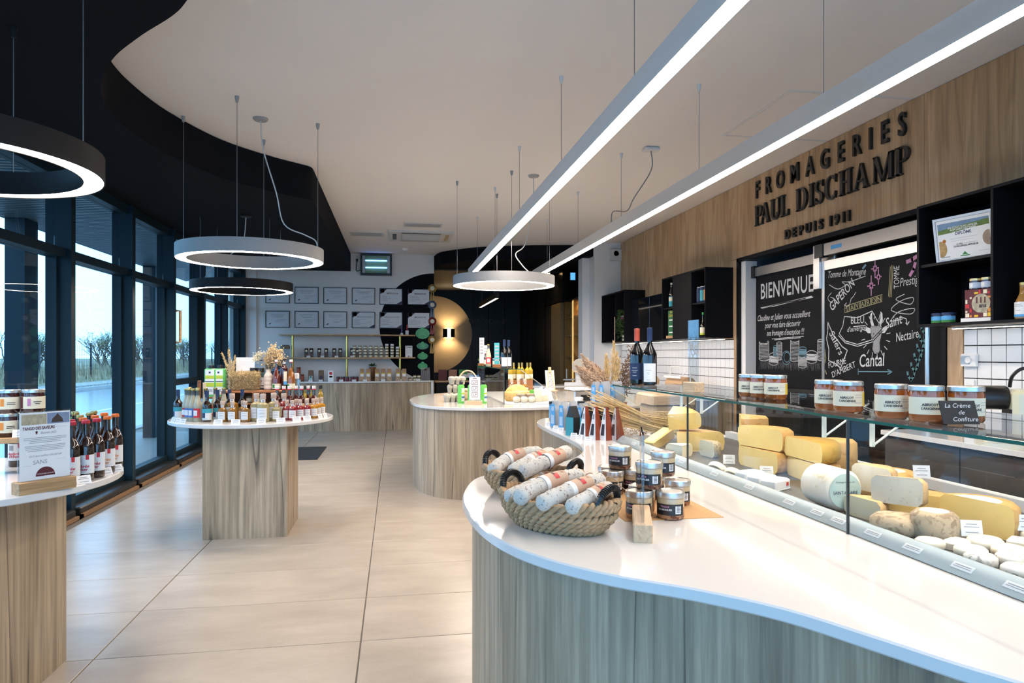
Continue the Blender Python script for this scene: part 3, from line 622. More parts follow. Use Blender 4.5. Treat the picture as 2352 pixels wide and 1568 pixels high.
# beer bottle with crown cap in three colours
_b = LM(bprof(.030,.235,.0125,.13,.19)); _l = patch(.0305,.03,.105,-90,230,14)
def beer(capm, em): return kind('beer_bottle','bottle',('glass',_b,G_brown),('cap',LM([(.015,.229),(.0165,.232),(.0145,.243),(.001,.244)],12),capm),('label',_l,M_paper,[('crest',patch(.031,.075,.098,-100,36,6),M_inkgrey),('brand_print',wrap_text('Ambrée',.017,.0312,.060,-80,.0004,.2),em),('line_print',wrap_text("d'Hiver",.015,.0312,.047,-80,.0004,.2),em)]),('neck_band',patch(.0308,.086,.106,-40,22,4),M_red))
K_beer_red = beer(M_capred, M_red); K_beer_orange = beer(M_caporange, M_orangep); K_beer_gold = beer(M_capgold, M_red); K_beer_green = beer(M_capgreen, M_green)
_lb = LM(bprof(.031,.24,.013,.11,.20))
def lemonade(em): return kind('lemonade_bottle','bottle',('glass',_lb,G_lemon),('neck',LM([(.0134,.18),(.0134,.236)],12),G_clear),('cap',LM([(.0155,.232),(.017,.235),(.0145,.246),(.001,.247)],12),M_capgold),('label',patch(.0315,.03,.10,-90,130,10),em,[('roundel',patch(.0319,.045,.085,-95,60,8),M_paper)]))
K_lem_red = lemonade(M_red); K_lem_blue = lemonade(M_blue)
K_brown = kind('ale_bottle','bottle',('glass',LM(bprof(.033,.235,.0135,.125,.165)),G_brown),('neck_foil',LM([(.0142,.185),(.0142,.232),(.001,.236)],12),M_navy),('label',patch(.0335,.015,.10,-90,210,14),M_paper,[('wave_print',patch(.0338,.068,.10,-90,205,14),M_teal),('roundel',patch(.0341,.03,.068,-115,50,8),M_navy),('line_print',lines(.0339,[(.022,1)],-100,80,.003),M_teal)]))
def flask(g, s=1.0, lab=M_paper): return kind('liqueur_flask','bottle',('glass',LM([(.029*s,0),(.034*s,.004),(.034*s,.085*s),(.030*s,.098*s),(.014*s,.107*s),(.0125*s,.125*s)]),g),('stopper',LM([(.0135*s,.123*s),(.0155*s,.126*s),(.0155*s,.152*s),(.0145*s,.155*s),(.001,.155*s)],12),M_capw),('label',patch(.0345*s,.018*s,.078*s,-95,95,8),lab,[('print',lines(.0348*s,[(.064*s,.8),(.05*s,.6),(.045*s,.9),(.03*s,.7)],-95,70),M_inkgrey)]),('neck_tag',patch(.0138*s,.108*s,.124*s,-80,110,6),M_paper,[('crest',patch(.0141*s,.112*s,.120*s,-80,45,4),M_inkgrey)]))
K_amber = flask(G_amber); K_pale = flask(G_pale); K_palebig = flask(G_pale,1.36); K_redf = flask(G_redl); K_redbig = flask(G_redl,1.3); K_orangef = flask(G_orange); K_amberbig = flask(G_amber,1.34)
K_oil = kind('oil_bottle','bottle',('glass',LM(bprof(.022,.235,.010,.17,.20)),G_gold),('cap',cap(.0135,.222,.252),M_capblack),('label',patch(.0225,.04,.14,-90,150,8),M_cream))
K_syrup = kind('syrup_bottle','bottle',('glass',LM(bprof(.027,.225,.012,.14,.18)),G_dred),('neck',LM([(.0126,.165),(.0126,.224)],12),G_clear),('cap',cap(.0155,.218,.250),M_capwhite,[('ring',LM([(.0158,.218),(.0158,.228)],12),M_red)]),('label',patch(.0275,.03,.11,-90,120,8),M_cream))
K_swing = kind('swing_top_bottle','bottle',('glass',LM(bprof(.040,.27,.014,.10,.225)),mat('red_brown_drink',(.12,.022,.012),.05,coat=.6)),('neck',LM([(.0146,.225),(.0146,.272)],12),G_clear),('stopper',LM([(.013,.27),(.017,.274),(.016,.295),(.001,.297)],12),M_capwhite,[('seal',LM([(.0165,.268),(.0165,.275)],10),M_red)]),('label',patch(.0405,.012,.062,-90,200,12),M_cream,[('leaf_print',patch(.0409,.02,.055,-125,40,5),M_green)]))
K_swing_amber = kind('swing_top_bottle','bottle',('glass',LM(bprof(.040,.27,.014,.10,.225)),mat('amber_drink',(.26,.08,.012),.05,coat=.6)),('neck',LM([(.0146,.225),(.0146,.272)],12),G_clear),('stopper',LM([(.013,.27),(.017,.274),(.016,.295),(.001,.297)],12),M_capwhite,[('seal',LM([(.0165,.268),(.0165,.275)],10),M_red)]),('label',patch(.0405,.012,.062,-90,200,12),M_cream,[('leaf_print',patch(.0409,.02,.055,-125,40,5),M_green)]))
K_darkb = kind('cordial_bottle','bottle',('glass',LM(bprof(.034,.28,.014,.21,.245)),G_dred),('cap',cap(.018,.275,.305),M_capblack),('neck_band',LM([(.0146,.255),(.0146,.275)],12),M_paper),('label',patch(.0345,.05,.18,-60,60,6),M_cream,[('foot_print',patch(.0348,.05,.085,-60,58,6),M_sky)]))
K_wine = kind('wine_bottle','bottle',('glass',LM(bprof(.0405,.325,.0135,.17,.245)),G_black),('capsule',LM([(.0155,.255),(.0155,.318),(.0165,.320),(.0165,.328),(.001,.330)],14),M_navy),('label',patch(.041,.02,.125,-100,110,10),M_paper,[('print',lines(.0413,[(.085,.7),(.07,.4),(.06,.2),(.03,.5)],-110,60),M_inkgrey)]))
K_wine_coral = kind('wine_bottle','bottle',('glass',LM(bprof(.0405,.325,.0135,.17,.245)),G_black),('capsule',LM([(.0155,.255),(.0155,.318),(.0165,.320),(.0165,.328),(.001,.330)],14),mat('coral_foil',(.62,.10,.055),.4)),('label',patch(.041,.03,.125,-100,150,10),M_navy,[('print',lines(.0413,[(.095,.7),(.08,.9),(.07,.5),(.05,.6)],-110,60,.005),M_inkgrey)]))
K_yellow = kind('white_wine_bottle','bottle',('glass',LM(bprof(.032,.215,.011,.12,.165)),mat('yellow_wine',(.55,.36,.02),.05,trans=.3,ior=1.3,coat=.4)),('capsule',LM([(.0125,.17),(.0128,.213),(.001,.216)],12),M_capgold),('label',patch(.0325,.02,.075,-90,140,8),M_cream))
K_green = kind('green_drink_bottle','bottle',('glass',LM([(.030,0),(.034,.005),(.034,.165),(.028,.18),(.016,.186)]),M_lime),('cap',cap(.019,.184,.212),M_capblack),('label',patch(.0345,.02,.15,-55,80,8),M_paper,[('band_print',patch(.0348,.09,.105,-55,78,6),M_limey),('foot_print',patch(.0348,.05,.07,-55,78,6),M_blue)]))
K_can = kind('green_oil_can','can',('body',MB().bbox(-.047,.047,-.03,.03,0,.235,.008).mesh('can',30),mat('green_tin',(.13,.52,.16),.35)),('cap',MB().lathe([(.024,.235),(.024,.262),(.001,.263)],14).mesh('cap',40),M_capblack),('label',MB().box(-.036,.036,-.0315,-.0303,.02,.225).mesh('label'),M_paper,[('print',MB().box(-.036,.036,-.0325,-.0316,.15,.178).box(-.036,.036,-.0325,-.0316,.085,.118).mesh('print'),M_limey),('rule_print',MB().box(-.036,.036,-.0325,-.0316,.125,.131).box(-.02,.02,-.0325,-.0316,.055,.06).box(-.025,.025,-.0325,-.0316,.045,.048).box(-.008,.008,-.0325,-.0316,.195,.21).mesh('print'),M_navy)]))
K_bluecan = kind('dark_tin','can',('body',LM([(.034,0),(.034,.10),(.03,.105)]),mat('petrol_tin',(.01,.07,.085),.35)),('cap',cap(.022,.104,.135),M_capblack),('label',patch(.0345,.01,.075,-90,200,12),M_paper,[('print',lines(.0348,[(.05,.5),(.02,1)],-90,80,.006),M_ink)]))
def jar(name, r, h, inner, lidm, labm, prints, lidh=.014):
    return kind(name,'jar',('glass',LM([(r*.9,0),(r,.006),(r,h-.022),(r*.93,h-.012),(r*.93,h-.004)]),inner),('lid',LM([(r*.97,h-lidh),(r*1.0,h-lidh+.001),(r*1.0,h-.002),(r*.96,h),(.001,h-.001)],20),lidm),('label',patch(r+.0006,.018,h-.030,-90,200,14),labm,prints))
def honey_print(r): return [('title_print',wrap_text('ABRICOT',.0095,r+.001,.044,-108,.0003),M_ink),('line_print',wrap_text("L'ANCIENNE",.0085,r+.001,.034,-106,.0003),M_ink),('band_print',patch(r+.001,.018,.060,-22,34,4),M_yellow),('small_print',lines(r+.001,[(.052,1),(.045,1),(.028,1)],-62,30,.0012),M_inkgrey)]
K_jam = jar('jam_jar', .043, .094, M_jam, M_lid, M_cream, honey_print(.043))
K_jamdark = jar('spread_jar', .043, .10, M_jamd, M_lid, M_cream, [('figure_print',MB().lathe([(.044,.03),(.044,.062)],4,R(-128),R(-108),caps=False).mesh('print',60),M_orangep),('title_print',lines(.044,[(.044,1),(.037,1)],-75,40,.003),M_ink)])
K_jampink = jar('spread_jar', .043, .10, M_jamd, M_lid, M_cream, [('figure_print',MB().lathe([(.044,.03),(.044,.062)],4,R(-118),R(-100),caps=False).mesh('print',60),M_chalkp),('side_print',patch(.044,.02,.068,-165,40,4),M_maroon),('title_print',lines(.044,[(.046,1),(.038,.6)],-68,40,.003),M_ink)])
M_terr = speckle('terrine_meat', (.42,.22,.12), (.16,.05,.03), 70, .5, .12, .05, (.9,.8,.7)); M_fat = mat('terrine_fat', (.60,.45,.26), .12, coat=.5)
K_terrine = kind('terrine_jar','jar',('glass',LM([(.038,0),(.0415,.006),(.0415,.038)]),M_terr),('fat_layer',LM([(.0415,.038),(.0415,.062),(.0395,.068)]),M_fat),('lid',LM([(.040,.064),(.0435,.066),(.0440,.074),(.0430,.082),(.0400,.084),(.038,.0815),(.001,.0815)],24),M_lid),('label',patch(.0422,.014,.048,-105,150,12),M_capblack,[('barcode_print',patch(.0425,.019,.043,-60,26,4),M_paper),('bars',lines(.0428,[(.040,1),(.036,1),(.032,1),(.028,1),(.024,1)],-60,14,.0018),M_ink),('title_print',wrap_text('AU SANGLIER',.0075,.0426,.031,-118,.0002),M_paper),('red_print',wrap_text('TERRINE',.0075,.0426,.040,-118,.0002),M_chalkp)]))
K_smalljar = kind('small_jar','jar',('glass',LM([(.030,0),(.033,.004),(.033,.040)]),mat('pale_preserve',(.28,.26,.16),.2,coat=.4)),('lid',LM([(.034,.040),(.034,.052),(.001,.053)],14),mat('dark_lid',(.06,.055,.045),.4,metal=.5)),('label',patch(.0335,.006,.034,-90,150,8),M_cream))
K_blueyj = kind('blue_label_jar','jar',('glass',LM([(.030,0),(.032,.004),(.032,.042)]),M_jamd),('lid',LM([(.033,.043),(.033,.055),(.001,.056)],14),M_navy),('label',patch(.0325,.006,.038,-90,190,10),M_sky,[('field_print',patch(.0328,.006,.018,-90,188,10),M_green)]))
K_gift = kind('honey_jar','jar',('glass',LM([(.032,0),(.036,.004),(.036,.055)]),M_jamd),('lid',LM([(.037,.056),(.037,.070),(.001,.071)],16),M_lidgold),('label',patch(.0365,.010,.045,-90,190,10),mat('pale_blue_paper',(.5,.6,.75),.6),[('ring_print',patch(.0368,.015,.04,-110,40,5),M_paper)]))
# folded-top bags
def bag_mesh(w, d, h, top=.35, fold=.0):
    z = h*.62
    return MB().add([(-w,-d,0),(w,-d,0),(w,d,0),(-w,d,0),(-w,-d*.95,z),(w,-d*.95,z),(w,d*.95,z),(-w,d*.95,z),(-w*.97,-.004,h),(w*.97,-.004,h),(w*.97,.004,h),(-w*.97,.004,h)],
        [(0,3,2,1),(0,1,5,4),(1,2,6,5),(2,3,7,6),(3,0,4,7),(4,5,9,8),(5,6,10,9),(6,7,11,10),(7,4,8,11),(8,9,10,11)]).mesh('bag',20)
def front(w, d, z0, z1, e=.001): return MB().box(-w,w,-d-e,-d-.0002,z0,z1).mesh('label')
def coffee(bm, lm, em): return kind('coffee_bag','bag',('pouch',bag_mesh(.042,.028,.185),bm),('label',front(.026,.0285,.02,.09),lm,[('emblem',front(.012,.0292,.06,.085),em)]),('price_tag',front(.028,.031,0,.022,.003),M_paper))
K_choc = kind('chocolate_bag','bag',('pouch',bag_mesh(.034,.022,.165),mat('dark_brown_bag',(.03,.014,.010),.35)),('label',front(.026,.0225,.03,.10),M_blackplastic,[('disc_print',MB().lathe([(.001,0),(.020,0)],16).xf(Matrix.Translation((0,-.0232,.115)) @ Matrix.Rotation(R(90),4,'X')).mesh('print'),M_cream),('window',front(.026,.0232,.035,.06),M_brownp)]))
K_nuts = kind('biscuit_bag','bag',('pouch',bag_mesh(.040,.026,.225),speckle('biscuit_window',(.34,.19,.09),(.55,.40,.24),45,.52,.3,.2)),('label',front(.030,.0268,.085,.145),M_paper,[('band_print',front(.030,.0276,.130,.145),M_yellow)]),('side_strip',MB().box(-.0415,-.0385,-.0266,.0266,.004,.14).box(.0385,.0415,-.0266,.0266,.004,.14).mesh('strip'),M_kraft))
M_clearbag = mat('clear_film', (.55,.58,.62), .12, alpha=.55); M_tealeaf = speckle('dried_leaves', (.03,.02,.018), (.10,.07,.05), 90, .5, .6)
K_tea = kind('clear_bag','bag',('pouch',bag_mesh(.030,.032,.19),M_clearbag),('contents',bag_mesh(.027,.028,.125),M_tealeaf),('side_label',MB().box(-.0325,-.0305,-.020,.020,.01,.165).mesh('label'),M_sky,[('print',MB().box(-.0332,-.0326,-.012,.012,.12,.15).box(-.0332,-.0326,-.014,.014,.03,.09).mesh('print'),mat('pale_print',(.45,.6,.75),.6))]))
def tent(w, d, h, t=.3): return MB().add([(-w,-d,0),(w,-d,0),(w,d,0),(-w,d,0),(-w*t,-.003,h),(w*t,-.003,h),(w*t,.003,h),(-w*t,.003,h)],[(0,3,2,1),(0,1,5,4),(1,2,6,5),(2,3,7,6),(3,0,4,7),(4,5,6,7)]).mesh('pouch',20)
def tent_label(w, d, h, t=.3, k0=.0, k1=.97, e=.0012):
    f = lambda k, s: (-w*(1+(t-1)*k)-e, s*(d*.9*(1-k)+.004*k), h*k)
    return MB().add([f(k0,-1),f(k0,1),f(k1,1),f(k1,-1)],[(0,3,2,1)]).mesh('label',None)
K_spice = kind('spice_sachet','packet',('pouch',tent(.036,.036,.195),mat('red_brown_spice',(.24,.045,.02),.4,var=.25,scale=90)),('side_label',tent_label(.036,.036,.195),M_paper,[('oval_print',tent_label(.036,.018,.195,.3,.14,.48,.0022),M_ink),('title_print',tent_label(.036,.016,.195,.3,.62,.78,.0022),M_inkgrey)]))
K_darkspice = kind('spice_sachet','packet',('pouch',bag_mesh(.028,.036,.185),mat('charcoal_sachet',(.02,.025,.03),.5)),('side_label',MB().box(-.0300,-.0284,-.036,.036,0,.115).mesh('label'),M_teal))
# price cards and holders
def card_mesh(w, h, tilt=25): return MB().box(-w,w,-.0006,.0006,0,h).xf(Matrix.Rotation(R(-tilt),4,'X')).mesh('card')
def price_card(loc, rotz, label, group, w=.022, h=.03, tilt=25):
    t = thing('price_card', label, 'price card', loc, rotz, group)
    obj('card', card_mesh(w,h,tilt), M_paper, t); pm = MB()
    for z, k in ((.72,.5),(.55,.7),(.22,.6)): pm.box(-w*k,w*k,-.0012,-.0007,h*z,h*z+.0022)
    obj('print', pm.xf(Matrix.Rotation(R(-tilt),4,'X')), M_inkgrey, t, ang=None)
    obj('foot', MB().box(-w*.6,w*.6,0,.02,0,.0015), M_acryl, t)
    return t
# ================================================================== MAIN COUNTER
# ---- glass cheese case along the counter
CX0, CX1, CY0, CY1, ZG = 1.26, 1.82, -.25, 3.86, 1.222
case = thing('cheese_case', 'long low glass cheese case with green edged top on the sales counter', 'display case', (CX0,0,ZT))
joints_y = [CY0,.66,1.745,2.82,CY1]
for a, b in zip(joints_y, joints_y[1:]):
    obj('front_glass', MB().box(0,.006,a+.002,b-.002,.001,ZG-ZT-.009), M_case, case)
    tp = obj('top_glass', MB().box(0,CX1-CX0,a+.001,b-.001,ZG-ZT-.008,ZG-ZT), M_case, case)
    obj('edge', MB().box(-.0015,-.0002,a+.001,b-.001,ZG-ZT-.008,ZG-ZT), M_gedge, tp)
    if b < CY1: obj('joint', MB().box(-.001,.007,b-.002,b+.002,.001,ZG-ZT-.009), mat('dark_silicone',(.05,.06,.06),.4), case)
obj('end_glass', MB().box(.007,CX1-CX0,CY1-.006,CY1,.001,ZG-ZT-.009), M_case, case)
obj('tray', MB().box(.03,.70,CY0,CY1-.02,.001,.008), mat('slate_tray',(.05,.048,.045),.5,var=.3), case)
obj('front_lip', MB().add([(.012,CY0,.002),(.012,CY1-.03,.002),(.05,CY1-.03,.034),(.05,CY0,.034),(.056,CY0,.034),(.056,CY1-.03,.034),(.056,CY1-.03,.002),(.056,CY0,.002)],[(0,3,2,1),(3,4,5,2),(4,7,6,5)]), mat('frosted_strip',(.40,.47,.50),.35), case, ang=None)
obj('back_rail', MB().box(.70,.74,CY0,CY1-.02,0,.045), M_edge, case)
for a, b in ((CY0,.95),(.953,2.0),(2.003,2.95),(2.953,CY1-.02)): obj('rear_glass', MB().box(.706,.711,a,b,.046,.112), M_case, case)
for y in (3.66,3.40,2.35,2.085,1.2,.95):
    br = obj('bracket', MB().box(.335,.347,y-.006,y+.006,.195,ZG-ZT-.009), mat('white_bracket',(.72,.76,.68),.35), case)
    obj('stay', MB().tube([(.341,y,.197),(.53,y,ZG-ZT-.012)], .004, 6), MATS['white_bracket'], br)
t_led = obj('led_strip', MB().box(.165,.195,CY0,CY1-.03,ZG-ZT-.016,ZG-ZT-.0135).box(.162,.165,CY0,CY1-.03,ZG-ZT-.032,ZG-ZT-.0135).box(.195,.198,CY0,CY1-.03,ZG-ZT-.032,ZG-ZT-.0135), M_alu, case)
obj('led_diffuser', MB().box(.167,.193,CY0+.01,CY1-.04,ZG-ZT-.020,ZG-ZT-.0165), emit('case_led', (1.0,.90,.76), 30.0), t_led)
for k, y in enumerate([3.585,3.296,2.95,2.624,2.343,2.082,1.93,1.827,1.679,1.533,1.378,1.238,1.1]):
    o = obj('label_holder', MB().box(-.03,.03,-.0008,.0008,0,.018), M_paper, case, (.024,y,.0125), (R(-50),0,R(-90)))
    obj('print', MB().box(-.022,.022,-.0012,-.0009,.011,.013).box(-.024,.024,-.0012,-.0009,.006,.0075), M_inkgrey, o)
# ---- cheeses
R_tomme = speckle('grey_tomme_rind', (.42,.33,.22), (.26,.19,.12), 55, .5, .8, .5); R_gold = speckle('golden_rind', (.74,.44,.15), (.60,.33,.10), 40, .55, .55, .2); R_tan = speckle('tan_rind', (.66,.44,.22), (.50,.31,.14), 50, .55, .7, .3); R_white = speckle('white_bloom_rind', (.82,.77,.66), (.72,.62,.42), 40, .6, .8, .2)
R_net = speckle('netted_rind', (.48,.42,.28), (.22,.17,.10), 120, .5, .8, .4); P_cream = speckle('cream_paste', (.78,.70,.48), (.62,.52,.30), 70, .66, .5, .08); P_yellow = speckle('yellow_paste', (.82,.60,.22), (.72,.48,.14), 60, .66, .45, .06); P_grey = speckle('pale_grey_paste', (.60,.57,.47), (.45,.42,.34), 80, .62, .6, .1); P_blue = speckle('blue_veined_paste', (.70,.70,.58), (.20,.30,.33), 60, .62, .55, .1); R_goat = speckle('ash_goat_rind', (.66,.64,.60), (.30,.29,.27), 50, .56, .9, .4)
def cheese(name, label, loc, r, h, a0, a1, rind, paste, rotz=0, tilt=(0,0), top=None, group=None, sq=1.0, bul=.08):
    """wheel, half wheel or wedge from angle a0 to a1: a rind shell and its cut faces"""
    t = thing(name, label, 'cheese', loc, 0, group, rot=(R(tilt[0]),R(tilt[1]),R(rotz)))
    b = min(.012, h*.22); prof = [(.0005,0),(r-b,0),(r*(1+bul*.3),b),(r*(1+bul*.6),h*.5),(r*(1+bul*.3),h-b),(r-b,h),(.0005,h)]
    full = a1-a0 >= 359
    obj('rind', MB().lathe(prof, 30, R(a0), R(a1) if not full else R(a0)+2*math.pi, caps=False, sy=sq), rind, t, ang=50)
    if not full:
        if a1-a0 == 180:
            c, s_ = math.cos(R(a1)), math.sin(R(a1)); v = [(p*c,p*s_*sq,z) for p,z in prof[1:-1]]+[(-p*c,-p*s_*sq,z) for p,z in prof[-2:0:-1]]
            obj('cut_face', MB().add(v, [tuple(range(len(v)))]), paste, t, ang=None)
        else:
            for a in (a0, a1):
                c, s_ = math.cos(R(a)), math.sin(R(a)); v = [(p*c, p*s_*sq, z) for p,z in prof]
                obj('cut_face', MB().add(v, [tuple(range(len(v))) if a == a1 else tuple(range(len(v)-1,-1,-1))]), paste, t, ang=None)
    if top:
        obj('top_label', MB().lathe([(.0005,h+.0006),(r*.62,h+.0006)], 24, R(a0), R(a1), caps=False, sy=sq), top, t)
    return t
def block(name, label, loc, w, d, h, m, rotz=0, tilt=(0,0), rind=None, group=None, b=.006):
    t = thing(name, label, 'cheese', loc, 0, group, rot=(R(tilt[0]),R(tilt[1]),R(rotz)))
    obj('paste', MB().bbox(-w,w,-d,d,.004,h,b), m, t)
    obj('rind', MB().bbox(-w*1.01,w*1.01,-d*1.01,d*1.01,0,.0039,.002), rind or m, t)
    return t
zc = .8995
cheese('cheese_wedge','tall upright wedge of golden aged cheese in film behind the glass case', (1.66,3.11,zc), .16,.21, 235,285, R_gold, P_yellow, 10)
cheese('cheese_wedge','big wedge of firm pale yellow cheese leaning at the back of the case', (1.42,3.30,zc), .24,.10, -5,62, R_tan, P_yellow, 0)
cheese('cheese_block','thick pale yellow cheese chunk resting on top of the leaning wedge', (1.40,3.36,zc+.106), .16,.085, -20,55, R_gold, P_yellow, 0, (10,-8))
cheese('half_cheese','small half wheel with dark netted rind beside the tall wedge', (1.50,3.13,zc), .066,.075, -85,95, R_net, P_cream, 0)
block('cheese_slab','long narrow slab of cheese lying slanted by the straw sheaf', (1.43,3.56,zc+.008), .12,.035,.055, P_yellow, 40, (0,-14), R_tan)
cheese('cheese_wedge','low white wrapped cheese wedge at the front of the case by the slab', (1.36,3.10,zc), .11,.06, 60,130, R_white, P_cream, -20)
for nm, z in (('lower',zc),('upper',zc+.092)):
    cheese('half_cheese','%s of two stacked orange brown half wheels beside the tall wedge' % nm, (1.56 if nm == 'upper' else 1.55,2.745,z), .135,.088, -85,95, R_gold, P_yellow, 6 if nm == 'upper' else 0)
for nm, z in (('lower',zc),('upper',zc+.083)):
    cheese('half_cheese','%s of two stacked yellow half wheels wrapped in film' % nm, (1.59,2.475,z), .135,.079, -98,82, R_gold if nm == 'lower' else speckle('yellow_rind',(.72,.45,.10),(.62,.36,.06),40,.55,.3,.1), P_yellow, 0 if nm == 'lower' else 5)
cheese('round_cheese','small yellow cheese wheel behind the stacked yellow half wheels', (1.80,2.55,zc), .07,.15, 0,360, R_gold, P_yellow)
for k, (x, y) in enumerate([(1.37,2.80),(1.365,2.64)]):
    t = thing('boxed_cheese', 'round white boxed cheese with red cross print, %s of the leaning pair' % ('farther' if k == 0 else 'nearer'), 'cheese', (x,y,zc+.014), 0, None, rot=(R(-58),0,R(-62)))
    obj('box', MB().lathe([(.001,0),(.05,0),(.052,.003),(.052,.026),(.05,.028),(.001,.028)], 28), R_white, t, (0,.05,.0))
    obj('label', MB().lathe([(.001,.0284),(.046,.0284)], 28), M_paper, t, (0,.05,0))
    obj('green_print', MB().lathe([(.02,.0288),(.042,.0288)], 20, R(20), R(150), caps=False), mat('pale_green_print',(.45,.62,.35),.6), t, (0,.05,0))
    obj('red_print', MB().box(-.03,-.012,.012,.018,.0288,.0292).box(-.024,-.018,.006,.024,.0288,.0292), M_red, t)
for k in range(3):
    t = block('wrapped_cheese','soft cheese in white printed paper, %s of three in a row' % ('farthest','middle','nearest')[k], (1.375+.01*k,2.49-.075*k,zc), .052,.032,.038+.004*(k==0), M_paper, 14+8*k, (0,0), M_paper)
    obj('red_print', MB().box(.02,.034,-.0335,-.0325,.012,.026), M_red, t)
t = cheese('blue_cheese','short thick white cylinder of blue cheese lying on its side with round label', (1.405,2.105,zc+.067), .066,.15, 0,360, R_white, P_blue, 0, (90,0), bul=.02)
lb = obj('round_label', MB().lathe([(.001,.1512),(.055,.1512)], 30, caps=False), mat('pale_teal_label',(.42,.58,.56),.6), t)
lb2 = text('SAINT-HILAIRE', .0145, M_navy, t, (0,-.006,.1522), (0,0,0), sx=.9); text('Fromage bleu au lait', .008, M_navy, t, (0,.028,.1522), (0,0,0)); obj('orange_dot', MB().lathe([(.001,.1518),(.008,.1518)],10), M_orangep, t, (.034,-.022,0))
cheese('round_cheese','whole golden cheese wheel with printed paper disc on top', (1.72,2.17,zc), .10,.088, 0,360, R_gold, P_yellow, top=M_cream)
cheese('half_cheese','half tomme with grey beige paste standing behind the label card', (1.53,2.00,zc+.05), .075,.085, -80,100, R_tan, P_grey, 0)
cheese('half_cheese','lower half tomme of the pair with cream paste by the case joint', (1.40,1.87,zc), .07,.062, -84,96, R_tan, P_cream, 0)
cheese('round_cheese','low beige tomme under the tilted grey cut half', (1.385,1.70,zc), .068,.050, 0,360, R_tomme, P_grey)
cheese('half_cheese','tilted half cheese with wide grey cut face on top of the low tomme', (1.44,1.775,zc+.062), .078,.080, -75,105, R_tan, P_grey, 0, (-6,5))
cheese('round_cheese','round brown tomme with pale print on its top', (1.435,1.625,zc), .056,.078, 0,360, R_tomme, P_grey, top=M_grey)
cheese('cheese_wedge','orange cut wedge behind the tilted grey half', (1.60,1.87,zc), .11,.066, -50,110, R_gold, P_yellow, 0)
cheese('half_cheese','large yellow half wheel with white paper label on top', (1.60,1.665,zc), .10,.094, -78,102, R_gold, P_yellow, 0, top=M_paper)
cheese('cheese_wedge','small cream wedge between the wheel and the half tomme', (1.63,2.02,zc), .07,.05, 200,320, R_white, P_cream)
gk = [(1.36,1.555,.034,.024),(1.43,1.545,.036,.022),(1.40,1.47,.036,.026),(1.50,1.53,.04,.028),(1.49,1.45,.038,.028),(1.58,1.49,.04,.03),(1.36,1.40,.034,.03),(1.44,1.385,.04,.03),(1.53,1.37,.04,.032),(1.62,1.39,.04,.03),(1.37,1.31,.034,.03),(1.45,1.30,.038,.03),(1.55,1.28,.04,.034),(1.37,1.22,.034,.03),(1.47,1.21,.04,.03),(1.68,1.55,.04,.03),(1.70,1.45,.04,.03),(1.66,1.29,.04,.03)]
for k, (x,y,r_,h) in enumerate(gk):
    ash = k in (6,7,10,11,13)
    lbl = ('small ash grey goat cheese disc at the near end of the case, %s outward' if ash else 'small white goat cheese disc at the near end of the case, %s outward') % (ORD+['fourteenth','fifteenth','sixteenth','seventeenth','last'])[k]
    if k % 4 == 1: block('goat_cheese', lbl.replace('disc','brick'), (x,y,zc), r_*.95, r_*.7, h, R_goat if ash else R_white, 25*k, (0,0), R_goat if ash else R_white, group='ash goat cheeses' if ash else 'white goat cheeses'); continue
    cheese('goat_cheese', lbl, (x,y,zc), r_,h, 0,360, R_goat if ash else R_white, P_cream, 20*k, group='ash goat cheeses' if ash else 'white goat cheeses', bul=.05)
for x, y, z, lb_ in [(1.50,2.90,zc,'by the boxed cheeses'),(1.50,2.58,zc,'between the two half wheel stacks'),(1.52,2.28,zc,'behind the blue cheese'),(1.72,2.0,zc+.09,'above the orange wedge'),(1.50,1.57,zc+.02,'before the large yellow half wheel'),(1.66,1.56,zc+.03,'at the near right end of the case')]:
    price_card((x,y,z), R(-20), 'white price card in the cheese case '+lb_, 'cheese price cards', .026,.042,12)
# ---- goods on the glass top
place(K_wine_coral, (1.405,3.845,ZG), R(-20), 'dark wine bottle with coral red capsule on the glass case')
place(K_wine, (1.44,3.73,ZG), R(-12), 'dark wine bottle with white label and navy capsule on the glass case')
for k, (x,y,rz) in enumerate([(1.475,2.675,-30),(1.485,2.60,-28),(1.50,2.515,-26),(1.40,2.03,-32),(1.395,1.925,-24),(1.385,1.725,-16),(1.41,1.625,-10),(1.485,1.575,-8)]):
    nm = ['far','far','far','second','second','big lone','one of the two nearest','one of the two nearest'][k]
    place(K_jam, (x,y,ZG), R(rz), {0:'amber jam jar farthest along the glass shelf',1:'amber jam jar in the middle of the far group of three',2:'amber jam jar with yellow label edge, nearest of the far three',3:'amber jam jar behind its twin in the middle pair',4:'amber jam jar in front in the middle pair',5:'amber jam jar standing just before the last two',6:'amber jam jar to the left of the slate sign',7:'amber jam jar partly behind the slate sign'}[k], 'jam jars on the glass case')
t = thing('slate_sign', 'small slate sign with white handwriting leaning on the last jam jar', 'sign', (1.415,1.515,ZG), R(-12))
obj('slate', MB().bbox(-.045,.045,-.004,.0,0,.062,.001).xf(Matrix.Rotation(R(-22),4,'X')), mat('slate',(.018,.018,.019),.75,var=.3), t)
for k, s in enumerate(['La Crème','de','Confiture']): text(s, .016, M_chalk, t, (-.004+.006*k,-.0052-.004+.021*0-.0,0), (R(68),0,0), shear=.3).location = Vector((0,-.006,0))+Matrix.Rotation(R(-22),3,'X') @ Vector((-.006+.006*k,-.0052,.048-.018*k))
t = thing('sign_holder', 'tall clear acrylic sign holder on a beech block standing on the glass case', 'sign', (1.40,3.06,ZG), R(94))
obj('block', MB().bbox(-.055,.055,-.028,.028,0,.045,.003), M_block, t); obj('sheet', MB().box(-.05,.05,-.002,.002,.03,.34), M_acryl, t)
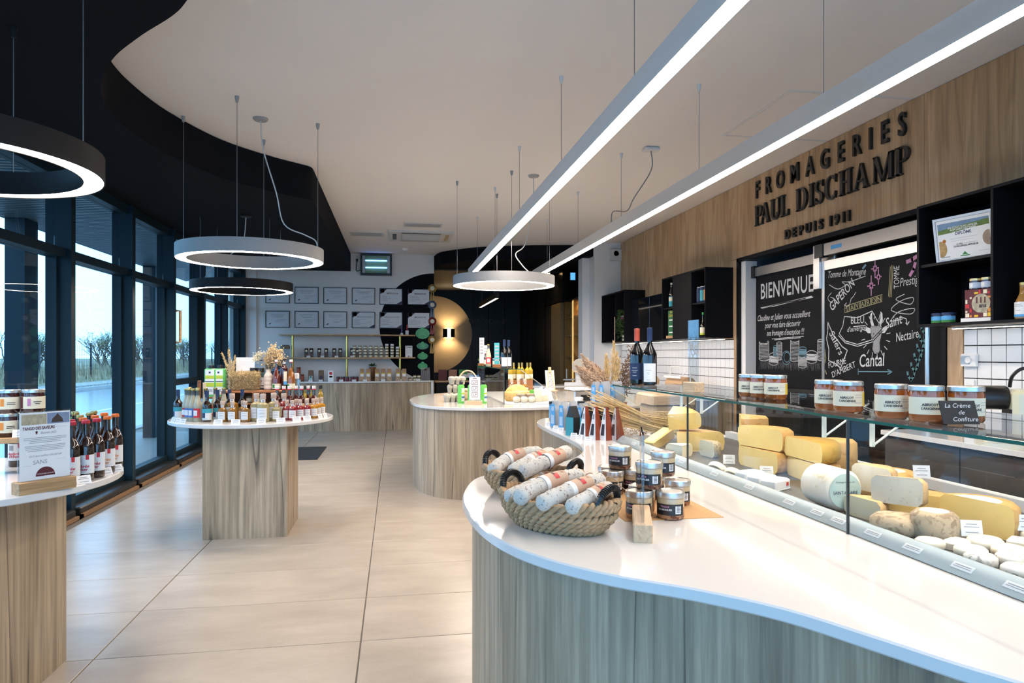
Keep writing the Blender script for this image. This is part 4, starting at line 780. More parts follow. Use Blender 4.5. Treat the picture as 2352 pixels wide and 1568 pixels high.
# ---- terrine jars on a kraft mat
tag(obj('kraft_mat', MB().bbox(.69,1.012,1.99,2.52,ZT+.0003,ZT+.002,.001), mat('kraft_mat',(.50,.29,.13),.85,var=.15,scale=160)), 'brown kraft mat under the terrine jars', 'mat')
tz = ZT+.0022
tj = [(.752,2.038,tz,-24,'terrine jar at the front left of the mat behind the acrylic sign'),(.845,2.012,tz,-20,'terrine jar at the front of the mat, right of the sign'),(.945,2.19,tz,-14,'terrine jar standing alone at the right of the mat'),(.782,2.40,tz,-8,'terrine jar with readable black label at the back left'),(.872,2.415,tz,-24,'dark terrine jar at the back beside the left one'),(.80,2.49,tz,0,'terrine jar hidden at the very back of the mat'),(.825,2.44,tz+.0845,-22,'terrine jar on top of the back jars'),(.795,2.065,tz+.0845,-24,'terrine jar on top of the two front jars'),(.925,2.27,tz+.0845,-10,'terrine jar on top at the back right'),(.90,2.30,tz,-20,'terrine jar under the back right upper one'),(.79,2.115,tz,-20,'terrine jar in the second row under the upper front one')]
for x,y,z,rz,lb in tj: place(K_terrine, (x,y,z), R(rz), lb, 'terrine jars on the kraft mat')
t = thing('sign_holder', 'clear acrylic menu sign seen edge on in a beech foot before the terrine jars', 'sign', (.70,1.875,ZT), R(71))
obj('block', MB().bbox(-.125,.125,-.026,.026,0,.05,.003), M_block, t); obj('sheet', MB().bbox(-.10,.10,-.004,.004,.035,.29,.002), M_acryl, t)
# ---- baskets of dried sausages
M_rush = mat('water_hyacinth', (.44,.28,.15), .7, var=.4, scale=40); M_salami = speckle('white_mould_casing', (.66,.63,.57), (.20,.13,.10), 120, .58, .75, .5, (.78,.76,.74)); M_band = mat('sausage_paper', (.56,.37,.26), .7, var=.06)
def basket(label, c, rz, L=.195, W=.12, H=.075):
    t = thing('rush_basket', label, 'basket', c, rz, 'rush baskets of dried sausages')
    def ov(a, k): return (L*k*math.cos(a), W*k*math.sin(a))
    obj('base', MB().prism([ov(6.2832*i/40,.66) for i in range(40)], .002,.012), M_rush, t)
    for j in range(6):
        k = .70+.30*math.sin(min(1,(j+.6)/5.5)*1.45); z = .012+H*j/5.5; n = 132
        for s in (0,1):
            P = []
            for i in range(n+1):
                a = 6.28318*i/n; w = a*22+s*math.pi+j*1.3; x, y = ov(a,k)
                zz = z+.0075*math.sin(w)+(.012*abs(math.cos(a))**3 if j > 3 else 0); q = 1+.0065/L*math.cos(w)*1.3
                P.append((x*q,y*q,zz))
            obj('braid', MB().tube(P, .0078, 6, cap=False), M_rush, t, ang=80)
    for s in (-1,1):
        a = catmull([(s*L*.90,-.05,H+.015),(s*L*.95,-.035,H+.048),(s*L*.97,0,H+.062),(s*L*.95,.035,H+.048),(s*L*.90,.05,H+.015)],7)
        h = obj('handle', MB().tube(a, .0085, 8), M_blackplastic, t)
        cm = MB()
        for i in range(2,len(a)-2): cm.tube([Vector(a[i])-(Vector(a[i+1])-Vector(a[i]))*.2, Vector(a[i])+(Vector(a[i+1])-Vector(a[i]))*.25], .0115, 8)
        obj('cord_wrap', cm, M_blackplastic, h)
    return t
def salami(label, pts, r=.023):
    P = catmull(pts, 7); n = len(P)
    base = Vector(P[0]); Q = [Vector(p)-base for p in P]
    rr = []
    rg = random.Random(len(label)*7+int(pts[0][1]*1000))
    for i in range(n):
        t_ = i/(n-1); e = min(1, (t_/.07)**.5 if t_ < .07 else 1)*min(1, ((1-t_)/.12)**.6 if t_ > .88 else 1)
        rr.append(max(.004, r*e*(1+.07*rg.uniform(-1,1))))
    o = thing('dried_sausage', label, 'sausage', base, 0, 'dried sausages in the baskets')
    obj('casing', MB().tube(Q, rr, 14), M_salami, o, ang=60)
    i0, i1 = int(n*.40), int(n*.70)
    obj('paper_band', MB().tube(Q[i0:i1], [r*1.06]*(i1-i0), 16, cap=False), M_band, o, ang=60)
    obj('white_edge', MB().tube(Q[i0-1:i0+2], [r*1.075]*3, 16, cap=False), M_paper, o, ang=60)
    pr = MB(); k0 = i0+int((i1-i0)*.45)
    for q in range(4): pr.tube([Q[i1-2]+(Q[i1-3]-Q[i1-2])*(.32*q), Q[i1-2]+(Q[i1-3]-Q[i1-2])*(.32*q+.09)], r*1.072, 16, R(-40), R(120), cap=False)
    obj('line_print', pr, M_brownp, o, ang=60)
    k1 = min(i0+5, i1-2)
    obj('red_print', MB().tube(Q[k1-1:k1+2], r*1.075, 16, R(30), R(75), cap=False), M_red, o, ang=60)
    obj('black_print', MB().tube([Q[k1-1]+(Q[k1]-Q[k1-1])*.2,Q[k1]], r*1.08, 16, R(62), R(95), cap=False), M_ink, o, ang=60)
    obj('end_knot', MB().ell(Q[-1], .009,.009,.008, 8, 5), mat('casing_knot',(.30,.17,.10),.7), o)
    obj('string', MB().tube(catmull([Q[-1],Q[-1]+Vector((.02,.01,.006)),Q[-1]+Vector((.045,.005,-.008)),Q[-1]+Vector((.05,-.02,-.02))],5), .0014, 5), M_rush, o)
    return o
ax = R(-52)
basket('front rush basket with black handles at the rounded end of the counter', (.475,1.975,ZT+.001), ax)
basket('rear rush basket behind it, piled with white sausages', (.49,2.44,ZT+.001), ax+R(6))
def rel(c, rz, u, v, z): return (c[0]+u*math.cos(rz)-v*math.sin(rz), c[1]+u*math.sin(rz)+v*math.cos(rz), ZT+z)
def sg(c, label, u0, u1, z0, z1, bend=0.0, v0=-.125, v1=.135, r=.023):
    P = []
    for k in range(6):
        f = k/5; P.append(rel(c, ax, u0+(u1-u0)*f+bend*math.sin(math.pi*f), v0+(v1-v0)*f, z0+(z1-z0)*f+.012*math.sin(math.pi*f)))
    return salami(label, P, r)
A_, B_ = (.475,1.975), (.49,2.44)
sg(A_,'rightmost dried sausage lying under the handle of the front basket', .120,.105, .085,.112, .02, -.11,.12)
sg(A_,'second dried sausage from the right in the front basket', .045,.06, .092,.125, .015, -.145,.15, .025)
sg(A_,'third dried sausage from the right, with turned paper band', -.03,-.005, .098,.130, -.01, -.15,.145, .026)
sg(A_,'dried sausage at the far end of the front basket', -.10,-.075, .085,.115, .01, -.12,.14)
sg(A_,'dried sausage underneath the others in the front basket', .02,.02, .048,.05, 0, -.06,.06)
sg(B_,'long curved white sausage in front in the rear basket with red print band', .075,.055, .105,.148, .03, -.15,.15, .026)
sg(B_,'white sausage second from the front in the rear basket', .0,.0, .095,.14, .01, -.12,.13)
sg(B_,'white sausage at the back of the rear basket with lined band', -.09,-.06, .085,.135, -.03, -.12,.14, .025)
sg(B_,'white sausage lying low under the rear pile', .05,.06, .050,.055, 0, -.06,.06)
sg(B_,'white sausage wedged at the far end of the rear basket', -.13,-.13, .06,.09, 0, -.07,.08)
# ---- dry goods on the far lobe of the counter
def at_(x, y, z=0): return (x, y, ZT+z)
for k, (x,y) in enumerate([(1.135,3.985),(1.185,3.945),(1.24,3.915),(1.30,3.905)]):
    place(K_spice, at_(x,y), R(28), '%s red brown spice sachet of the front row on the far counter lobe' % ('first','second','third','last')[k], 'spice sachets in the front row')
for k, (x,y) in enumerate([(1.10,4.16),(1.17,4.08),(1.23,4.06),(1.29,4.04)]):
    place(K_darkspice, at_(x,y), R(26), 'charcoal sachet with teal side, %s in the second row of packets' % ORD[k], 'charcoal sachets in the second row')
for k, (x,y) in enumerate([(1.10,4.62),(1.125,4.48),(1.15,4.34),(1.19,4.50),(1.20,4.30),(1.27,4.42),(1.24,4.22),(1.32,4.24)]):
    place(K_tea, at_(x,y), R(30), 'clear tea bag with blue label, %s of the loose group on the lobe' % ORD[k], 'clear tea bags standing on the lobe')
K_blackjar = kind('black_lid_jar','jar',('glass',LM([(.033,0),(.036,.005),(.036,.12),(.033,.128)]),M_jamd),('lid',LM([(.037,.128),(.037,.148),(.001,.149)],18),M_capblack),('label',patch(.0366,.02,.115,-100,190,10),M_sky))
place(K_blackjar, at_(1.20,5.12), R(20), 'tall jar with black lid and blue label at the lobe end'); place(K_blackjar, at_(1.42,5.10), R(0), 'tall jar with black lid beside the wooden stand')
K_pinkjar = kind('pink_lid_jar','jar',('glass',LM([(.026,0),(.028,.004),(.028,.055)]),M_jamd),('lid',LM([(.029,.056),(.029,.07),(.001,.071)],16),mat('pink_lid',(.6,.38,.34),.5)),('label',patch(.0286,.01,.045,-100,150,8),M_paper))
place(K_pinkjar, at_(1.14,4.245), 0, 'small jar with pink lid among the charcoal sachets')
for k, (x,y) in enumerate([(1.068,4.74),(1.066,4.62),(1.067,4.50),(1.066,4.36),(1.075,4.06),(1.083,3.96),(1.11,3.86)]):
    price_card(at_(x,y), R(-35), 'small price card in a clear clip, %s along the far lobe edge' % ORD[k], 'price clips along the lobe', .02,.03,30)
t = thing('wooden_stand', 'dark octagonal wooden tray stand with bags on the far lobe', 'stand', at_(1.50,4.72))
obj('tray', MB().lathe([(.001,.12),(.13,.12),(.155,.165),(.147,.165),(.125,.128),(.001,.128)], 8), M_crate, t, ang=20); obj('foot', MB().lathe([(.06,0),(.06,.015),(.025,.03),(.025,.12)], 16), M_crate, t)
for k, (x,y) in enumerate([(1.415,4.70),(1.46,4.66),(1.50,4.74),(1.55,4.68),(1.585,4.72)]):
    place(K_tea, (x,y,ZT+.129), R(28), 'clear bag with blue label, %s on the octagonal wooden stand' % ORD[k], 'bags on the wooden stand', .98)
# dried pampas and grasses in a tall vase
def plume(mb, base, tip, w, n, rg, droop=.06, fl=.035):
    b, t_ = Vector(base), Vector(tip); d = t_-b
    for _ in range(n):
        f = rg.uniform(.0,1)**.8; p = b+d*f; ww = w*math.sin(math.pi*min(1,f*.9+.12))
        q = p+Vector((rg.gauss(0,ww*.5),rg.gauss(0,ww*.5),rg.gauss(0,ww*.35)))
        e = q+d.normalized()*fl*rg.uniform(.5,1.2)+Vector((rg.uniform(-1,1),rg.uniform(-1,1),rg.uniform(-1,.3)))*fl*.5
        s = Vector((rg.uniform(-1,1),rg.uniform(-1,1),rg.uniform(-1,1)))*.003
        mb.add([p*.5+q*.5, q+s, e, q-s], [(0,1,2,3)])
def stems(mb, base, tips, r=.0018):
    for t_ in tips: mb.tube([base, tuple((Vector(base)*.5+Vector(t_)*.5)+Vector((0,0,.02))), t_], r, 4, cap=False)
M_pamp = mat('pampas_beige', (.70,.51,.36), .95, var=.25); M_pampd = mat('pampas_brown', (.46,.31,.22), .95, var=.25); M_wheat = mat('wheat_gold', (.76,.56,.28), .85, var=.2); M_seed = mat('dark_seed_heads', (.17,.10,.07), .95, var=.4); M_stem = mat('dry_stem', (.45,.33,.16), .85)
rg = random.Random(5)
t = thing('dried_bouquet', 'large vase of dried pampas and golden grasses behind the bags', 'dried flowers', at_(1.66,5.14))
obj('vase', MB().lathe([(.045,0),(.065,.01),(.075,.10),(.06,.19),(.045,.22),(.05,.235),(.042,.235),(.035,.2)], 24), mat('stone_vase',(.40,.36,.32),.7), t)
mb = MB(); tips1 = [(-.30,-.10,.42),(-.22,.02,.50),(-.16,-.05,.40),(-.24,-.06,.33)]
for tp in tips1: plume(mb, (tp[0]*.25,tp[1]*.25,.24), tp, .058, 2300, rg, fl=.024)
o = obj('pampas_plumes', mb, M_pamp, t, ang=None); o['kind'] = 'stuff'
mb = MB()
for tp in [(-.20,.0,.36),(-.13,-.06,.33),(-.10,.05,.42)]: plume(mb, (tp[0]*.2,tp[1]*.2,.22), tp, .055, 1300, rg, fl=.024)
o = obj('brown_plumes', mb, M_pampd, t, ang=None); o['kind'] = 'stuff'
mb = MB(); tips3 = [(.02,-.03,.60),(.06,.02,.52),(-.02,.04,.50),(.05,-.06,.46),(-.05,-.04,.47)]
for tp in tips3: plume(mb, (tp[0]*.6,tp[1]*.6,.30), tp, .022, 450, rg, fl=.03)
o = obj('grass_heads', mb, M_wheat, t, ang=None); o['kind'] = 'stuff'
mb = MB()
for tp in [(.15,-.05,.50),(.19,.0,.56),(.13,.03,.44),(.22,-.03,.46),(.17,-.08,.40)]:
    for _ in range(170):
        f = rg.uniform(.35,1); c = Vector(tp)*f+Vector((rg.gauss(0,.022),rg.gauss(0,.022),rg.gauss(0,.02))); r_ = rg.uniform(.003,.006); mb.ell(c, r_,r_,r_*1.3, 4, 3)
o = obj('seed_heads', mb, M_seed, t, ang=None); o['kind'] = 'stuff'
mb = MB(); stems(mb, (0,0,.16), tips1+tips3+[(.15,-.05,.50),(.19,.0,.56),(.22,-.03,.46)]); obj('stems', mb, M_stem, t, ang=None)
# wheat sheaf leaning beyond the end pane
t = thing('wheat_sheaf', 'sheaf of dry wheat leaning past the far end of the cheese case', 'dried flowers', at_(1.45,4.06))
mb = MB(); hb = MB(); rg = random.Random(9)
for k in range(105):
    o_ = Vector((rg.gauss(0,.03),rg.gauss(0,.026),rg.gauss(0,.032)))
    a, b = Vector((-.21,.0,.205))+o_*1.5, Vector((.06,-.03,.095))+o_*.8; c = Vector((.26,-.05,.045))+o_*1.3
    if c.z < .012: c.z = .012
    if b.z < .02: b.z = .02
    mb.tube([a*rg.uniform(.9,1.08), b, c], .0021, 4, cap=False)
    for q in range(8):
        p = c+(c-b).normalized()*(-.01*q); hb.ell(p+Vector((rg.uniform(-.004,.004),rg.uniform(-.004,.004),rg.uniform(0,.006))), .003,.003,.005, 4, 3)
o = obj('straws', mb, M_wheat, t, ang=None); o['kind'] = 'stuff'; o = obj('ears', hb, M_stem, t, ang=None); o['kind'] = 'stuff'
mb = MB()
for k in range(700):
    c = Vector((rg.uniform(-.12,.18),rg.uniform(-.06,.04),rg.uniform(.012,.14))); s = Vector((rg.uniform(-1,1),rg.uniform(-1,1),rg.uniform(-.4,1)))*.014; w = Vector((rg.uniform(-1,1),rg.uniform(-1,1),rg.uniform(-1,1)))*.004
    mb.add([c-s,c+w,c+s,c-w], [(0,1,2,3)])
o = obj('dried_blooms', mb, M_pamp, t, ang=None); o['kind'] = 'stuff'
# ================================================================== BOTTLE TABLE (middle)
def on(x, y, z=0): return (x, y, ZT+z)
L1 = 'clear lemonade bottle with red label on the bottle table, by the window edge'; L2 = 'clear lemonade bottle with blue label in the same row'
place(K_lem_red, on(-1.585,5.60), R(-25), 'clear lemonade bottle with red label behind the blue label ones'); place(K_lem_blue, on(-1.555,5.565), R(-25), 'lemonade bottle with blue label, farther of the two'); place(K_lem_blue, on(-1.52,5.535), R(-25), 'lemonade bottle with blue label, nearer of the two'); place(K_lem_red, on(-1.475,5.50), R(-20), 'lemonade bottle with red label at the front of the row')
for k, (x, y) in enumerate([(-1.60,5.72),(-1.53,5.70),(-1.46,5.66),(-1.40,5.70),(-1.62,5.82),(-1.33,5.68)]): place(K_lem_red, on(x,y), R(-20), 'clear gold capped bottle, %s in the crowded second row of the bottle table' % ORD[k], 'gold capped bottles in the second row')
place(K_brown, on(-1.40,5.462), R(-8), 'brown ale bottle with teal label, at the front edge of the bottle table'); place(K_brown, on(-1.345,5.545), R(-8), 'brown ale bottle with teal label just behind the front one')
place(K_brown, on(-1.665,5.67), R(-30), 'brown ale bottle with teal label at the window side of the table')
place(K_brown, on(-1.27,5.60), R(0), 'dark necked ale bottle behind the first amber flask'); place(K_brown, on(-1.18,5.62), R(0), 'dark necked ale bottle behind the second amber flask')
for x, y, l in [(-1.285,5.44,'first small amber flask from the ale bottles in the front row'),(-1.21,5.425,'second small amber flask in the front row'),(-1.115,5.415,'third small amber flask in the front row'),(-1.15,5.50,'small amber flask in the second row')]: place(K_amber, on(x,y), R(0), l, 'small amber flasks')
place(K_amberbig, on(-1.235,5.53), 0, 'large amber flask standing behind the small ones')
place(K_palebig, on(-.985,5.40), R(2), 'large pale yellow flask with tall label at the table front'); place(K_palebig, on(-1.045,5.47), R(0), 'large pale flask behind the front large one'); place(K_palebig, on(-.925,5.50), R(0), 'large pale flask at the back behind the small pale one')
place(K_pale, on(-.895,5.44), R(5), 'small pale yellow flask right of the large one')
place(K_redbig, on(-.865,5.60), R(20), 'large red flask behind the small red ones')
for x, y, l in [(-.83,5.515,'small red flask, leftmost of the red front row'),(-.785,5.485,'small red flask at the very front of the red row'),(-.735,5.545,'small red flask third in the red row'),(-.69,5.585,'small red flask last in the red row'),(-.77,5.60,'small red flask in the second red row')]: place(K_redf, on(x,y), R(14), l, 'small red flasks')
for x, y, l in [(-.645,5.645,'small orange flask beside the red row'),(-.625,5.715,'small orange flask in the middle of the orange row'),(-.60,5.80,'small orange flask at the far end of the row'),(-.70,5.69,'small orange flask behind the red row')]: place(K_orangef, on(x,y), R(25), l, 'small orange flasks')
for x, y, l in [(-.735,5.80,'golden oil bottle with black cap, left of the three'),(-.675,5.82,'golden oil bottle with black cap, middle of the three'),(-.615,5.885,'golden oil bottle with black cap nearest to the table edge')]: place(K_oil, on(x,y), R(10), l, 'golden oil bottles')
for k in range(7): place(K_syrup, on(-.945+.048*k, 5.78+.03*(k%2)), 0, 'dark syrup bottle with white cap, %s in the row behind the flasks' % ORD[k], 'white capped syrup bottles')
# wooden riser and what stands on it
t = thing('wooden_crate', 'brown wooden crate riser in the middle of the bottle table', 'crate', on(-1.15,5.98))
obj('top_board', MB().bbox(-.24,.24,-.14,.14,.195,.212,.003), M_crate, t); obj('bottom_board', MB().bbox(-.24,.24,-.14,.14,0,.015,.003), M_crate, t)
for x in (-.24,.0,.222): obj('side_board', MB().box(x,x+.018,-.135,.135,.015,.195), M_crate, t)
obj('back_board', MB().box(-.222,.222,.12,.135,.015,.195), M_crate, t); obj('shelf_board', MB().box(-.222,.0,-.13,.12,.10,.112), M_crate, t)
for k in range(2): place(K_smalljar, on(-1.18+.075*k, 5.92, .113), 0, 'small pale lid jar inside the crate, %s one' % ('left','right')[k], 'jars in the crate')
ZR = .2125
t = thing('hay_block', 'block of pressed hay on the wooden crate', 'hay', on(-1.235,5.98,ZR))
M_hay = mat('hay_strands', (.52,.38,.19), .9, var=.35, scale=60); M_hayd = mat('hay_core', (.24,.17,.08), .95)
obj('core', MB().bbox(-.105,.105,-.075,.075,.004,.135,.02), M_hayd, t)
mb = MB(); rg = random.Random(21)
for k in range(2600):
    f = rg.choice('xXyYZZ'); u, v = rg.uniform(-1,1), rg.uniform(-1,1)
    c = {'x':(-.106,.076*u,.07+.066*v),'X':(.106,.076*u,.07+.066*v),'y':(.106*u,-.077,.07+.066*v),'Y':(.106*u,.077,.07+.066*v),'Z':(.106*u,.076*v,.137)}[f]
    c = Vector(c)+Vector((rg.gauss(0,.004),rg.gauss(0,.004),rg.gauss(0,.004))); d = Vector((rg.uniform(-1,1),rg.uniform(-1,1),rg.uniform(-1,1))).normalized()*rg.uniform(.012,.03); s = Vector((rg.uniform(-1,1),rg.uniform(-1,1),rg.uniform(-1,1)))*.0012
    c.z = max(c.z,.012); m_ = c+Vector((rg.gauss(0,.005),rg.gauss(0,.005),rg.gauss(0,.004)))
    mb.add([c-d-s,c-d+s,m_+s,m_-s,c+d+s,c+d-s], [(0,1,2,3),(3,2,4,5)])
for i, p in enumerate(mb.v):
    if p[2] < .002: mb.v[i] = (p[0],p[1],.002)
o = obj('strands', mb, M_hay, t, ang=None); o['kind'] = 'stuff'
t = thing('flower_vase', 'cream ribbed bottle vase with dried flowers on the crate', 'vase', on(-1.045,5.96,ZR))
pr = [(.030,0),(.034,.004)]+[(.036+.002*math.sin(i*1.57)-.000*i, .01+.0085*i) for i in range(13)]+[(.030,.128),(.020,.142),(.019,.165),(.021,.170),(.017,.170),(.015,.15)]
obj('body', MB().lathe(pr, 24), mat('cream_ceramic',(.70,.58,.48),.5), t)
mb = MB(); rg = random.Random(31)
for tp in [(.05,0,.36),(.09,.02,.32),(.02,-.02,.33),(.11,-.02,.27),(.06,.03,.30),(-.01,.01,.29)]:
    for _ in range(150):
        f = rg.uniform(.55,1.05); c = Vector((tp[0]*f,tp[1]*f,.13+(tp[2]-.13)*f))+Vector((rg.gauss(0,.018),rg.gauss(0,.018),rg.gauss(0,.016))); r_ = rg.uniform(.003,.007); mb.ell(c, r_,r_,r_, 4, 3)
o = obj('dried_blooms', mb, mat('dried_bloom',(.62,.44,.24),.95,var=.3), t, ang=None); o['kind'] = 'stuff'
mb = MB()
for tp in [(-.06,.0,.30),(-.10,.01,.28),(-.085,-.02,.26)]:
    for _ in range(70):
        c = Vector(tp)+Vector((rg.gauss(0,.016),rg.gauss(0,.014),rg.gauss(0,.014))); r_ = rg.uniform(.003,.006); mb.ell(c, r_,r_,r_*.7, 4, 3)
o = obj('white_blooms', mb, mat('cream_bloom',(.72,.62,.42),.95,var=.2), t, ang=None); o['kind'] = 'stuff'
mb = MB(); stems(mb, (0,0,.12), [(.05,0,.33),(.09,.02,.30),(.02,-.02,.31),(.11,-.02,.26),(-.06,0,.28),(-.10,.01,.27),(.0,.02,.3)], .0014); obj('stems', mb, M_stem, t, ang=None)
t = thing('grass_bunch', 'bunch of dry feathery grass behind the white card', 'dried flowers', on(-1.345,6.03,ZR))
mb = MB()
for k in range(3): plume(mb, (0,0,.10), (-.08+.05*k,.0,.30-.01*k+.04*(k==1)), .014, 260, rg, fl=.022)
stems(mb, (0,0,.0), [(-.06,0,.2),(-.02,0,.22),(.02,0,.2)], .0016); o = obj('grass_heads', mb, M_wheat, t, ang=None); o['kind'] = 'stuff'
for x, l in ((-1.512,'green oil can farther from the hay block'),(-1.444,'green oil can touching the hay block')): place(K_can, on(x,6.03,.155), R(-8), l, 'green oil cans')
t = thing('small_riser', 'low wooden riser under the green oil cans', 'crate', on(-1.478,6.03)); obj('top_board', MB().bbox(-.085,.085,-.05,.05,.14,.154,.002), M_crate, t)
for x in (-.085,.07): obj('leg_board', MB().box(x,x+.015,-.045,.045,0,.139), M_crate, t)
for x, l in ((-1.185,'petrol blue tin left of the vase'),(-1.125,'petrol blue tin right behind the vase')): place(K_bluecan, on(x,6.07,ZR+.0), 0, l, 'petrol tins', 1.35)
t = thing('card_sign', 'plain white paper card standing above the hay block', 'sign', on(-1.25,6.068,ZR)); obj('card', MB().box(-.075,.075,-.001,.001,.1,.27), M_paper, t); obj('stick', MB().box(-.004,.004,.002,.006,0,.25), M_block, t)
tm_ = MB(); 
for z in (.25,.235,.22,.205): tm_.box(-.05,.05,-.0018,-.0012,z,z+.002)
obj('print', tm_, mat('faint_print',(.62,.62,.63),.7), t)
for x, y, k_, l in [(-.975,5.93,K_swing,'red brown swing top bottle beside the vase'),(-.935,6.02,K_swing,'swing top bottle half hidden in the back'),(-.862,5.95,K_swing_amber,'amber swing top bottle at the end of the crate')]: place(k_, on(x,y,ZR), R(0), l, 'swing top bottles', .85)
place(K_darkb, on(-.915,5.94,ZR), R(0), 'tall dark cordial bottle with black cap on the crate', None, .85)
t = thing('carafe', 'clear conical glass carafe with white stopper', 'carafe', on(-.835,6.10,.0)); obj('glass', MB().lathe([(.05,0),(.054,.006),(.05,.14),(.018,.27),(.018,.31)], 20), G_clear, t); obj('stopper', MB().lathe([(.02,.30),(.02,.345),(.001,.346)], 14), M_capwhite, t)
t = thing('wooden_scoops', 'two flat wooden paddles standing among the gold capped bottles', 'utensil', on(-1.52,5.76)); obj('paddle', MB().bbox(-.028,.0,-.004,.004,.15,.30,.003), M_crate, t); obj('paddle', MB().bbox(.012,.036,-.004,.004,.15,.285,.003), M_block, t); obj('holder', MB().lathe([(.03,0),(.03,.16)], 14), G_clear, t)
for x, y, rz, l in [(-1.655,5.50,-40,'at the window side rim'),(-1.60,5.43,-30,'before the blue label lemonade'),(-1.545,5.36,-25,'before the red label lemonade'),(-1.275,5.262,-6,'before the first amber flask'),(-1.15,5.25,-2,'before the third amber flask'),(-.975,5.27,4,'under the large pale flask'),(-.845,5.33,12,'before the small pale flask'),(-.74,5.41,22,'before the red flasks'),(-.67,5.47,30,'before the last red flask'),(-.585,5.62,50,'at the far rim'),(-.555,5.70,60,'last along the rim')]:
    price_card(on(x,y), R(rz), 'white price card on the bottle table '+l, 'price cards on the bottle table', .032 if -1.4 < x < -.6 else .024, .036, 22)
# ================================================================== BEER TABLE (near the window)
rows = [(-1.262,2.955,'red'),(-1.235,3.015,'red'),(-1.222,3.085,'red'),(-1.222,3.19,'orange'),(-1.235,3.31,'orange')]
names = ['frontmost beer bottle with red cap beside the paper sign','second beer bottle with red cap from the paper sign','third beer bottle with red cap from the paper sign','beer bottle with orange cap and orange print near the table rim','last front beer bottle toward the rim']
KB = dict(red=K_beer_red, orange=K_beer_orange, gold=K_beer_gold, green=K_beer_green)
for (x,y,c), l in zip(rows, names): place(KB[c], on(x,y), R(-18), l, 'front beer bottles')
rg = random.Random(4); n = 0
for j, (off, cs) in enumerate([(.075,['red','red','orange','orange','orange']),(.15,['orange','orange','green','gold','gold']),(.225,['orange','gold','gold','green','gold']),(.30,['gold','gold','gold','gold','gold'])]):
    for k, c in enumerate(cs):
        x, y = rows[k][0]-off*.95, rows[k][1]+off*.35+.01*k
        if x < -1.41 and y < 3.37: continue
        place(KB[c], on(x,y), R(-18+rg.uniform(-20,20)), 'beer bottle with %s cap, %s in the %s row back from the front bottles' % (c, ORD[k], ORD[j]), c+' capped beers')
for k in range(5): place(K_beer_gold, on(-1.70+.075*k,3.44+.015*k), 0, 'beer bottle with gold cap, %s in the rearmost row by the jars' % ORD[k], 'gold capped beers')
t = thing('menu_sign', 'clear acrylic stand with printed producer sheet in an oak foot', 'sign', on(-1.29,2.806), R(50))
obj('foot', MB().bbox(-.098,.098,-.03,.03,0,.045,.003), M_plank, t); obj('acrylic', MB().box(-.09,.09,-.0032,.0032,.03,.30), M_acryl, t)
sh = obj('sheet', MB().box(-.086,.086,-.0046,-.0036,.046,.295), M_paper, t); FR = (R(90),0,0); yy = -.0052
obj('photo_print', MB().box(-.080,.004,yy-.0002,yy,.250,.288), mat('photo_jars',(.45,.38,.26),.6,var=.5,scale=80), t); obj('photo_print', MB().box(.006,.084,yy-.0002,yy,.250,.290), mat('photo_sky',(.20,.26,.38),.6,var=.4,scale=60), t)
obj('photo_house', MB().prism([(.02,.254),(.062,.254),(.058,.268),(.045,.282),(.042,.288),(.038,.282),(.024,.268)], 0,.0003).xf(Matrix.Translation((0,yy-.0003,0)) @ Matrix.Rotation(R(90),4,'X')), mat('photo_brown',(.05,.03,.025),.6), t)
text('TANGO DES SAVEURS', .0155, M_maroon, t, (-.022,yy-.0002,.236), FR, off=.0004)['fit'] = .108; text('Basset (42)', .012, M_inkgrey, t, (.01,yy-.0002,.218), FR, shear=.3)
obj('pin_print', MB().lathe([(.001,0),(.004,0)], 12).add([(-.0035,-.002,0),(0,-.010,0),(.0035,-.002,0)],[(0,1,2)]).xf(Matrix.Translation((-.030,yy-.0003,.222)) @ Matrix.Rotation(R(90),4,'X')), M_maroon, t)
pm = MB(); rg = random.Random(2)
for k, z in enumerate([.200,.194,.188,.182,.170,.164,.158,.152]):
    w = .07*rg.uniform(.75,1.05); pm.box(-w,w,yy-.0004,yy-.0001,z,z+.0016)
pm.box(.02,.075,yy-.0004,yy-.0001,.237,.2375).box(-.076,-.05,yy-.0004,yy-.0001,.100,.1005).box(.04,.07,yy-.0004,yy-.0001,.115,.1155)
obj('text_print', pm, M_inkgrey, t, ang=None)
text('Qu\'il sera meilleur d\'un bel été', .0105, M_inkgrey, t, (.0,yy-.0002,.134), FR, shear=.35, sx=.85); text('SANS', .021, M_inkgrey, t, (-.018,yy-.0002,.110), FR); 
obj('seal_print', MB().lathe([(.001,0),(.033,0)], 24, 0, math.pi, caps=False).xf(Matrix.Translation((.0,yy-.0003,.058)) @ Matrix.Rotation(R(90),4,'X')), M_maroon, t)
text('TANGO DES SAVEURS', .006, M_paper, t, (0,yy-.0006,.066), FR)
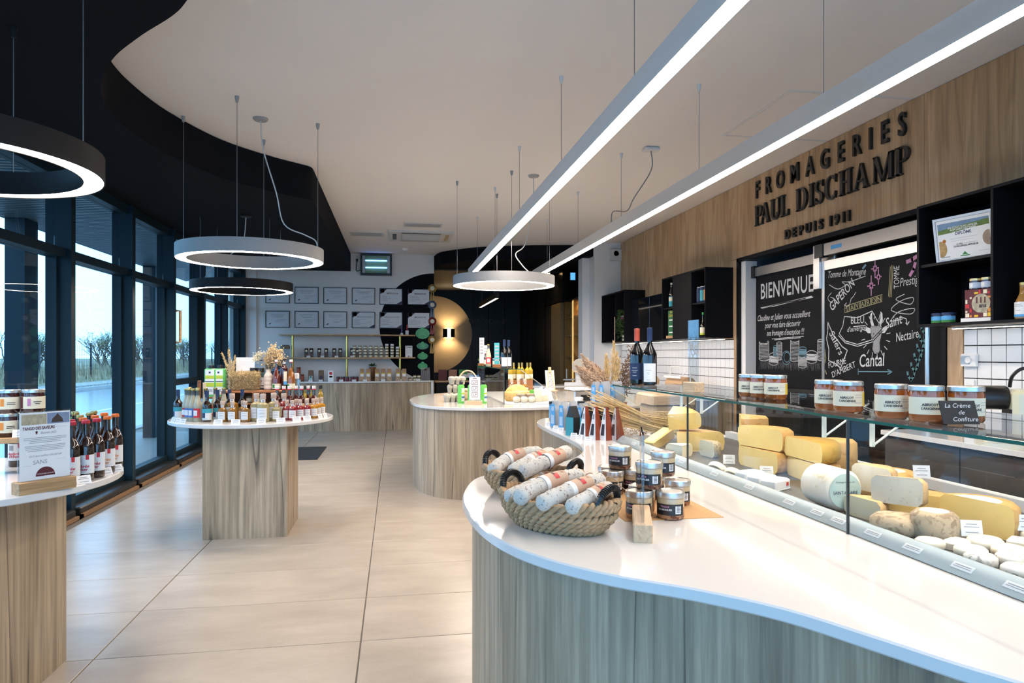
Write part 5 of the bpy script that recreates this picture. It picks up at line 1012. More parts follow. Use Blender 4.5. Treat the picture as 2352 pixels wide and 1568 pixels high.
# oak step with jars
t = thing('wooden_step', 'oak step stand carrying stacked spread jars on the beer table', 'stand', on(-1.655,3.245), R(14))
obj('top_board', MB().bbox(-.15,.13,-.07,.07,.134,.157,.003), M_plank, t)
for x in (-.145,.075): obj('leg', MB().bbox(x,x+.05,-.065,-.04,0,.133,.002), M_plank, t); obj('leg', MB().bbox(x,x+.05,.04,.065,0,.133,.002), M_plank, t)
obj('stretcher', MB().box(.085,.105,-.039,.039,.03,.05), M_plank, t); obj('stretcher', MB().box(.085,.105,-.039,.039,.08,.10), M_plank, t)
for x, y, z, kk, l in [(-1.637,3.25,.1575,K_jamdark,'spread jar with orange figure label, lower one of the stack'),(-1.548,3.265,.1575,K_jampink,'spread jar with pink figure label, lower one of the stack'),(-1.635,3.25,.258,K_jamdark,'spread jar with orange figure label on top of the stack'),(-1.546,3.265,.258,K_jampink,'spread jar with pink figure label on top of the stack'),(-1.73,3.225,.1575,K_jamdark,'spread jar at the far left of the step, cut by the picture edge')]:
    place(kk, on(x,y,z), R(24), l, 'stacked spread jars')
price_card(on(-1.56,3.205,.1575), R(18), 'white price card leaning on the spread jars', 'price cards on the beer table', .036,.035,25)
price_card(on(-1.205,2.93), R(40), 'white price card before the red capped beers', 'price cards on the beer table', .026,.036,30)
for k in range(2): price_card(on(-1.195+.012*k,3.13+.08*k), R(55), 'clear price clip at the far rim of the beer table, %s one' % ('nearer','farther')[k], 'price cards on the beer table', .022,.034,28)
# black mat on the floor behind the bottle table
tag(obj('floor_mat', MB().bbox(-1.9,-1.02,9.35,10.6,.0005,.012,.004), mat('black_rubber_mat',(.015,.02,.03),.35,var=.3,scale=60)), 'dark blue grey doormat on the floor behind the bottle table', 'mat')
# ================================================================== ROUND COUNTER GOODS
t = thing('small_case', 'small glass cheese case with sloped end on the round island counter', 'display case', (1.08,6.80,ZT))
obj('side_glass', MB().box(0,.006,.008,2.3,.001,.352), M_case, t)
ep = [(0,.001),(.58,.001),(.58,.06),(.17,.352),(0,.352)]
obj('end_glass', MB().prism(ep,0,.006).xf(Matrix.Translation((0,.007,0)) @ Matrix.Rotation(R(90),4,'X')), M_case, t)
obj('top_glass', MB().box(0,.20,.008,2.3,.353,.361), M_case, t); obj('edge', MB().box(-.0015,-.0002,.008,2.3,.353,.361).box(0,.2,.006,.0075,.353,.361), M_gedge, t)
obj('corner_joint', MB().box(-.002,.006,.001,.0075,.001,.352), mat('dark_silicone',(.05,.06,.06),.4), t); obj('tray', MB().box(.03,.57,.03,2.28,.001,.008), M_edge, t)
obj('sloped_rim', MB().tube([(.17,.004,.354),(.58,.004,.06)], .004, 6), M_steel, t)
zr = ZT+.0095
cheese('round_cheese','big yellow cheese wheel leaning upright in the small case', (1.36,7.62,zr+.0), .15,.05, 0,180, R_gold, P_yellow, 0, (80,0))
cheese('half_cheese','half wheel with golden rind in the middle of the small case', (1.27,7.22,zr), .11,.10, 170,360, R_gold, P_yellow, 0)
cheese('cheese_wedge','orange cheese half behind the pair of grey cheeses', (1.38,7.35,zr), .10,.10, 180,350, R_tan, P_yellow, 0)
for k in range(2): block('grey_cheese','square grey rind cheese, %s of two before the half wheel' % ('left','right')[k], (1.30+.098*k,7.05,zr), .042,.04,.085, R_tomme, 4, (0,0), R_tomme)
for k in range(3): cheese('goat_cheese','round white fresh cheese ball, %s of three in the small case' % ('left','middle','right')[k], (1.235+.080*k,6.95,zr), .034,.060, 0,360, R_white, P_cream, group='white cheese balls', bul=.2)
for k in range(3): block('carton_cheese','cream printed carton of cheese, %s in the small case' % ('standing one','lying one nearer','lying one farther')[k], (1.475+.05*k,7.02+.07*k,zr), .036,.03,.14 if k == 0 else .07, M_cream, 6, (0,0), M_cream)
t = thing('paper_heap', 'crumpled white wrapping paper in the small case', 'paper', (1.60,7.25,zr)); mb = MB(); rg = random.Random(8)
pts = [[(-.09+.03*i, -.07+.028*j, .10+rg.uniform(-.03,.05)*(1 if 0<i<6 and 0<j<5 else 0)-.1*(0 if 0<i<6 and 0<j<5 else .99)) for i in range(7)] for j in range(6)]
mb.add([p for r_ in pts for p in r_], [(j*7+i,j*7+i+1,(j+1)*7+i+1,(j+1)*7+i) for j in range(5) for i in range(6)]); obj('sheet', mb, M_paper, t, ang=10)
t = thing('green_tub', 'bright green plastic tub in the small case', 'tub', (1.47,7.22,zr)); obj('tub', MB().lathe([(.035,0),(.045,.10)], 16), M_lime, t); obj('lid', MB().lathe([(.047,.10),(.047,.115),(.001,.116)], 16), M_lime, t)
ztop_c = ZT+.3615
t = thing('open_board_sign', 'small printed card leaning on the wine bottles on the small case', 'sign', (1.18,7.32,ztop_c), R(30)); obj('card', MB().bbox(-.05,.05,-.003,.003,0,.12,.002).xf(Matrix.Rotation(R(-15),4,'X')), M_crate, t); obj('print', MB().box(-.045,.045,-.0045,-.0034,.008,.112).xf(Matrix.Rotation(R(-15),4,'X')), M_paper, t)
place(K_wine, (1.15,7.22,ztop_c), R(5), 'dark wine bottle with white label on the small case, left one', None, .92); place(K_wine, (1.22,7.36,ztop_c), R(-5), 'dark wine bottle on the small case, right one', None, .92)
place(K_lem_red, (1.125,8.3,ztop_c), 0, 'clear bottle with orange label on the small case top', None, 1.1); place(K_syrup, (1.12,8.55,ztop_c), 0, 'small white capped bottle on the small case top', None, .7); place(K_jamdark, (1.17,7.95,ztop_c), 0, 'dark jar standing between bottle and card on the small case')
for k, (x,y,h,l,c) in enumerate([(1.10,8.75,.36,'tall narrow sign with text strip on the small case, leftmost',M_paper),(1.135,8.65,.26,'lower narrow sign beside the tallest one',M_paper),(1.17,7.9,.28,'narrow teal sign in a wooden foot on the small case',M_teal)]):
    t = thing('strip_sign', l, 'sign', (x,y,ztop_c)); obj('foot', MB().bbox(-.05,.05,-.02,.02,0,.03,.002), M_crate, t); obj('sheet', MB().box(-.03,.03,-.002,.002,.025,h), c, t)
    pm = MB()
    for q in range(5): pm.box(-.022,.022,-.0032,-.0022,h-.05-.04*q,h-.03-.04*q)
    obj('print', pm, M_inkgrey, t, ang=None)
t = thing('small_fern', 'little green plant on the far end of the small case', 'plant', (1.15,9.0,ztop_c)); mb = MB(); rg = random.Random(12)
for k in range(60):
    a, b = rg.uniform(0,6.28), rg.uniform(.4,1.3); p = Vector((math.cos(a)*math.cos(b),math.sin(a)*math.cos(b),math.sin(b)))*rg.uniform(.06,.12)+Vector((0,0,.03)); s = Vector((-math.sin(a),math.cos(a),0))*.012; mb.add([(0,0,.03),p*.6+s,p,p*.6-s],[(0,1,2,3)])
M_leaf = mat('leaf_green', (.10,.20,.06), .6, var=.3); obj('leaves', mb, M_leaf, t, ang=None); obj('pot', MB().lathe([(.03,0),(.04,.05)], 14), M_crate, t)
# riser with golden wine bottles
t = thing('bottle_riser', 'low dark box behind the small case carrying golden wine bottles', 'stand', (1.50,8.25,ZT+.009)); obj('box', MB().bbox(-.15,.15,-.09,.09,0,.18,.003), M_blackshelf, t); obj('lip', MB().box(-.15,.15,-.095,-.0905,.0,.19), M_crate, t)
for k in range(6): place(K_yellow, (1.385+.052*k, 8.21+.07*(k%2), ZT+.1905), 0, 'golden white wine bottle with gold capsule, %s in the row on the dark box' % ORD[k], 'golden wine bottles')
for k in range(3): place(K_amberbig, (1.36+.08*k, 7.98, zr), 0, 'dark amber flask, %s of three behind the cheeses in the small case' % ORD[k], 'amber flasks in the small case')
# egg cartons, basket, green bottles, signs
M_pulp = mat('egg_carton_pulp', (.42,.38,.32), .9, var=.12, scale=80)
def carton(label, loc, rz):
    t = thing('egg_carton', label, 'egg carton', loc, rz, 'egg cartons'); t.scale = (1.22,1.22,1.22); b = MB()
    for i in range(3):
        for j in range(2): b.lathe([(.017,0),(.024,.04)], 8, c=(-.048+.048*i,-.024+.048*j,0))
    obj('cups', b, M_pulp, t); l = MB()
    for i in range(3): l.bbox(-.072+.048*i,-.024+.048*i,-.052,.052,.04,.072,.012)
    obj('lid', l, M_pulp, t)
carton('grey egg carton lying at the rim of the round counter', (.60,7.30,ZT), R(10)); carton('lowest egg carton of the stack behind', (.66,7.52,ZT), R(5)); carton('second egg carton of the stack', (.65,7.52,ZT+.0885), R(-6)); carton('third egg carton of the stack', (.67,7.52,ZT+.177), R(8))
for k, (x,y,l) in enumerate([(.675,7.10,'green drink bottle by the egg cartons'),(.775,7.06,'green drink bottle beside the acrylic sign'),(.905,7.05,'green drink bottle half hidden behind the acrylic sign')]): place(K_green, on(x,y), R(10), l, 'green drink bottles', 1.05)
t = thing('handled_basket', 'pale wicker basket with arched handle behind the egg cartons', 'basket', on(.80,7.62)); obj('bowl', MB().lathe([(.09,0),(.12,.03),(.13,.09),(.122,.09),(.11,.03)], 24), M_block, t); obj('handle', MB().tube(catmull([(-.125,0,.08),(-.12,0,.2),(-.06,0,.30),(0,0,.325),(.06,0,.30),(.12,0,.2),(.125,0,.08)],5), .008, 8), M_block, t)
for k in range(7): a = k*.9; tag(obj('wrapped_sweet', MB().ell((0,0,0), .03,.022,.022, 8, 5), mat('cream_wrap',(.66,.55,.34),.5), None, (.80+.065*math.cos(a),7.62+.065*math.sin(a),ZT+.105)), 'cream wrapped sweet in the pale wicker basket, %s round the rim' % ORD[k], 'sweet', 'sweets in the wicker basket')
def board_sign(label, loc, rz, easel):
    t = thing('icon_sign', label, 'sign', loc, rz)
    z0 = .05 if not easel else .10
    Rm = Matrix.Rotation(R(-12 if easel else 0),4,'X')
    obj('sheet', MB().box(-.055,.055,-.002,.002,z0,z0+.23).xf(Rm), M_paper, t)
    pm = MB()
    for q in range(3):
        zz = z0+.025+.062*q
        pm.box(-.03,.03,-.0034,-.0024,zz,zz+.003).box(-.03,.03,-.0034,-.0024,zz+.045,zz+.048).box(-.03,-.027,-.0034,-.0024,zz,zz+.048).box(.027,.03,-.0034,-.0024,zz,zz+.048).box(-.012,.010,-.0034,-.0024,zz+.012,zz+.015).box(-.012,-.009,-.0034,-.0024,zz+.012,zz+.034).box(.006,.016,-.0034,-.0024,zz+.026,zz+.034)
    pm.box(-.02,.02,-.0034,-.0024,z0+.212,z0+.218); obj('icon_print', pm.xf(Rm), M_maroon, t, ang=None)
    if easel:
        for s in (-1,1): obj('leg', MB().tube([(s*.055,-.03,0),(s*.02,.06,.31)], .006, 6), M_block, t)
        obj('leg', MB().tube([(0,.12,0),(0,.055,.34)], .006, 6), M_block, t); obj('ledge', MB().box(-.06,.06,-.045,.0,.085,.097), M_block, t); obj('crown', MB().bbox(-.018,.018,.05,.065,.30,.36,.004), M_block, t)
    else:
        obj('acrylic', MB().box(-.058,.058,.0022,.004,.02,.30), M_acryl, t); obj('foot', MB().bbox(-.075,.075,-.03,.03,0,.042,.003), M_block, t)
board_sign('acrylic icon sign in a beech foot at the front of the round counter', on(.79,6.85), R(-10), False)
board_sign('icon sign on a small wooden easel right of the small case', on(1.77,7.66), R(8), True)
for x, y, z, rz, l in [(1.37,13.22,.0505,10,'open cookery magazine on the dark sideboard in the back room')]:
    t = thing('magazine', l, 'magazine', on(x,y,z+.05), R(rz)); obj('page', MB().box(-.12,-.002,-.08,.08,0,.004).xf(Matrix.Rotation(R(35),4,'X')), M_paper, t); obj('page', MB().box(.002,.12,-.08,.08,0,.004).xf(Matrix.Rotation(R(35),4,'X')), M_paper, t)
t = thing('serving_scale', 'white topped steel weighing scale on the round counter', 'scale', on(2.00,7.05), R(6))
obj('body', MB().bbox(-.17,.17,-.12,.12,.005,.13,.012), M_steel, t); obj('plate', MB().bbox(-.19,.19,-.14,.14,.131,.155,.01), M_edge, t); obj('display', MB().box(-.10,.14,-.123,-.1205,.02,.085), M_blackplastic, t); obj('label', MB().box(.0,.05,-.125,-.1235,.04,.06), M_paper, t)
for s in (-.13,.13): obj('foot', MB().box(s-.02,s+.02,-.08,.08,0,.005), M_blackplastic, t)
t = thing('keyboard', 'black keypad lying before the weighing scale', 'keypad', on(2.02,6.72)); obj('body', MB().bbox(-.10,.10,-.05,.05,0,.02,.004), M_blackplastic, t); obj('keys', MB().box(-.09,.09,-.04,.04,.0205,.023), mat('key_grey',(.05,.05,.055),.5), t)
tag(obj('lidded_pot', MB().lathe([(.035,0),(.042,.01),(.044,.05),(.046,.052),(.046,.062),(.03,.07),(.001,.072)], 18), M_edge, None, on(1.86,6.80)), 'small white lidded pot right of the easel sign', 'pot')
# return counter with slicing machine
t = thing('work_counter', 'white topped side counter carrying the slicing machine in front of the pier', 'counter', (1.9,10.5,0)); obj('worktop', MB().bbox(0,1.26,0,.60,.87,.90,.003), M_counter, t); obj('front', MB().box(.02,1.24,.02,.58,0,.869), M_oak, t)
t = thing('slicing_machine', 'beige slicing machine on the far side counter', 'slicer', (2.93,10.72,.90), R(-20))
obj('base', MB().bbox(-.22,.22,-.15,.15,0,.05,.01), M_edge, t); obj('body', MB().bbox(-.05,.20,-.10,.12,.05,.26,.02), M_edge, t); obj('blade_cover', MB().lathe([(.001,0),(.12,0),(.13,.02),(.001,.035)], 28).xf(Matrix.Translation((.03,-.10,.30)) @ Matrix.Rotation(R(90),4,'X')), mat('beige_enamel',(.55,.50,.42),.3), t); obj('carriage', MB().bbox(-.24,-.06,-.14,.10,.08,.10,.005), M_steel, t); obj('guard', MB().box(-.20,-.196,-.12,.08,.10,.26), M_acryl, t); obj('knob', MB().ell((-.02,-.04,.40), .022,.022,.022), M_steel, t)
# ================================================================== BACK WALL
cw, ch = .215, .155
M_sheet = mat('certificate_paper', (.72,.73,.76), .6, var=.01)
cols = [-2.147,-1.629,-1.112,-.592,-.08,.44]; rows_ = [2.495,2.045]
for j, z in enumerate(rows_):
    for i, x in enumerate(cols):
        medal = (i >= 4) or (j == 1 and i == 3); bare = (i == 5)
        pos = '%s certificate in the %s row' % (('first','second','third','fourth','fifth','sixth')[i], ('upper','lower')[j])
        t = thing('certificate', ('unframed medal ' if bare else 'black framed medal ' if medal else 'black framed plain ')+pos+' from the window side', 'certificate', (x,YB-.002-(.003 if i > 3 else 0),z), group='certificates on the back wall')
        if not bare:
            f = .012; obj('frame', MB().box(-cw,cw,-.02,0,ch-f,ch).box(-cw,cw,-.02,0,-ch,-ch+f).box(-cw,-cw+f,-.02,0,-ch+f,ch-f).box(cw-f,cw,-.02,0,-ch+f,ch-f), M_blackplastic, t)
        w, h = cw-.013, ch-.013
        obj('sheet', MB().box(-w,w,-.012,-.006,-h,h), M_sheet, t); y = -.0135
        pm = MB(); rg = random.Random(i*7+j)
        if medal:
            silver = (j == 1 and i in (3,4))
            obj('corner_print', MB().add([(-w,y,h),(-w,y,h-.10),(-w+.13,y,h)],[(0,1,2)]), mat('aubergine_print',(.03,.015,.06),.5), t); obj('corner_print', MB().add([(w,y,-h),(w,y,-h+.06),(w-.10,y,-h)],[(0,1,2)]), MATS['aubergine_print'], t)
            obj('medal_print', MB().lathe([(.001,0),(.038,0)], 18).xf(Matrix.Translation((-w+.045,y-.001,h-.035)) @ Matrix.Rotation(R(90),4,'X')), mat('silver_seal',(.35,.33,.40),.4) if silver else mat('gold_seal',(.55,.25,.07),.4), t)
            text("MÉDAILLE D'ARGENT" if silver else "MÉDAILLE D'OR", .036, M_inkgrey if silver else M_maroon, t, (.03,y-.0005,h-.085), FR, off=.0006, sx=.85)
            for q in range(5): pm.box(-w+.03,-w+.03+rg.uniform(.08,.22),y-.001,y-.0002,h-.14-.022*q,h-.134-.022*q)
            pm.box(w-.12,w-.05,y-.001,y-.0002,-h+.10,-h+.104).box(-.05,.06,y-.001,y-.0002,-h+.02,-h+.025)
        else:
            for q, ww in enumerate([.13,.11,.09]): pm.box(-ww+.0,ww,y-.001,y-.0002,h-.055-.024*q,h-.048-.024*q)
            for q, (a, b) in enumerate([(-.02,.19),(-.04,.12),(-.04,.06)]): pm.box(a,b,y-.001,y-.0002,-.005-.025*q,.0-.025*q)
            pm.box(w-.10,w-.02,y-.001,y-.0002,-h+.035,-h+.04)
            obj('seal_print', MB().add([(-w+.04,y,-h+.045),(-w+.075,y,-h+.05),(-w+.09,y,-h+.075),(-w+.055,y,-h+.065)],[(0,1,2,3)]), M_ink, t)
        obj('text_print', pm, mat('fine_print',(.38,.39,.44),.7), t, ang=None)
# rosettes
def rosette(label, x, z, m, L):
    t = thing('rosette', label, 'rosette', (x,YB-.006,z), group='prize rosettes'); b = MB(); n = 20
    for k in range(n):
        a0, a1 = 6.2832*k/n, 6.2832*(k+.5)/n; a2 = 6.2832*(k+1)/n
        b.add([(.03*math.cos(a0),-.012,.03*math.sin(a0)),(.078*math.cos(a0),-.006,.078*math.sin(a0)),(.084*math.cos(a1),-.022,.084*math.sin(a1)),(.03*math.cos(a1),-.02,.03*math.sin(a1)),(.078*math.cos(a2),-.006,.078*math.sin(a2)),(.03*math.cos(a2),-.012,.03*math.sin(a2))],[(0,1,2,3),(3,2,4,5)])
    obj('pleats', b, m, t, ang=10); obj('centre', MB().lathe([(.001,0),(.04,0),(.042,.006)], 18).xf(Matrix.Translation((0,-.026,0)) @ Matrix.Rotation(R(-90),4,'X') @ Matrix.Rotation(R(180),4,'X')), M_cream, t)
    for s in (-1,1): obj('ribbon', MB().add([(s*.005-.02,-.008,-.05),(s*.005+.02,-.008,-.05),(s*.025+.024,-.008,-L),(s*.025,-.008,-L+.02),(s*.025-.024,-.008,-L)],[(0,4,3,2,1)]), m, t, ang=None)
M_rg = mat('gold_ribbon',(.45,.26,.06),.45); M_rb = mat('blue_grey_ribbon',(.14,.18,.26),.45); M_rr = mat('red_ribbon',(.30,.03,.03),.45)
rosette('topmost gold prize rosette at the wall edge', .70, 2.66, M_rg, .26); rosette('blue grey prize rosette under the top gold one', .70, 2.345, M_rb, .28); rosette('red prize rosette below the blue grey one', .70, 2.03, M_rr, .26); rosette('lowest gold prize rosette at the wall edge', .70, 1.675, M_rg, .27)
# green oval plaques
M_plaq = mat('green_enamel',(.02,.30,.09),.35); M_plaql = mat('light_green_relief',(.08,.50,.18),.35); M_plaqd = mat('teal_enamel',(.015,.17,.11),.35)
for k, (z, rx, ry, m) in enumerate([(1.795,.135,.105,M_plaq),(1.555,.115,.065,M_plaqd),(1.36,.10,.065,M_plaq),(1.17,.095,.065,M_plaq)]):
    t = thing('oval_plaque', ('largest green oval plaque with fancy rim, top of the column','darker teal oval plaque, second in the column','green oval plaque, third in the column','green oval plaque, lowest in the column behind the gift bag')[k], 'plaque', (.515,YB-.004,z), group='green oval plaques')
    ol = [(rx*math.cos(6.2832*i/36)*(1+.03*math.cos(12*6.2832*i/36)), ry*math.sin(6.2832*i/36)*(1+.03*math.cos(12*6.2832*i/36))) for i in range(36)]
    obj('plate', MB().prism(ol,0,.012).xf(Matrix.Rotation(R(90),4,'X')), m, t)
    q = MB()
    for f_ in (.86,.6): q.tube([(rx*f_*math.cos(6.2832*i/30),-.0135,ry*f_*math.sin(6.2832*i/30)) for i in range(31)], .0035, 5)
    for i in range(-2,3): q.box(-rx*.4,rx*.4,-.0145,-.0125,ry*.17*i-.003,ry*.17*i+.004)
    q.ell((0,-.013,ry*.98), .028,.006,.022); obj('relief', q, M_plaql, t)
t = thing('medal', 'small white tag medals hanging on ribbons beside the lower certificates', 'medal', (.22,YB-.02,1.90)); obj('ribbon', MB().box(-.01,.01,-.002,.002,-.05,.06), M_red, t); obj('tag', MB().bbox(-.03,.03,-.004,.004,-.14,-.05,.004), M_paper, t)
t = thing('medal', 'medal on a violet ribbon left of the tag', 'medal', (.12,YB-.02,1.88)); obj('ribbon', MB().box(-.012,.012,-.002,.002,-.08,.08), mat('violet_ribbon',(.08,.04,.22),.5), t); obj('tag', MB().lathe([(.001,0),(.028,0),(.028,.006)], 14).xf(Matrix.Translation((0,-.004,-.10)) @ Matrix.Rotation(R(90),4,'X')), M_paper, t)
# insect killer lamp
t = thing('insect_killer', 'wall mounted insect killer with two glowing blue tubes', 'insect lamp', (-.355,YB-.001,3.085))
obj('frame', MB().box(-.29,.29,-.12,0,.17,.20).box(-.29,.29,-.12,0,-.20,-.165).box(-.29,-.255,-.12,0,-.165,.17).box(.255,.29,-.12,0,-.165,.17), M_blackplastic, t); obj('board', MB().box(-.255,.255,-.05,0,-.165,.17), mat('glue_board',(.20,.24,.08),.6), t)
for x in (-.235,.225): obj('end_cap', MB().box(x-.02,x+.03,-.10,-.05,-.16,.165), M_alu, t)
for z in (.075,-.055): obj('tube', MB().tube([(-.2,-.085,z),(.2,-.085,z)], .013, 10), emit('uv_tube',(.12,.32,1.0),7.0), t)
gm = MB()
for k in range(12): gm.box(-.25,.25,-.112,-.110,-.15+.027*k,-.1485+.027*k)
obj('guard', gm, M_wire, t); obj('cable', MB().tube(catmull([(-.29,-.03,-.1),(-.36,-.03,-.12),(-.37,-.03,-.04),(-.355,-.03,.06)],6), .008, 6), M_blackplastic, t); obj('plug', MB().box(-.375,-.335,-.045,0,.06,.11), M_blackplastic, t); obj('socket', MB().bbox(-.40,-.31,-.012,0,.03,.13,.003), M_paper, t)
# goods on the shelves
ZS1 = .905+.4375; zb = .9055
for k, x in enumerate([-1.60,-1.51,-1.37,-1.25,-1.11,-1.00,-.79,-.69]):
    place(K_choc, (x,12.93-.03*math.sin(k),ZS1), R(0), 'dark chocolate bag with cream disc on the brass post shelf, %s of the %s pair' % (('left','right')[k%2], ('first','second','third','last')[k//2]), 'chocolate bags on the shelf')
for c in range(9):
    hgt = 4 if c < 8 else 3
    for r_ in range(hgt): place(K_smalljar, (-.745+.098*c+.0, 12.92, ZS1+.0535*r_), 0, 'small cream label jar, level %s of the %s stack on the brass post shelf' % (('one','two','three','four')[r_], ORD[c]), 'stacked small jars on the shelf')
for c in (6,7,8):
    t = thing('price_card','small white card lying on top of jar stack number %s from the right post' % ('three','two','one')[c-6],'price card',(-.745+.098*c,12.92,ZS1+.0535*(4 if c < 8 else 3)),group='cards on the jar stacks'); obj('card', MB().box(-.03,.03,-.001,.001,0,.035), M_paper, t); obj('foot', MB().box(-.02,.02,0,.02,0,.002), M_acryl, t)
t = thing('storage_jar','large glass jar with fabric top at the window end of the shelf','jar',(-1.98,12.98,ZS1)); obj('glass', MB().lathe([(.07,0),(.075,.01),(.075,.14),(.06,.16)], 20), G_clear, t); obj('cover', MB().lathe([(.08,.15),(.085,.17),(.08,.21),(.05,.225),(.001,.225)], 20), mat('grey_fabric',(.18,.16,.13),.9), t)
t = thing('info_card','white printed sheet standing at the right end of the shelf','sign',(.25,12.98,ZS1)); obj('sheet', MB().box(-.065,.065,-.002,.002,0,.215), M_paper, t); text('TARIF', .045, M_ink, t, (0,-.003,.185), FR, off=.001); pm = MB(); [pm.box(-.05,.05,-.0032,-.0022,.15-.016*q,.153-.016*q) for q in range(6)]; obj('print', pm, M_inkgrey, t, ang=None); obj('seal', MB().lathe([(.001,0),(.018,0)], 14, 0, math.pi).xf(Matrix.Translation((0,-.003,.01)) @ Matrix.Rotation(R(90),4,'X')), M_maroon, t)
K_redtin = kind('red_tin','tin',('body',LM([(.036,0),(.036,.115)]),M_brownp),('lid',LM([(.037,.115),(.037,.128),(.001,.129)],16),mat('dark_red_lid',(.16,.02,.015),.4)),('label',patch(.0366,.02,.10,-90,160,10),mat('brick_print',(.30,.06,.03),.5)))
for x, z, l in [(-1.78,0,'dark red tin under the stacked one'),(-1.67,0,'dark red tin beside the stack'),(-1.73,.1295,'dark red tin on top of the other two')]: place(K_redtin, (x,12.86,zb+z), 0, l, 'dark red tins')
for x, kk, l in [(-1.51,coffee(mat('brown_bag',(.15,.085,.05),.5),mat('mint_print',(.35,.6,.55),.5),M_navy),'brown coffee bag with mint print on the back counter'),(-1.33,coffee(mat('brown_bag',(.15,.085,.05),.5),M_blackplastic,M_navy),'brown coffee bag with black print on the back counter')]: place(kk, (x,12.83,zb), 0, l, None, 1.1)
t = thing('white_box','narrow white carton with red print on the back counter','box',(-1.155,12.80,zb)); obj('carton', MB().bbox(-.05,.05,-.03,.03,0,.195,.002), M_paper, t); obj('red_print', MB().box(-.025,.025,-.0315,-.0305,.12,.17), M_red, t); obj('oval_print', MB().lathe([(.001,0),(.03,0)],16,sy=.6).xf(Matrix.Translation((0,-.0312,.085)) @ Matrix.Rotation(R(90),4,'X')), M_red, t)
K_redjar = kind('red_jam_jar','jar',('glass',LM([(.033,0),(.036,.004),(.036,.06)]),mat('red_jam',(.18,.012,.03),.1,coat=.5)),('lid',LM([(.037,.061),(.037,.085),(.001,.086)],16),mat('spotted_dark_lid',(.03,.028,.03),.4)),('label',patch(.0366,.012,.045,-90,140,8),M_maroon))
for k, x in enumerate([-1.02,-.94,-.86,-.775,-.70]): place(K_redjar, (x,12.78,zb), 0, 'red jam jar with dark lid, %s between carton and biscuit bags' % ORD[k], 'red jam jars')
for k, x in enumerate([-.60,-.49,-.33,-.22,-.11,.05,.16]): place(K_nuts, (x,12.80+.05*max(0,x),zb), 0, 'kraft biscuit bag with yellow label on the back counter, number %s' % ('one','two','three','four','five','six','seven')[k], 'biscuit bags')
for k, (x, y) in enumerate([(-1.72,12.79),(-1.51,12.76),(-1.33,12.74),(-.97,12.73),(-.74,12.72),(-.545,12.74),(-.22,12.75),(.13,12.79),(.42,12.87)]): price_card((x,y,zb), 0, 'white price card, %s along the front edge of the back counter' % ORD[k], 'price cards on the back counter', .035,.035,20)
for k, x in enumerate((-1.555,-1.31,-1.06,-.78)): price_card((x,12.83,ZS1), 0, 'white price card before the %s pair of chocolate bags' % ORD[k], 'price cards before the chocolate bags', .032,.03,20)
for q in range(4): place(K_smalljar, (.36+.075*(q%2), 12.95, zb+.0535*(q//2)), 0, 'cream label jar, %s in the four jar block right of the post' % ('lower left','lower right','upper left','upper right')[q], 'block of four jars', 1.0)
place(K_smalljar, (.27,12.96,zb), 0, 'single dark jar beside the right brass post')
t = thing('gift_bag','clear gift bag of small jars at the end of the back counter','gift bag',(.56,12.99,zb)); obj('film', bag_mesh(.085,.06,.24), mat('gift_film',(.6,.6,.62),.1,alpha=.22), t); b_ = MB(); [b_.lathe([(.026,0),(.026,.05),(.001,.05)], 10, c=(-.04+.04*(q%3),-.02+.03*(q%2),.005+.055*(q//3))) for q in range(8)]; o = obj('contents', b_, M_jamd, t); o['kind'] = 'stuff'; obj('bow', MB().ell((0,-.02,.20), .03,.02,.02), M_maroon, t)
t = thing('potted_plant','small dark green plant hanging from the lower shelf above the biscuit bags','plant',(-.42,13.06,zb)); mb = MB(); rg = random.Random(6)
for k in range(90):
    a, b = rg.uniform(0,6.28), rg.uniform(-.1,1.2); p = Vector((math.cos(a)*math.cos(b),math.sin(a)*math.cos(b),math.sin(b)*.6))*rg.uniform(.06,.13); s = Vector((-math.sin(a),math.cos(a),0))*.012; mb.add([Vector((0,0,.27)),p*.6+s+Vector((0,0,.27)),p+Vector((0,0,.27)),p*.6-s+Vector((0,0,.27))],[(0,1,2,3)])
obj('leaves', mb, M_leaf, t, ang=None); obj('pot', MB().lathe([(.05,0),(.06,.2),(.065,.25),(.055,.25)], 18), M_crate, t)
t = thing('printed_sack','black and blue printed sack at the window end of the back counter','sack',(-2.13,12.96,zb)); obj('pouch', bag_mesh(.14,.07,.40), mat('sack_print',(.02,.035,.05),.4), t); q = MB(); rg = random.Random(1)
for k in range(9): x, z = rg.uniform(-.1,.06), rg.uniform(.02,.22); q.add([(x,-.0715,z),(x+.06,-.0715,z+.012),(x+.075,-.0715,z+.045),(x+.02,-.0715,z+.03)],[(0,1,2,3)])
obj('blue_print', q, M_sky, t, ang=None)
t = thing('towel_dispenser','white box on the wall at the window corner','dispenser',(-2.44,YB,1.22)); obj('body', MB().bbox(-.10,.10,-.10,0,-.12,.12,.01), M_grey, t); obj('slot', MB().box(-.05,.05,-.102,-.1005,.06,.075), M_blackplastic, t)
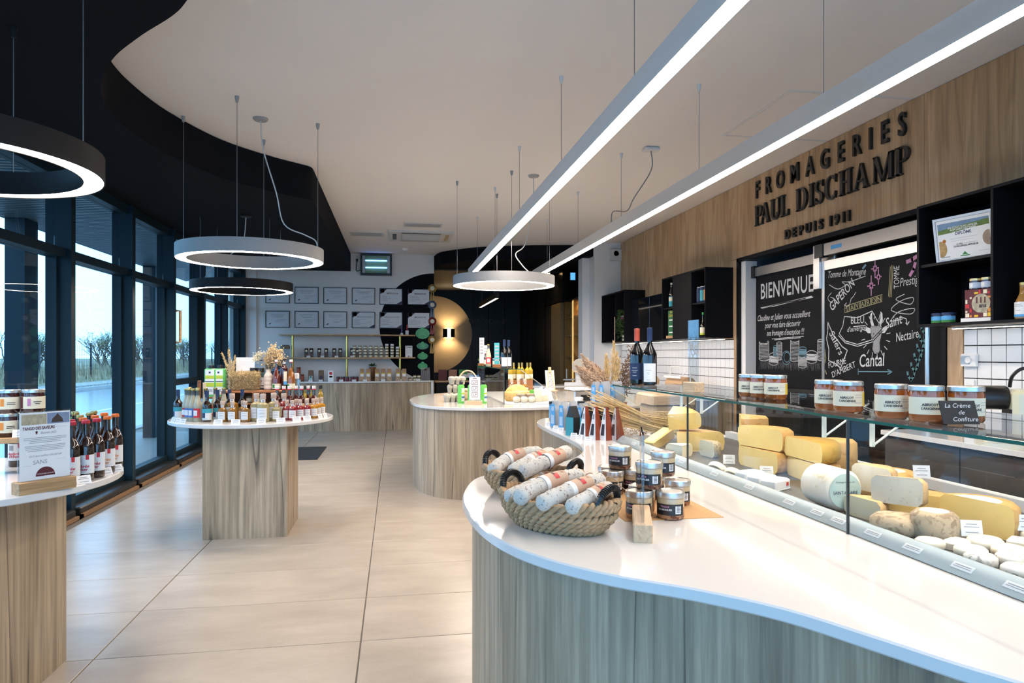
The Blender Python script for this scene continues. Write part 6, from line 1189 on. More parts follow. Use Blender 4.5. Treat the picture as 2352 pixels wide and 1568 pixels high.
# ================================================================== RIGHT WALL GOODS
ca, cbz = 1.5855+.018, 1.999
K_tallclear = kind('swing_bottle_teal','bottle',('glass',LM(bprof(.036,.31,.013,.17,.28)),G_black),('cap',cap(.015,.305,.33),M_capwhite),('label',patch(.0365,.02,.15,-90,180,10),M_teal,[('band_print',patch(.037,.09,.14,-90,120,8),M_cream)]))
for y, l in ((8.42,'farther tall bottle with teal label on the upper cabinet shelf'),(8.29,'nearer tall bottle with teal label on the upper cabinet shelf')): place(K_tallclear, (3.55,y,cbz), R(-70), l, 'tall teal bottles')
t = thing('green_poster','green price sign in a wooden foot in the far cabinet bay','sign',(3.52,8.34,ca), R(-80)); obj('foot', MB().bbox(-.10,.10,-.025,.025,0,.035,.002), M_plank, t); obj('sheet', MB().box(-.085,.085,-.002,.002,.03,.36), mat('dark_green_sheet',(.015,.10,.03),.5), t); pm = MB(); [pm.box(-.06,.07,-.0035,-.0022,z,z+.014) for z in (.23,.15,.07)]; obj('white_print', pm, M_paper, t, ang=None); text('La\nCarte', .05, M_yellow, t, (-.02,-.003,.32), FR, shear=.3)
for y, kk, l in [(7.55,M_navy,'navy drinks can on the cabinet shelf'),(7.46,M_teal,'teal drinks can in the middle on the cabinet shelf'),(7.36,M_orangep,'can with orange print on the cabinet shelf')]:
    place(kind('drinks_can','can',('body',LM([(.026,0),(.03,.005),(.03,.15),(.024,.165)]),M_navy),('top',LM([(.025,.165),(.025,.172),(.001,.17)],14),M_capwhite),('label',patch(.0306,.02,.13,-90,180,10),kk)), (3.53,y,cbz), R(-80), l, 'drinks cans', 1.1)
K_oilgreen = kind('sauce_bottle','bottle',('glass',LM(bprof(.034,.27,.011,.12,.19)),G_black),('cap',cap(.013,.26,.285),M_capgreen),('label',patch(.0345,.02,.11,-90,180,10),M_cream,[('foot_print',patch(.035,.02,.045,-90,178,10),M_limey)]))
for y, l in ((7.50,'dark sauce bottle with cream label in the near cabinet bay'),(7.37,'second dark sauce bottle at the bay edge')): place(K_oilgreen, (3.55,y,ca), R(-75), l, 'dark sauce bottles')
t = thing('trailing_plant','trailing green plant hanging in the cabinet by the pier','plant',(3.585,10.24,1.9395)); mb = MB(); rg = random.Random(14)
for s in range(16):
    x, y, z = rg.uniform(-.10,.02), rg.uniform(-.12,.12), .09; vx, vy = rg.uniform(-.02,-.004), rg.uniform(-.012,.012); ln = rg.randint(10,26)
    for k in range(ln):
        x = max(x+vx*(1 if k < 5 else .15), -.125); y += vy; z += .02 if k < 3 else -.021
        y = max(min(y,.16),-.15)
        for _ in range(2):
            a = rg.uniform(0,6.28); d = Vector((math.cos(a),math.sin(a),rg.uniform(-.6,.4)))*.028; w = Vector((-math.sin(a),math.cos(a),.2))*.010; c = Vector((x,y,z)); mb.add([c,c+d*.5+w,c+d,c+d*.5-w],[(0,1,2,3)])
for i, p in enumerate(mb.v):
    if p[0] > -.10 and p[2] < .01: mb.v[i] = (min(p[0],-.142+.02*0),p[1],p[2]) if p[2] < -.005 else (p[0],p[1],.012)
obj('leaves', mb, M_leaf, t, ang=None); obj('pot', MB().lathe([(.04,0),(.055,.10)], 14), M_blackplastic, t)
for q in range(4): place(K_smalljar, (3.54, 10.18+.078*(q%2), ca+.0535*(q//2)), R(-80), 'cream label jar under the trailing plant, %s of the block' % ('lower near','lower far','upper near','upper far')[q], 'jars under the trailing plant')
t = thing('info_strip','narrow printed kraft strip in the far bay of the pier cabinet','sign',(3.52,10.62,ca), R(-80)); obj('strip', MB().box(-.05,.05,-.003,.003,0,.40), mat('faded_strip',(.36,.24,.18),.7,var=.4,scale=30), t); obj('foot', MB().box(-.055,.055,-.02,.02,0,.012), M_plank, t)
K_pinkj = kind('pink_jar','jar',('glass',LM([(.028,0),(.03,.05)]),M_jamd),('lid',LM([(.031,.05),(.031,.07),(.001,.071)],14),M_paper),('label',patch(.0306,.005,.045,-90,170,8),mat('hot_pink_print',(.5,.05,.2),.5)))
place(K_pinkj, (3.56,10.12,1.9395), R(-80), 'pink jar at the left of the trailing plant'); place(K_pinkj, (3.56,10.40,1.9395), R(-80), 'pink jar behind the trailing plant')
# framed diploma and goods in the open unit
t = thing('framed_diploma','silver framed diploma with green landscape leaning in the open unit','diploma',(3.545,3.755,1.9945), rot=(R(8),0,R(-80)))
W_, H_ = .195, .285; obj('frame', MB().box(-W_,W_,-.012,0,H_-.016,H_).box(-W_,W_,-.012,0,0,.016).box(-W_,-W_+.016,-.012,0,.016,H_-.016).box(W_-.016,W_,-.012,0,.016,H_-.016), mat('silver_frame',(.62,.64,.68),.35,metal=.3), t)
obj('sheet', MB().box(-W_+.017,W_-.017,-.006,-.003,.017,H_-.017), M_paper, t); y = -.0066
obj('landscape_print', MB().add([(-.168,y,.178),(-.05,y,.185),(.06,y,.195),(.168,y,.20),(.168,y,.235),(.02,y,.225),(-.168,y,.205)],[(0,1,2,3,4,5,6)]), mat('meadow_print',(.10,.17,.035),.6,var=.5,scale=40), t)
obj('mountain_print', MB().add([(-.168,y+.0002,.20),(.168,y+.0002,.22),(.168,y+.0002,.248),(-.168,y+.0002,.248)],[(0,1,2,3)]).add([(-.1,y-.0001,.215),(.03,y-.0001,.240),(.12,y-.0001,.23)],[(0,1,2)]), mat('blue_hills_print',(.16,.26,.40),.6,var=.3,scale=30), t)
text('37e CONCOURS OFFICIEL\nAOP SAINT-NECTAIRE', .017, M_paper, t, (.0,y-.0006,.205), FR, off=.0003, line=.85); obj('title_panel', MB().box(-.062,.062,y-.0003,y-.0001,.160,.186), M_paper, t); text('DIPLÔME', .026, M_navy, t, (0,y-.0007,.173), FR, off=.0006); text('1er PRIX', .012, M_ink, t, (-.03,y-.0006,.105), FR, off=.0002); text('CHALLENGE AFFINEUR', .0155, M_ink, t, (.01,y-.0006,.092), FR, off=.0004)
for cx, cz, rx, rz_, m in [(-.155,.085,.040,.052,mat('cheese_photo',(.40,.26,.10),.6,var=.6,scale=50)),(.158,.120,.038,.046,mat('basket_photo',(.30,.22,.16),.6,var=.6,scale=60))]:
    pts_ = [(max(-.167,min(.167,cx+rx*math.cos(6.2832*i/26))), y, cz+rz_*math.sin(6.2832*i/26)) for i in range(26)]; obj('photo_print', MB().add(pts_, [tuple(range(25,-1,-1))]), m, t, ang=None)
obj('badge_print', MB().lathe([(.001,0),(.012,0)],14).xf(Matrix.Translation((-.13,y-.0004,.135)) @ Matrix.Rotation(R(90),4,'X')), M_orangep, t); obj('crest_print', MB().add([(-.02,y,.035),(.02,y,.035),(.0,y,.055)],[(0,1,2)]).box(-.03,.03,y-.0003,y,.026,.032), M_green, t)
pm = MB(); pm.box(-.09,.09,y-.0005,y-.0001,.142,.1435).box(-.09,.06,y-.0005,y-.0001,.127,.128).box(.0,.09,y-.0005,y-.0001,.106,.108).box(.09,.15,y-.0005,y-.0001,.045,.0465).box(-.16,-.10,y-.0005,y-.0001,.03,.036); obj('text_print', pm, M_inkgrey, t, ang=None)
zu = 1.5985
t = thing('gift_box','maroon and yellow patterned gift box lettered 111 ans in the open unit','box',(3.57,3.63,zu), R(-80)); obj('carton', MB().bbox(-.105,.105,-.05,.05,.024,.20,.002), M_maroon, t); obj('base', MB().box(-.115,.10,-.07,.05,0,.0235), M_paper, t)
rg = random.Random(17); cs = [M_yellow, M_red, M_cream, M_orangep, M_cream]
for i in range(7):
    for j in range(6):
        if rg.random() < .72:
            x, z = -.098+.028*i, .030+.028*j; obj('pattern_print', MB().box(x,x+rg.choice([.024,.024,.012]),-.0515,-.0505,z,z+rg.choice([.024,.024,.012])), rg.choice(cs), t, ang=None)
obj('round_print', MB().lathe([(.001,0),(.058,0)],28).xf(Matrix.Translation((0,-.0522,.112)) @ Matrix.Rotation(R(90),4,'X')), M_cream, t); text('111', .05, M_maroon, t, (.0,-.0530,.130), FR, off=.002); text('ans', .036, M_ink, t, (.012,-.0530,.098), FR, off=.001)
for k in range(3): place(K_gift, (3.575+.012*(k-1),3.70-.073*k,zu+.2005), R(-75), 'honey jar with pale blue label on the gift box, %s of three' % ('left','middle','right')[k], 'honey jars on the gift box')
for y, l in ((3.985,'jar with landscape label at the left of the open unit'),(3.90,'jar with landscape label beside the gift box')): place(K_blueyj, (3.55,y,zu), R(-75), l, 'landscape label jars', 1.3)
place(K_blueyj, (3.53,3.515,zu), R(-75), 'jar with landscape label at the right of the gift box')
K_juice = kind('juice_bottle','bottle',('glass',LM(bprof(.045,.20,.021,.085,.165)),G_juice),('lid',cap(.024,.198,.214),M_capgold),('label',patch(.0455,.015,.10,-80,170,12),M_paper,[('print',lines(.046,[(.085,.8),(.075,1),(.05,.6)],-100,60,.003),M_inkgrey),('foot_print',patch(.046,.015,.03,-80,168,12),M_sky)]))
place(K_juice, (3.56,3.37,zu), R(-75), 'bottle of amber juice with white label beside the unit divider')
# thermostat, switch, coffee machine
t = thing('thermostat','white dial thermostat on the tiles below the open unit','thermostat',(XR-.016,3.99,1.36)); obj('case', MB().bbox(-.03,0,-.06,.06,-.042,.042,.006), M_paper, t); obj('panel', MB().box(-.0315,-.0302,-.02,.055,-.028,.028), mat('grey_blue_panel',(.35,.45,.55),.4), t); obj('dial', MB().lathe([(.001,.012),(.020,.012),(.022,0)],18).xf(Matrix.Translation((-.031,-.012,0)) @ Matrix.Rotation(R(-90),4,'Y')), M_paper, t)
t = thing('light_switch','white double switch plate on the tiles under the thermostat','switch',(XR-.016,4.00,1.15)); obj('plate', MB().bbox(-.01,0,-.04,.04,-.11,.08,.003), M_paper, t); obj('rocker', MB().lathe([(.001,.004),(.022,.004),(.024,0)],18,sy=1).xf(Matrix.Translation((-.0102,0,.035)) @ Matrix.Rotation(R(-90),4,'Y')), M_paper, t)
t = thing('coffee_machine','cream capsule coffee machine with black handle on the near work counter','coffee machine',(3.52,3.34,.9005), R(-30)); t.scale = (1.25,1.25,1.25)
M_cm = mat('cream_enamel',(.66,.64,.46),.25,coat=.4)
obj('body', MB().bbox(-.06,.20,-.09,.09,.03,.24,.02), M_cm, t); obj('base', MB().bbox(-.17,.20,-.09,.09,0,.03,.01), M_cm, t); obj('head', MB().lathe([(.001,0),(.05,0),(.055,.01),(.055,.11),(.001,.12)], 24).xf(Matrix.Translation((-.06,0,.20)) @ Matrix.Rotation(R(-90),4,'Y')), M_blackplastic, t); obj('bay', MB().box(-.062,-.0605,-.07,.07,.035,.15), M_blackplastic, t); obj('handle', MB().tube(catmull([(.09,-.09,.17),(.09,-.092,.25),(.04,-.06,.32),(-.01,-.04,.335),(-.045,-.02,.30),(-.05,0,.25)],5), .008, 8), M_blackplastic, t); obj('drip_tray', MB().bbox(-.165,-.07,-.07,.07,.0305,.045,.004), M_blackplastic, t)
# wrapping paper rolls on white wire stands on the far work counter
def roll_stand(label, y):
    t = thing('paper_roll_stand', label, 'paper roll', (3.42,y,.9005)); 
    obj('roll', MB().lathe([(.02,-.25),(.095,-.25),(.095,.25),(.02,.25)], 28, caps=False).xf(Matrix.Translation((0,0,.13)) @ Matrix.Rotation(R(90),4,'X')), M_kraft, t)
    obj('core', MB().lathe([(.0195,-.252),(.0195,.252)], 14).xf(Matrix.Translation((0,0,.13)) @ Matrix.Rotation(R(90),4,'X')), M_blackplastic, t)
    for s in (-.29,.29): obj('foot_frame', MB().tube(catmull([(-.14,s,.0085),(-.14,s,.04),(-.10,s,.075),(0,s,.08),(.10,s,.075),(.14,s,.04),(.14,s,.0085)],4), .008, 8), M_edge, t)
    obj('arch', MB().tube([(0,-.29,.08),(0,-.29,.32),(0,-.27,.345),(0,.27,.345),(0,.29,.32),(0,.29,.08)], .008, 8), M_edge, t); obj('cutter', MB().box(-.11,-.10,-.25,.25,.21,.235), M_edge, t)
    for s in (-.2,.2): obj('cutter_arm', MB().tube([(-.105,s,.22),(0,s,.30)], .004, 6), M_edge, t)
    obj('spindle', MB().tube([(0,-.29,.13),(0,.29,.13)], .008, 8), M_edge, t)
roll_stand('roll of brown wrapping paper on a white stand nearest to the doorway', 7.85); roll_stand('roll of brown wrapping paper on a white stand behind the wine bottles', 9.0)
t = thing('chopping_block','thick pale wooden chopping block on the staff side behind the straw sheaf','chopping block',(2.55,6.2,0)); obj('top', MB().bbox(-.22,.22,-.22,.22,.93,1.03,.02), M_block, t); obj('body', MB().bbox(-.19,.19,-.19,.19,.0,.929,.02), M_block, t)
# ---- wine shelf lit in the back room
t = thing('wine_cabinet','glass fronted wine cabinet lit amber in the dark room','wine cabinet',(3.24,11.80,0))
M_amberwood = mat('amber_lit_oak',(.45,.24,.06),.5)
obj('back', MB().box(.355,.375,0,1.16,.05,2.42), M_black, t)
for y in (0,.56,1.14): obj('side', MB().box(.02,.354,y,y+.02,.05,2.42), M_amberwood if y else M_black, t)
for z in (.55,.95,1.35,1.75,2.10): obj('shelf', MB().box(.03,.354,.021,.559,z-.012,z+.012).box(.03,.354,.581,1.139,z-.012,z+.012), M_amberwood, t)
obj('top', MB().box(.02,.354,0,1.16,2.421,2.44), M_black, t)
for y in (.535,.60,.03): obj('led_strip', MB().box(.022,.028,y,y+.008,.1,2.40), emit('amber_led',(1.0,.60,.22),3.0), t)
obj('pane', MB().box(0,.006,0,1.16,.05,2.42), M_case, t)
K_rack = kind('wine_bottle','bottle',('glass',LM(bprof(.037,.27,.012,.15,.21),12),G_black),('label',patch(.0376,.03,.10,-90,200,8),mat('amber_label',(.65,.40,.12),.6)))
for z in (.95,1.35,1.75):
    for k in range(6): place(K_rack, (3.44,11.90+.165*k+.03*(k > 2),z+.0125), R(-90), 'amber lit wine bottle, %s on the %s shelf of the wine cabinet' % (ORD[k], {.95:'low',1.35:'middle',1.75:'high'}[z]), 'bottles in the wine cabinet')
text('PAUL DISCHAMP', .16, mat('dim_grey_print',(.05,.05,.052),.5), wbr, (2.33,17.435,2.24), FR, sx=.8)
t = thing('exit_sign','tiny blue exit sign high in the dark room','sign',(3.15,11.95,2.80)); obj('box', MB().box(-.05,.05,-.02,.02,-.07,.07), M_blackplastic, t); obj('face', MB().box(-.045,.045,-.0225,-.0205,-.065,.065), emit('exit_blue',(.1,.4,.8),1.2), t)
for x, y, w, l in [(1.45,14.2,.5,'dark sideboard with magazines in the back room')]:
    t = thing('sideboard', l, 'sideboard', (x-.35,y-.9,0)); obj('top', MB().bbox(-.35,.35,-.2,.2,.86,.89,.003), M_plank, t); obj('body', MB().box(-.33,.33,-.18,.18,0,.859), M_blackshelf, t)
    for k in range(3): m_ = obj('magazine_print', MB().bbox(-.28+.20*k,-.12+.20*k,-.06,-.05,.8905,1.10,.002).xf(Matrix.Identity(4)), [M_maroon, mat('magazine_photo',(.30,.12,.06),.4,var=.6,scale=25), M_green][k], t)
# ================================================================== OUTSIDE THE GLASS
M_deck = wood('weathered_deck', srgb(120,112,104), srgb(150,142,132), srgb(70,62,56), 6, along='X', crack=.3, rough=.55)
deck = struct('ground_deck', MB().box(-4.9,-2.92,-4,15,-.2,-.06), M_slab)
dm = MB().bbox(-4.88,-2.93,-.067,.067,-.06,-.02,.004).mesh('plank', 30)
for k in range(64): obj('plank', dm, M_deck, deck, (0, 4.4+.142*k, 0))
M_road = mat('wet_asphalt', (.10,.11,.12), .22, var=.3, scale=.8)
M_kerb = mat('concrete', (.36,.36,.35), .8, var=.12)
struct('ground_road', MB().box(-14,-4.95,-25,140,-.3,-.16), M_road)
struct('ground_kerb', MB().box(-5.1,-4.92,-25,60,-.3,-.03), M_kerb)
struct('ground_kerb', MB().box(-13.2,-13.0,-25,60,-.3,-.02), M_kerb)
M_line = mat('road_paint', (.7,.7,.7), .6)
struct('ground_marking', MB().box(-8.1,-7.98,-10,40,-.16,-.156), M_line)
M_gravel = speckle('gravel', (.36,.35,.33), (.12,.12,.11), 14, .5, .9)
struct('ground_gravel', MB().box(-14.6,-13.2,-25,140,-.3,.05), M_gravel)
M_grass = speckle('dry_grass_ground', (.20,.19,.12), (.30,.25,.15), 6, .5, .95)
struct('ground_bank', MB().add([(-14.6,-25,.05),(-14.6,140,.05),(-18,140,.45),(-18,-25,.45),(-120,-25,.7),(-120,140,.7)], [(0,3,2,1),(3,4,5,2)]), M_grass)
# grass tufts along the bank
M_tuft = mat('straw_grass', (.34,.29,.18), .9, var=.3)
gb = MB(); rg = random.Random(3)
for k in range(4200):
    x, y = rg.uniform(-18,-14.7), rg.uniform(18,70); z = .05+(-14.6-x)*.117
    h = rg.uniform(.25,.75); a = rg.uniform(0,6.28); w = .03
    gb.add([(x-w*math.cos(a),y-w*math.sin(a),z),(x+w*math.cos(a),y+w*math.sin(a),z),(x+rg.uniform(-.15,.15),y+rg.uniform(-.15,.15),z+h)], [(0,1,2)])
go = obj('grass', gb, M_tuft, ang=None); go['kind'] = 'stuff'; tag(go, 'straw coloured grass on the bank beyond the road', 'grass')
# chain fence
M_fence = mat('dark_fence_metal', (.03,.035,.04), .5, metal=.5)
fe = thing('wire_fence', 'dark wire fence with thin posts on the grassy bank', 'fence', (-15.4, 0, .12))
for k in range(20): obj('post', MB().box(-.04,.04,-.04,.04,-.1,1.85), M_fence, fe, (0, 20+2.6*k, 0))
fm = MB()
for k in range(9): fm.box(-.004,.004,20,69.4,.12+.19*k,.128+.19*k)
for k in range(190): fm.box(-.004,.004,20+.26*k,20.008+.26*k,.05,1.7)
fo = obj('mesh_panel', fm, M_fence, fe); fo['kind'] = 'stuff'
# bare bushes and small trees
M_twig = mat('bare_twigs', (.10,.075,.05), .9, var=.2)
M_leafy = mat('dull_green_leaves', (.10,.14,.04), .9, var=.3)
def bare_tree(x, y, h, seed, label, leaf=.0):
    rr = random.Random(seed); t = thing('bare_tree', label, 'tree', (x,y,.42), group='bare trees behind the fence')
    mb = MB(); lf = MB()
    def grow(p, d, L, r, lev):
        q = p+d*L; mb.tube([p, p+d*(L*.5)+Vector((rr.uniform(-.04,.04),rr.uniform(-.04,.04),0))*L, q], [r, r*.8, r*.6], 3 if lev > 1 else 5, cap=False)
        if lev >= 5:
            if rr.random() < leaf:
                for _ in range(3):
                    c = q+Vector((rr.uniform(-.15,.15),rr.uniform(-.15,.15),rr.uniform(-.15,.15))); lf.add([c,c+Vector((.07,0,.05)),c+Vector((0,.07,.06))], [(0,1,2)])
            return
        for _ in range(3 if lev < 4 else 2):
            n = (d+Vector((rr.uniform(-.75,.75),rr.uniform(-.75,.75),rr.uniform(-.15,.55)))).normalized()
            grow(p+d*(L*rr.uniform(.55,1.0)), n, L*rr.uniform(.6,.82), r*.58, lev+1)
    for s in range(5):
        grow(Vector((rr.uniform(-.8,.8),rr.uniform(-.8,.8),-.1)), Vector((rr.uniform(-.45,.45),rr.uniform(-.45,.45),1)).normalized(), h*.28, .06, 1)
    o = obj('branches', mb, M_twig, t, ang=None)
    if leaf: obj('foliage', lf, M_leafy, t, ang=None)
trees = [(-17.5,31,3.0),(-18.5,34.5,3.4),(-17.6,38,3.1),(-18.6,41.5,3.7),(-17.4,45,3.3),(-18.8,48.5,3.9),(-17.6,52.5,3.2),(-19,57,3.8),(-17.8,62,3.5),(-19,68,3.8),(-18,75,3.6)]
for k, (x,y,h) in enumerate(trees): bare_tree(x, y, h, 11+k, 'bare twiggy tree behind the wire fence, %s from the near end' % ORD[k], leaf=.35)
# slatted canopy over the terrace, on round columns
M_slat = mat('grey_slat_metal', (.14,.18,.20), .45, metal=.1)
can = thing('terrace_canopy', 'dark slatted canopy over the terrace outside the windows', 'canopy', (-3.6,8,2.9))
obj('roof_board', MB().box(-.62,.66,-12,7,.12,.2), M_frame, can)
obj('fascia', MB().box(-.66,-.62,-12,7,.0,.22), M_frame, can)
sm_ = MB().box(-.62,.66,-.028,.028,0,.06).mesh('slat', 30)
for k in range(118): obj('slat', sm_, M_slat, can, (0, -3.4+.088*k, .0))
for y in (8.45, 12.6):
    c = obj('terrace_column', MB().box(-4.22,-4.02,y-.14,y+.14,-.1,2.9), M_frame)
    tag(c, 'dark square terrace column beside the %s windows' % ('near' if y < 8 else 'far'), 'column')
# ================================================================== WALL LETTERING (raised letters on the oak panel)
RW = (R(90),0,R(-90))
sg_ = thing('lettering_sign', 'large black raised lettering in three lines on the oak wall above the chalkboard doors', 'sign', (XR-.021,5.70,2.5))
def letter(ch, y, z, size, off, sx): 
    o = text(ch, size, M_blackplastic, sg_, (0,y-5.70,z-2.5), RW, ex=.012, off=off, sx=sx, name='letter'); o.location.x = -.013; return o
f_y = [6.693,6.483,6.262,6.012,5.765,5.541,5.319,5.117,4.949,4.785,4.599]
for ch, y in zip('FROMAGERIES', f_y): letter(ch, y, 3.132, .245, .004, .72 if ch != 'M' else .8)
for ch, y in zip('DEPUIS', [6.13,6.018,5.906,5.79,5.69,5.60]): letter(ch, y, 2.568, .122, .0045, .95)
for ch, y in zip('1911', [5.46,5.375,5.285,5.215]): letter(ch, y, 2.568, .122, .0045, .95)
# serif capitals built stroke by stroke on a unit height
def rect(x0,y0,x1,y1): return [(x0,y0),(x1,y0),(x1,y1),(x0,y1)]
def band(cx,cy,ro,rio,ri,rii,a0,a1,n=14):
    o = [(cx+ro*math.cos(R(a0+(a1-a0)*i/n)),cy+rio*math.sin(R(a0+(a1-a0)*i/n))) for i in range(n+1)]
    q = [(cx+ri*math.cos(R(a0+(a1-a0)*i/n)),cy+rii*math.sin(R(a0+(a1-a0)*i/n))) for i in range(n+1)]
    return [[o[i],o[i+1],q[i+1],q[i]] for i in range(n)]
def ser(x, y, w=.14, h=.045): return rect(x-w,y,x+w,y+h)
def glyph(ch):
    T, t_ = .155, .06
    if ch == 'I': return [rect(-T/2,0,T/2,1),ser(0,0),ser(0,.955)], .34
    if ch == 'L': return [rect(-.2,0,-.2+T,1),ser(-.12,0,.15),ser(-.12,.955,.15),rect(-.1,0,.28,.055),[(.22,0),(.30,0),(.32,.27),(.28,.27)]], .62
    if ch == 'H': return [rect(-.28,0,-.28+T,1),rect(.28-T,0,.28,1),ser(-.2,0,.14),ser(-.2,.955,.14),ser(.2,0,.14),ser(.2,.955,.14),rect(-.2,.48,.2,.545)], .74
    if ch == 'U': return [rect(-.27,.30,-.27+T,1),rect(.24,.30,.24+t_,1),ser(-.19,.955,.15),ser(.27,.955,.12)]+band(.015,.32,.285,.33,.13,.25,180,360)[0:14], .70
    if ch == 'P': return [rect(-.22,0,-.22+T,1),ser(-.14,0,.15),ser(-.14,.955,.12),rect(-.12,.94,.06,1),rect(-.12,.44,.06,.50)]+band(.04,.72,.27,.28,.11,.22,-90,90), .62
    if ch == 'D': return [rect(-.30,0,-.30+T,1),ser(-.22,0,.12),ser(-.22,.955,.12),rect(-.2,.94,.0,1),rect(-.2,0,.0,.06)]+band(-.02,.5,.38,.5,.20,.44,-90,90), .80
    if ch == 'A': return [[(-.34,0),(-.27,0),(.02,1),(-.05,1)],[(.14,0),(.32,0),(.04,1.0),(-.06,1.0)],ser(-.30,0,.11),ser(.23,0,.14),rect(-.2,.30,.17,.36)], .72
    if ch == 'M': return [rect(-.42,0,-.42+t_,1),rect(.26,0,.26+T,1),[(-.44,1),(-.27,1),(.04,.0),(-.06,0)],[(-.06,0),(.02,0),(.36,1),(.27,1)],ser(-.39,0,.11),ser(.34,0,.13),ser(-.38,.955,.08),ser(.36,.955,.08)], .98
    if ch == 'C': return band(.02,.5,.36,.5,.19,.44,50,310,20)+[[(.22,.80),(.29,.66),(.31,1.0),(.27,1.0)],[(.22,.18),(.27,.02),(.30,.30),(.26,.32)]], .72
    if ch == 'S': return band(0,.74,.22,.26,.10,.20,30,270,14)+band(0,.26,.24,.26,.09,.19,-150,90,14)+[rect(-.02,.45,.02,.55),[(.15,.84),(.22,.70),(.24,.98),(.20,.98)],[(-.24,.02),(-.19,.02),(-.16,.2),(-.22,.30)]], .56
def serif(ch, y, z, hgt, w):
    gl, _ = glyph(ch); mb = MB()
    for pl_ in gl:
        ar = sum(pl_[i][0]*pl_[(i+1) % len(pl_)][1]-pl_[(i+1) % len(pl_)][0]*pl_[i][1] for i in range(len(pl_)))
        if ar < 0: pl_ = pl_[::-1]
        mb.prism([(a*w,b*hgt) for a,b in pl_], 0, .026)
    obj('letter', mb, M_blackplastic, sg_, (0,y-5.70,z-2.5), RW, ang=30)
p_y = [6.673,6.535,6.352,6.185, 5.895,5.74,5.625,5.458,5.255,5.055,4.80,4.60]
for ch, y in zip('PAULDISCHAMP', p_y): serif(ch, y, 2.760, .212, .245)
# ================================================================== CHALK DRAWINGS
def chalk(door, items, m, name='chalk_drawing', w=.007): return strokes(name, items, w, m, door, (-.0012 if door is dA else .0028,0,0), RW, depth=0)
# local plane of each door: x' = -(y), y' = z ; helper turns (y, z) world into that plane
def bw(door, y, z):
    o = door.location
    if door is dB: z = 1.22+(z-.98)*.82
    else:
        y = y+.175
        if z < 1.5: z = 1.285+(z-1.13)*.70
    return (-(y-o.y), z-o.z)
def ct(door, body, size, y, z, m=None, rotd=0, fit=None, **k):
    o = text(body, size, m or M_chalk, door, (-.0015 if door is dA else .0025, y-door.location.y, z-door.location.z), RW, name='chalk_lettering', **k)
    if fit: o['fit'] = fit
    if rotd: o.rotation_euler = (Matrix.Rotation(R(-90),3,'Z') @ Matrix.Rotation(R(90),3,'X') @ Matrix.Rotation(R(rotd),3,'Z')).to_euler()
    return o
ct(dA,'BIENVENUE',.235, 6.425,2.073, fit=.95, off=.0025, space=1.05)
def seg(door, pts): return [bw(door,y,z) for y,z in pts]
chalk(dA,[seg(dA,[(6.72,1.905),(6.3,1.925),(5.78,1.945)]),seg(dA,[(6.70,1.90),(5.80,1.955)]),seg(dA,[(6.5,1.905),(5.9,1.945)])], M_chalk, w=.010)
ct(dA,'Claudine et Julien vous accueillent',.092, 6.488,1.79, shear=.3, fit=.97); ct(dA,'pour vous faire découvrir',.088, 6.489,1.706, shear=.3, fit=.66); ct(dA,"nos fromages d'exception !!!",.088, 6.44,1.622, shear=.3, fit=.68)
chalk(dA,[seg(dA,[(6.50,1.56),(5.93,1.575)]),seg(dA,[(6.45,1.55),(5.98,1.562)])], M_chalk, w=.006)
def cyl(y, z, w, h, rr=.3):
    a = [bw(dA, y+w*math.cos(R(t_)), z+h+w*rr*math.sin(R(t_))) for t_ in range(0,361,24)]; b = [bw(dA, y+w*math.cos(R(t_)), z+w*rr*math.sin(R(t_))) for t_ in range(180,361,20)]
    out = [a,b,[bw(dA,y-w,z),bw(dA,y-w,z+h)],[bw(dA,y+w,z),bw(dA,y+w,z+h)]]
    hh = []
    for k in range(14): zz = z+h*k/14; hh.append(([bw(dA,y+w*.92,zz+.004),bw(dA,y-w*.92,zz-.004)],.0035))
    return out+hh
chalk(dA, cyl(6.66,1.22,.10,.26)+cyl(6.47,1.17,.09,.10,.5)+cyl(6.36,1.22,.05,.24)+cyl(6.08,1.21,.075,.28)+cyl(5.95,1.13,.07,.13,.45)+cyl(5.80,1.21,.085,.09,.5)+cyl(5.66,1.22,.045,.26), M_chalk, w=.0055)
chalk(dA, cyl(6.43,1.27,.04,.14)+[[bw(dA,6.23+.08*math.cos(R(t_)),1.24+.10*math.sin(R(t_))) for t_ in range(0,361,20)],[bw(dA,6.22+.055*math.cos(R(t_)),1.25+.07*math.sin(R(t_))) for t_ in range(0,361,20)]]+cyl(5.95,1.28,.065,.09,.4), M_chalkb, w=.006)
rg = random.Random(40); chalk(dA, [([bw(dA,5.62+1.12*k/90, 1.17+rg.uniform(-.01,.02)), bw(dA,5.62+1.12*k/90+rg.uniform(-.02,.02), 1.075+rg.uniform(-.02,.03))], .004) for k in range(90)], mat('faint_chalk',(.12,.12,.125),.95), w=.004)
# second door: names of cheeses
ct(dB,'Tomme de Montagne',.085, 5.35,2.10, rotd=-3, shear=.3, fit=.50); ct(dB,'GAPERON',.115, 5.404,1.915, rotd=34, fit=.37, off=.001)
ct(dB,'TOMME',.085, 4.739,2.0, rotd=90, fit=.175); ct(dB,'Prestige',.095, 4.60,1.955, rotd=2, shear=.25, fit=.22)
for k, ch in enumerate('SAVARON'):
    y, z = 5.336-.067*k, 1.788+.009*k; ct(dB,ch,.06, y, z, M_chalky, 8); x_, z_ = -(y-dB.location.y), z-dB.location.z; c = .028
    chalk(dB,[[(x_-c,z_-c),(x_+c,z_-c+.008),(x_+c,z_+c+.008),(x_-c,z_+c),(x_-c,z_-c)]], M_chalky, w=.005)
ct(dB,'BLEU',.085, 5.20,1.685, fit=.165); ct(dB,"d'auvergne",.062, 5.21,1.615, shear=.25, fit=.25, rotd=3)
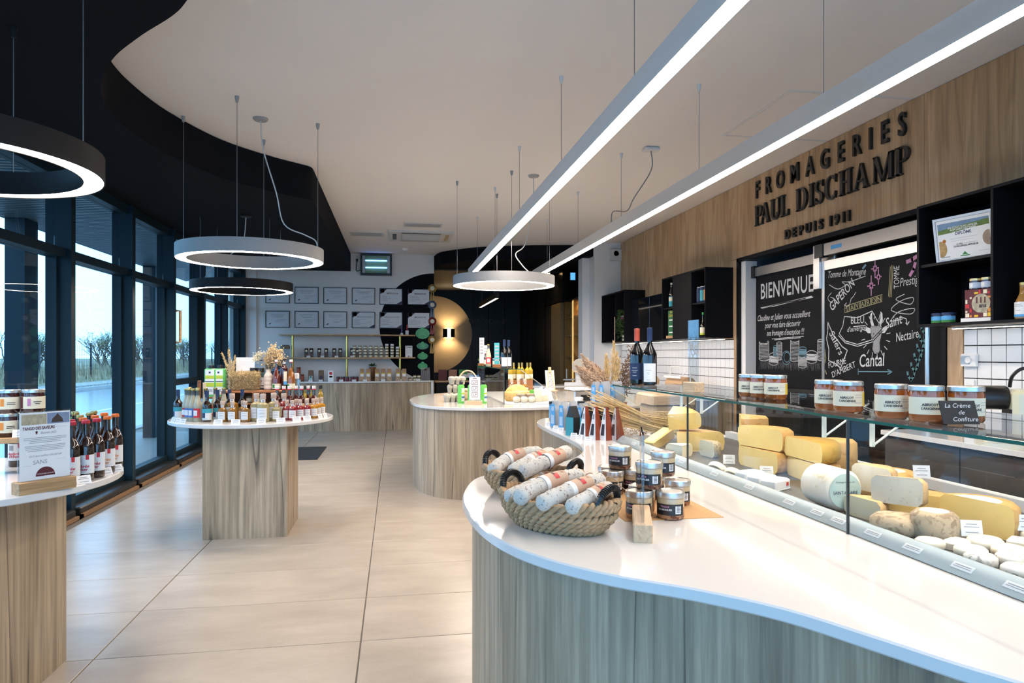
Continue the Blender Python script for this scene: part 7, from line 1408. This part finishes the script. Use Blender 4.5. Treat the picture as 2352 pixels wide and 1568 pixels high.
chalk(dB,[seg(dB,[(5.37,1.60),(5.2,1.575),(5.02,1.63),(4.97,1.55),(4.90,1.45),(5.03,1.34),(5.2,1.30),(5.36,1.34),(5.44,1.42),(5.39,1.50),(5.37,1.60)]),seg(dB,[(5.45,1.40),(5.36,1.32),(5.2,1.28),(5.02,1.32),(4.89,1.43)]),seg(dB,[(5.25,1.485),(5.10,1.49)])], M_chalk)
ct(dB,'Salers',.10, 5.487,1.505, rotd=-54, shear=.25, fit=.25)
chalk(dB,[seg(dB,[(5.60,1.55),(5.53,1.42),(5.40,1.28),(5.33,1.24),(5.42,1.05),(5.50,1.10),(5.59,1.13),(5.585,1.25),(5.62,1.37),(5.60,1.46),(5.60,1.55)])], M_chalk, w=.009)
ct(dB,'FOURME',.075, 5.471,1.318, rotd=11, fit=.245); ct(dB,"D'AMBERT",.075, 5.384,1.262, rotd=18, fit=.33); chalk(dB,[seg(dB,[(5.64,1.25),(5.63,1.15),(5.65,1.05),(5.62,.98)])], M_chalky)
ct(dB,'Cantal',.15, 5.03,1.345, rotd=3, shear=.15, fit=.30, off=.001); chalk(dB,[seg(dB,[(5.19,1.02),(4.80,1.03)]),seg(dB,[(4.84,1.05),(4.79,1.03),(4.84,1.005)]),seg(dB,[(5.19,1.05),(5.19,.99)])], M_chalkb)
ct(dB,'Saint',.12, 4.778,1.655, rotd=12, shear=.2, fit=.18); ct(dB,'Nectaire',.10, 4.635,1.54, rotd=7, shear=.2, fit=.235); chalk(dB,[seg(dB,[(4.70,1.55),(4.64,1.53),(4.63,1.47),(4.645,1.49)]),seg(dB,[(4.63,1.47),(4.61,1.50)])], M_chalk)
# cow head
def fill(door, pts, m, name='chalk_drawing'):
    P = seg(door, pts); return obj(name, MB().add([(x,y,0) for x,y in P], [tuple(range(len(P)))]), m, door, (.0028,0,0), RW, ang=None)
M_chalkf = mat('rubbed_chalk', (.30,.30,.31), .95, var=.5, scale=180)
hp = [(5.035,1.47),(5.03,1.40),(5.005,1.31),(5.01,1.25),(4.99,1.21),(4.955,1.205),(4.93,1.24),(4.935,1.31),(4.915,1.39),(4.905,1.46),(4.94,1.48),(4.97,1.47),(5.0,1.48)]
fill(dB, hp, M_chalkf); chalk(dB,[seg(dB,hp+hp[:1])], M_chalk, w=.006)
for pts in ([(5.035,1.455),(5.085,1.475),(5.10,1.44),(5.07,1.41),(5.03,1.41)],[(4.905,1.45),(4.86,1.475),(4.845,1.44),(4.875,1.405),(4.915,1.405)],[(5.025,1.48),(5.045,1.53),(5.04,1.60),(5.02,1.62),(5.018,1.55),(4.995,1.485)],[(4.915,1.485),(4.895,1.53),(4.90,1.60),(4.92,1.62),(4.922,1.55),(4.945,1.49)]): fill(dB, pts, M_chalk)
for y in (5.0,4.935): fill(dB, [(y+.008,1.40),(y,1.39),(y-.008,1.40),(y,1.415)], M_ink).location.x = .0022
chalk(dB,[(seg(dB,[(4.98+.13*math.cos(R(a)),1.38+.17*math.sin(R(a))),(4.98+.17*math.cos(R(a)),1.38+.22*math.sin(R(a)))]),.006) for a in range(20,370,22)], M_chalk)
for y, z, s in [(4.985,2.05,.07),(4.945,1.96,.055),(5.03,1.885,.075)]: chalk(dB,[(seg(dB,[(y,z-s*1.3),(y,z+s*1.3)]),.010),(seg(dB,[(y-s*.6,z),(y+s*.6,z)]),.010),(seg(dB,[(y-s*.2,z-s*.3),(y+s*.2,z+s*.3)]),.016),(seg(dB,[(y-s*.2,z+s*.3),(y+s*.2,z-s*.3)]),.016)], M_chalkp, 'chalk_star')
chalk(dB,[(seg(dB,[(4.63,2.06),(4.58,2.07),(4.54,2.09)]),.03),(seg(dB,[(4.60,1.93),(4.565,1.98),(4.55,2.03)]),.028)], M_chalkp); chalk(dB,[(seg(dB,[(5.13,2.075),(5.10,2.10)]),.02)], M_chalkb)
chalk(dB,[seg(dB,[(4.78,2.05),(4.80,1.75)]),seg(dB,[(4.795,2.05),(4.815,1.75)]),seg(dB,[(4.81,2.04),(4.83,1.76)])], M_chalky, w=.006)
chalk(dB,[seg(dB,smooth_poly([(4.66,1.76),(4.75,1.72),(4.60,1.66),(4.57,1.72),(4.70,1.70),(4.80,1.62),(4.60,1.57),(4.56,1.62),(4.72,1.60),(4.80,1.52),(4.68,1.53)],4,False)),seg(dB,smooth_poly([(5.58,1.96),(5.46,1.90),(5.36,1.93),(5.40,1.97),(5.30,1.96),(5.1,1.99)],4,False)),seg(dB,smooth_poly([(5.55,1.87),(5.60,1.82),(5.56,1.77),(5.51,1.80),(5.56,1.82)],4,False)),seg(dB,[(5.34,1.74),(5.37,1.72),(5.33,1.70),(5.36,1.68),(5.30,1.72),(5.28,1.78),(5.25,1.80),(5.22,1.84)])], M_chalk, w=.006)
lv = []
for k in range(7):
    y, z = 4.44+.012*k+.02*k*k/9, 1.47-.085*k
    for s in (-1,1): lv.append((seg(dB,[(y,z),(y+s*.028,z+.035),(y+s*.035,z+.07)]), .02))
chalk(dB, lv+[(seg(dB,[(4.44,1.55),(4.48,1.25),(4.58,.98)]),.004)], mat('teal_chalk',(.09,.20,.22),.95), 'chalk_leaves')
# text curves become plain meshes
dg = bpy.context.evaluated_depsgraph_get(); dg.update()
for o in [o for o in SC.objects if o.type == 'FONT']:
    me = bpy.data.meshes.new_from_object(o.evaluated_get(dg)); nm = o.name; n2 = bpy.data.objects.new('tmp', me); C.objects.link(n2)
    n2.parent = o.parent; n2.location = o.location; n2.rotation_euler = o.rotation_euler; n2.scale = o.scale
    if 'fit' in o.keys() and me.vertices:
        xs = [v.co.x for v in me.vertices]; n2.scale.x = o['fit']/max(1e-4, max(xs)-min(xs))
    if not me.materials: me.materials.append(o.data.materials[0])
    bpy.data.objects.remove(o, do_unlink=True); n2.name = nm
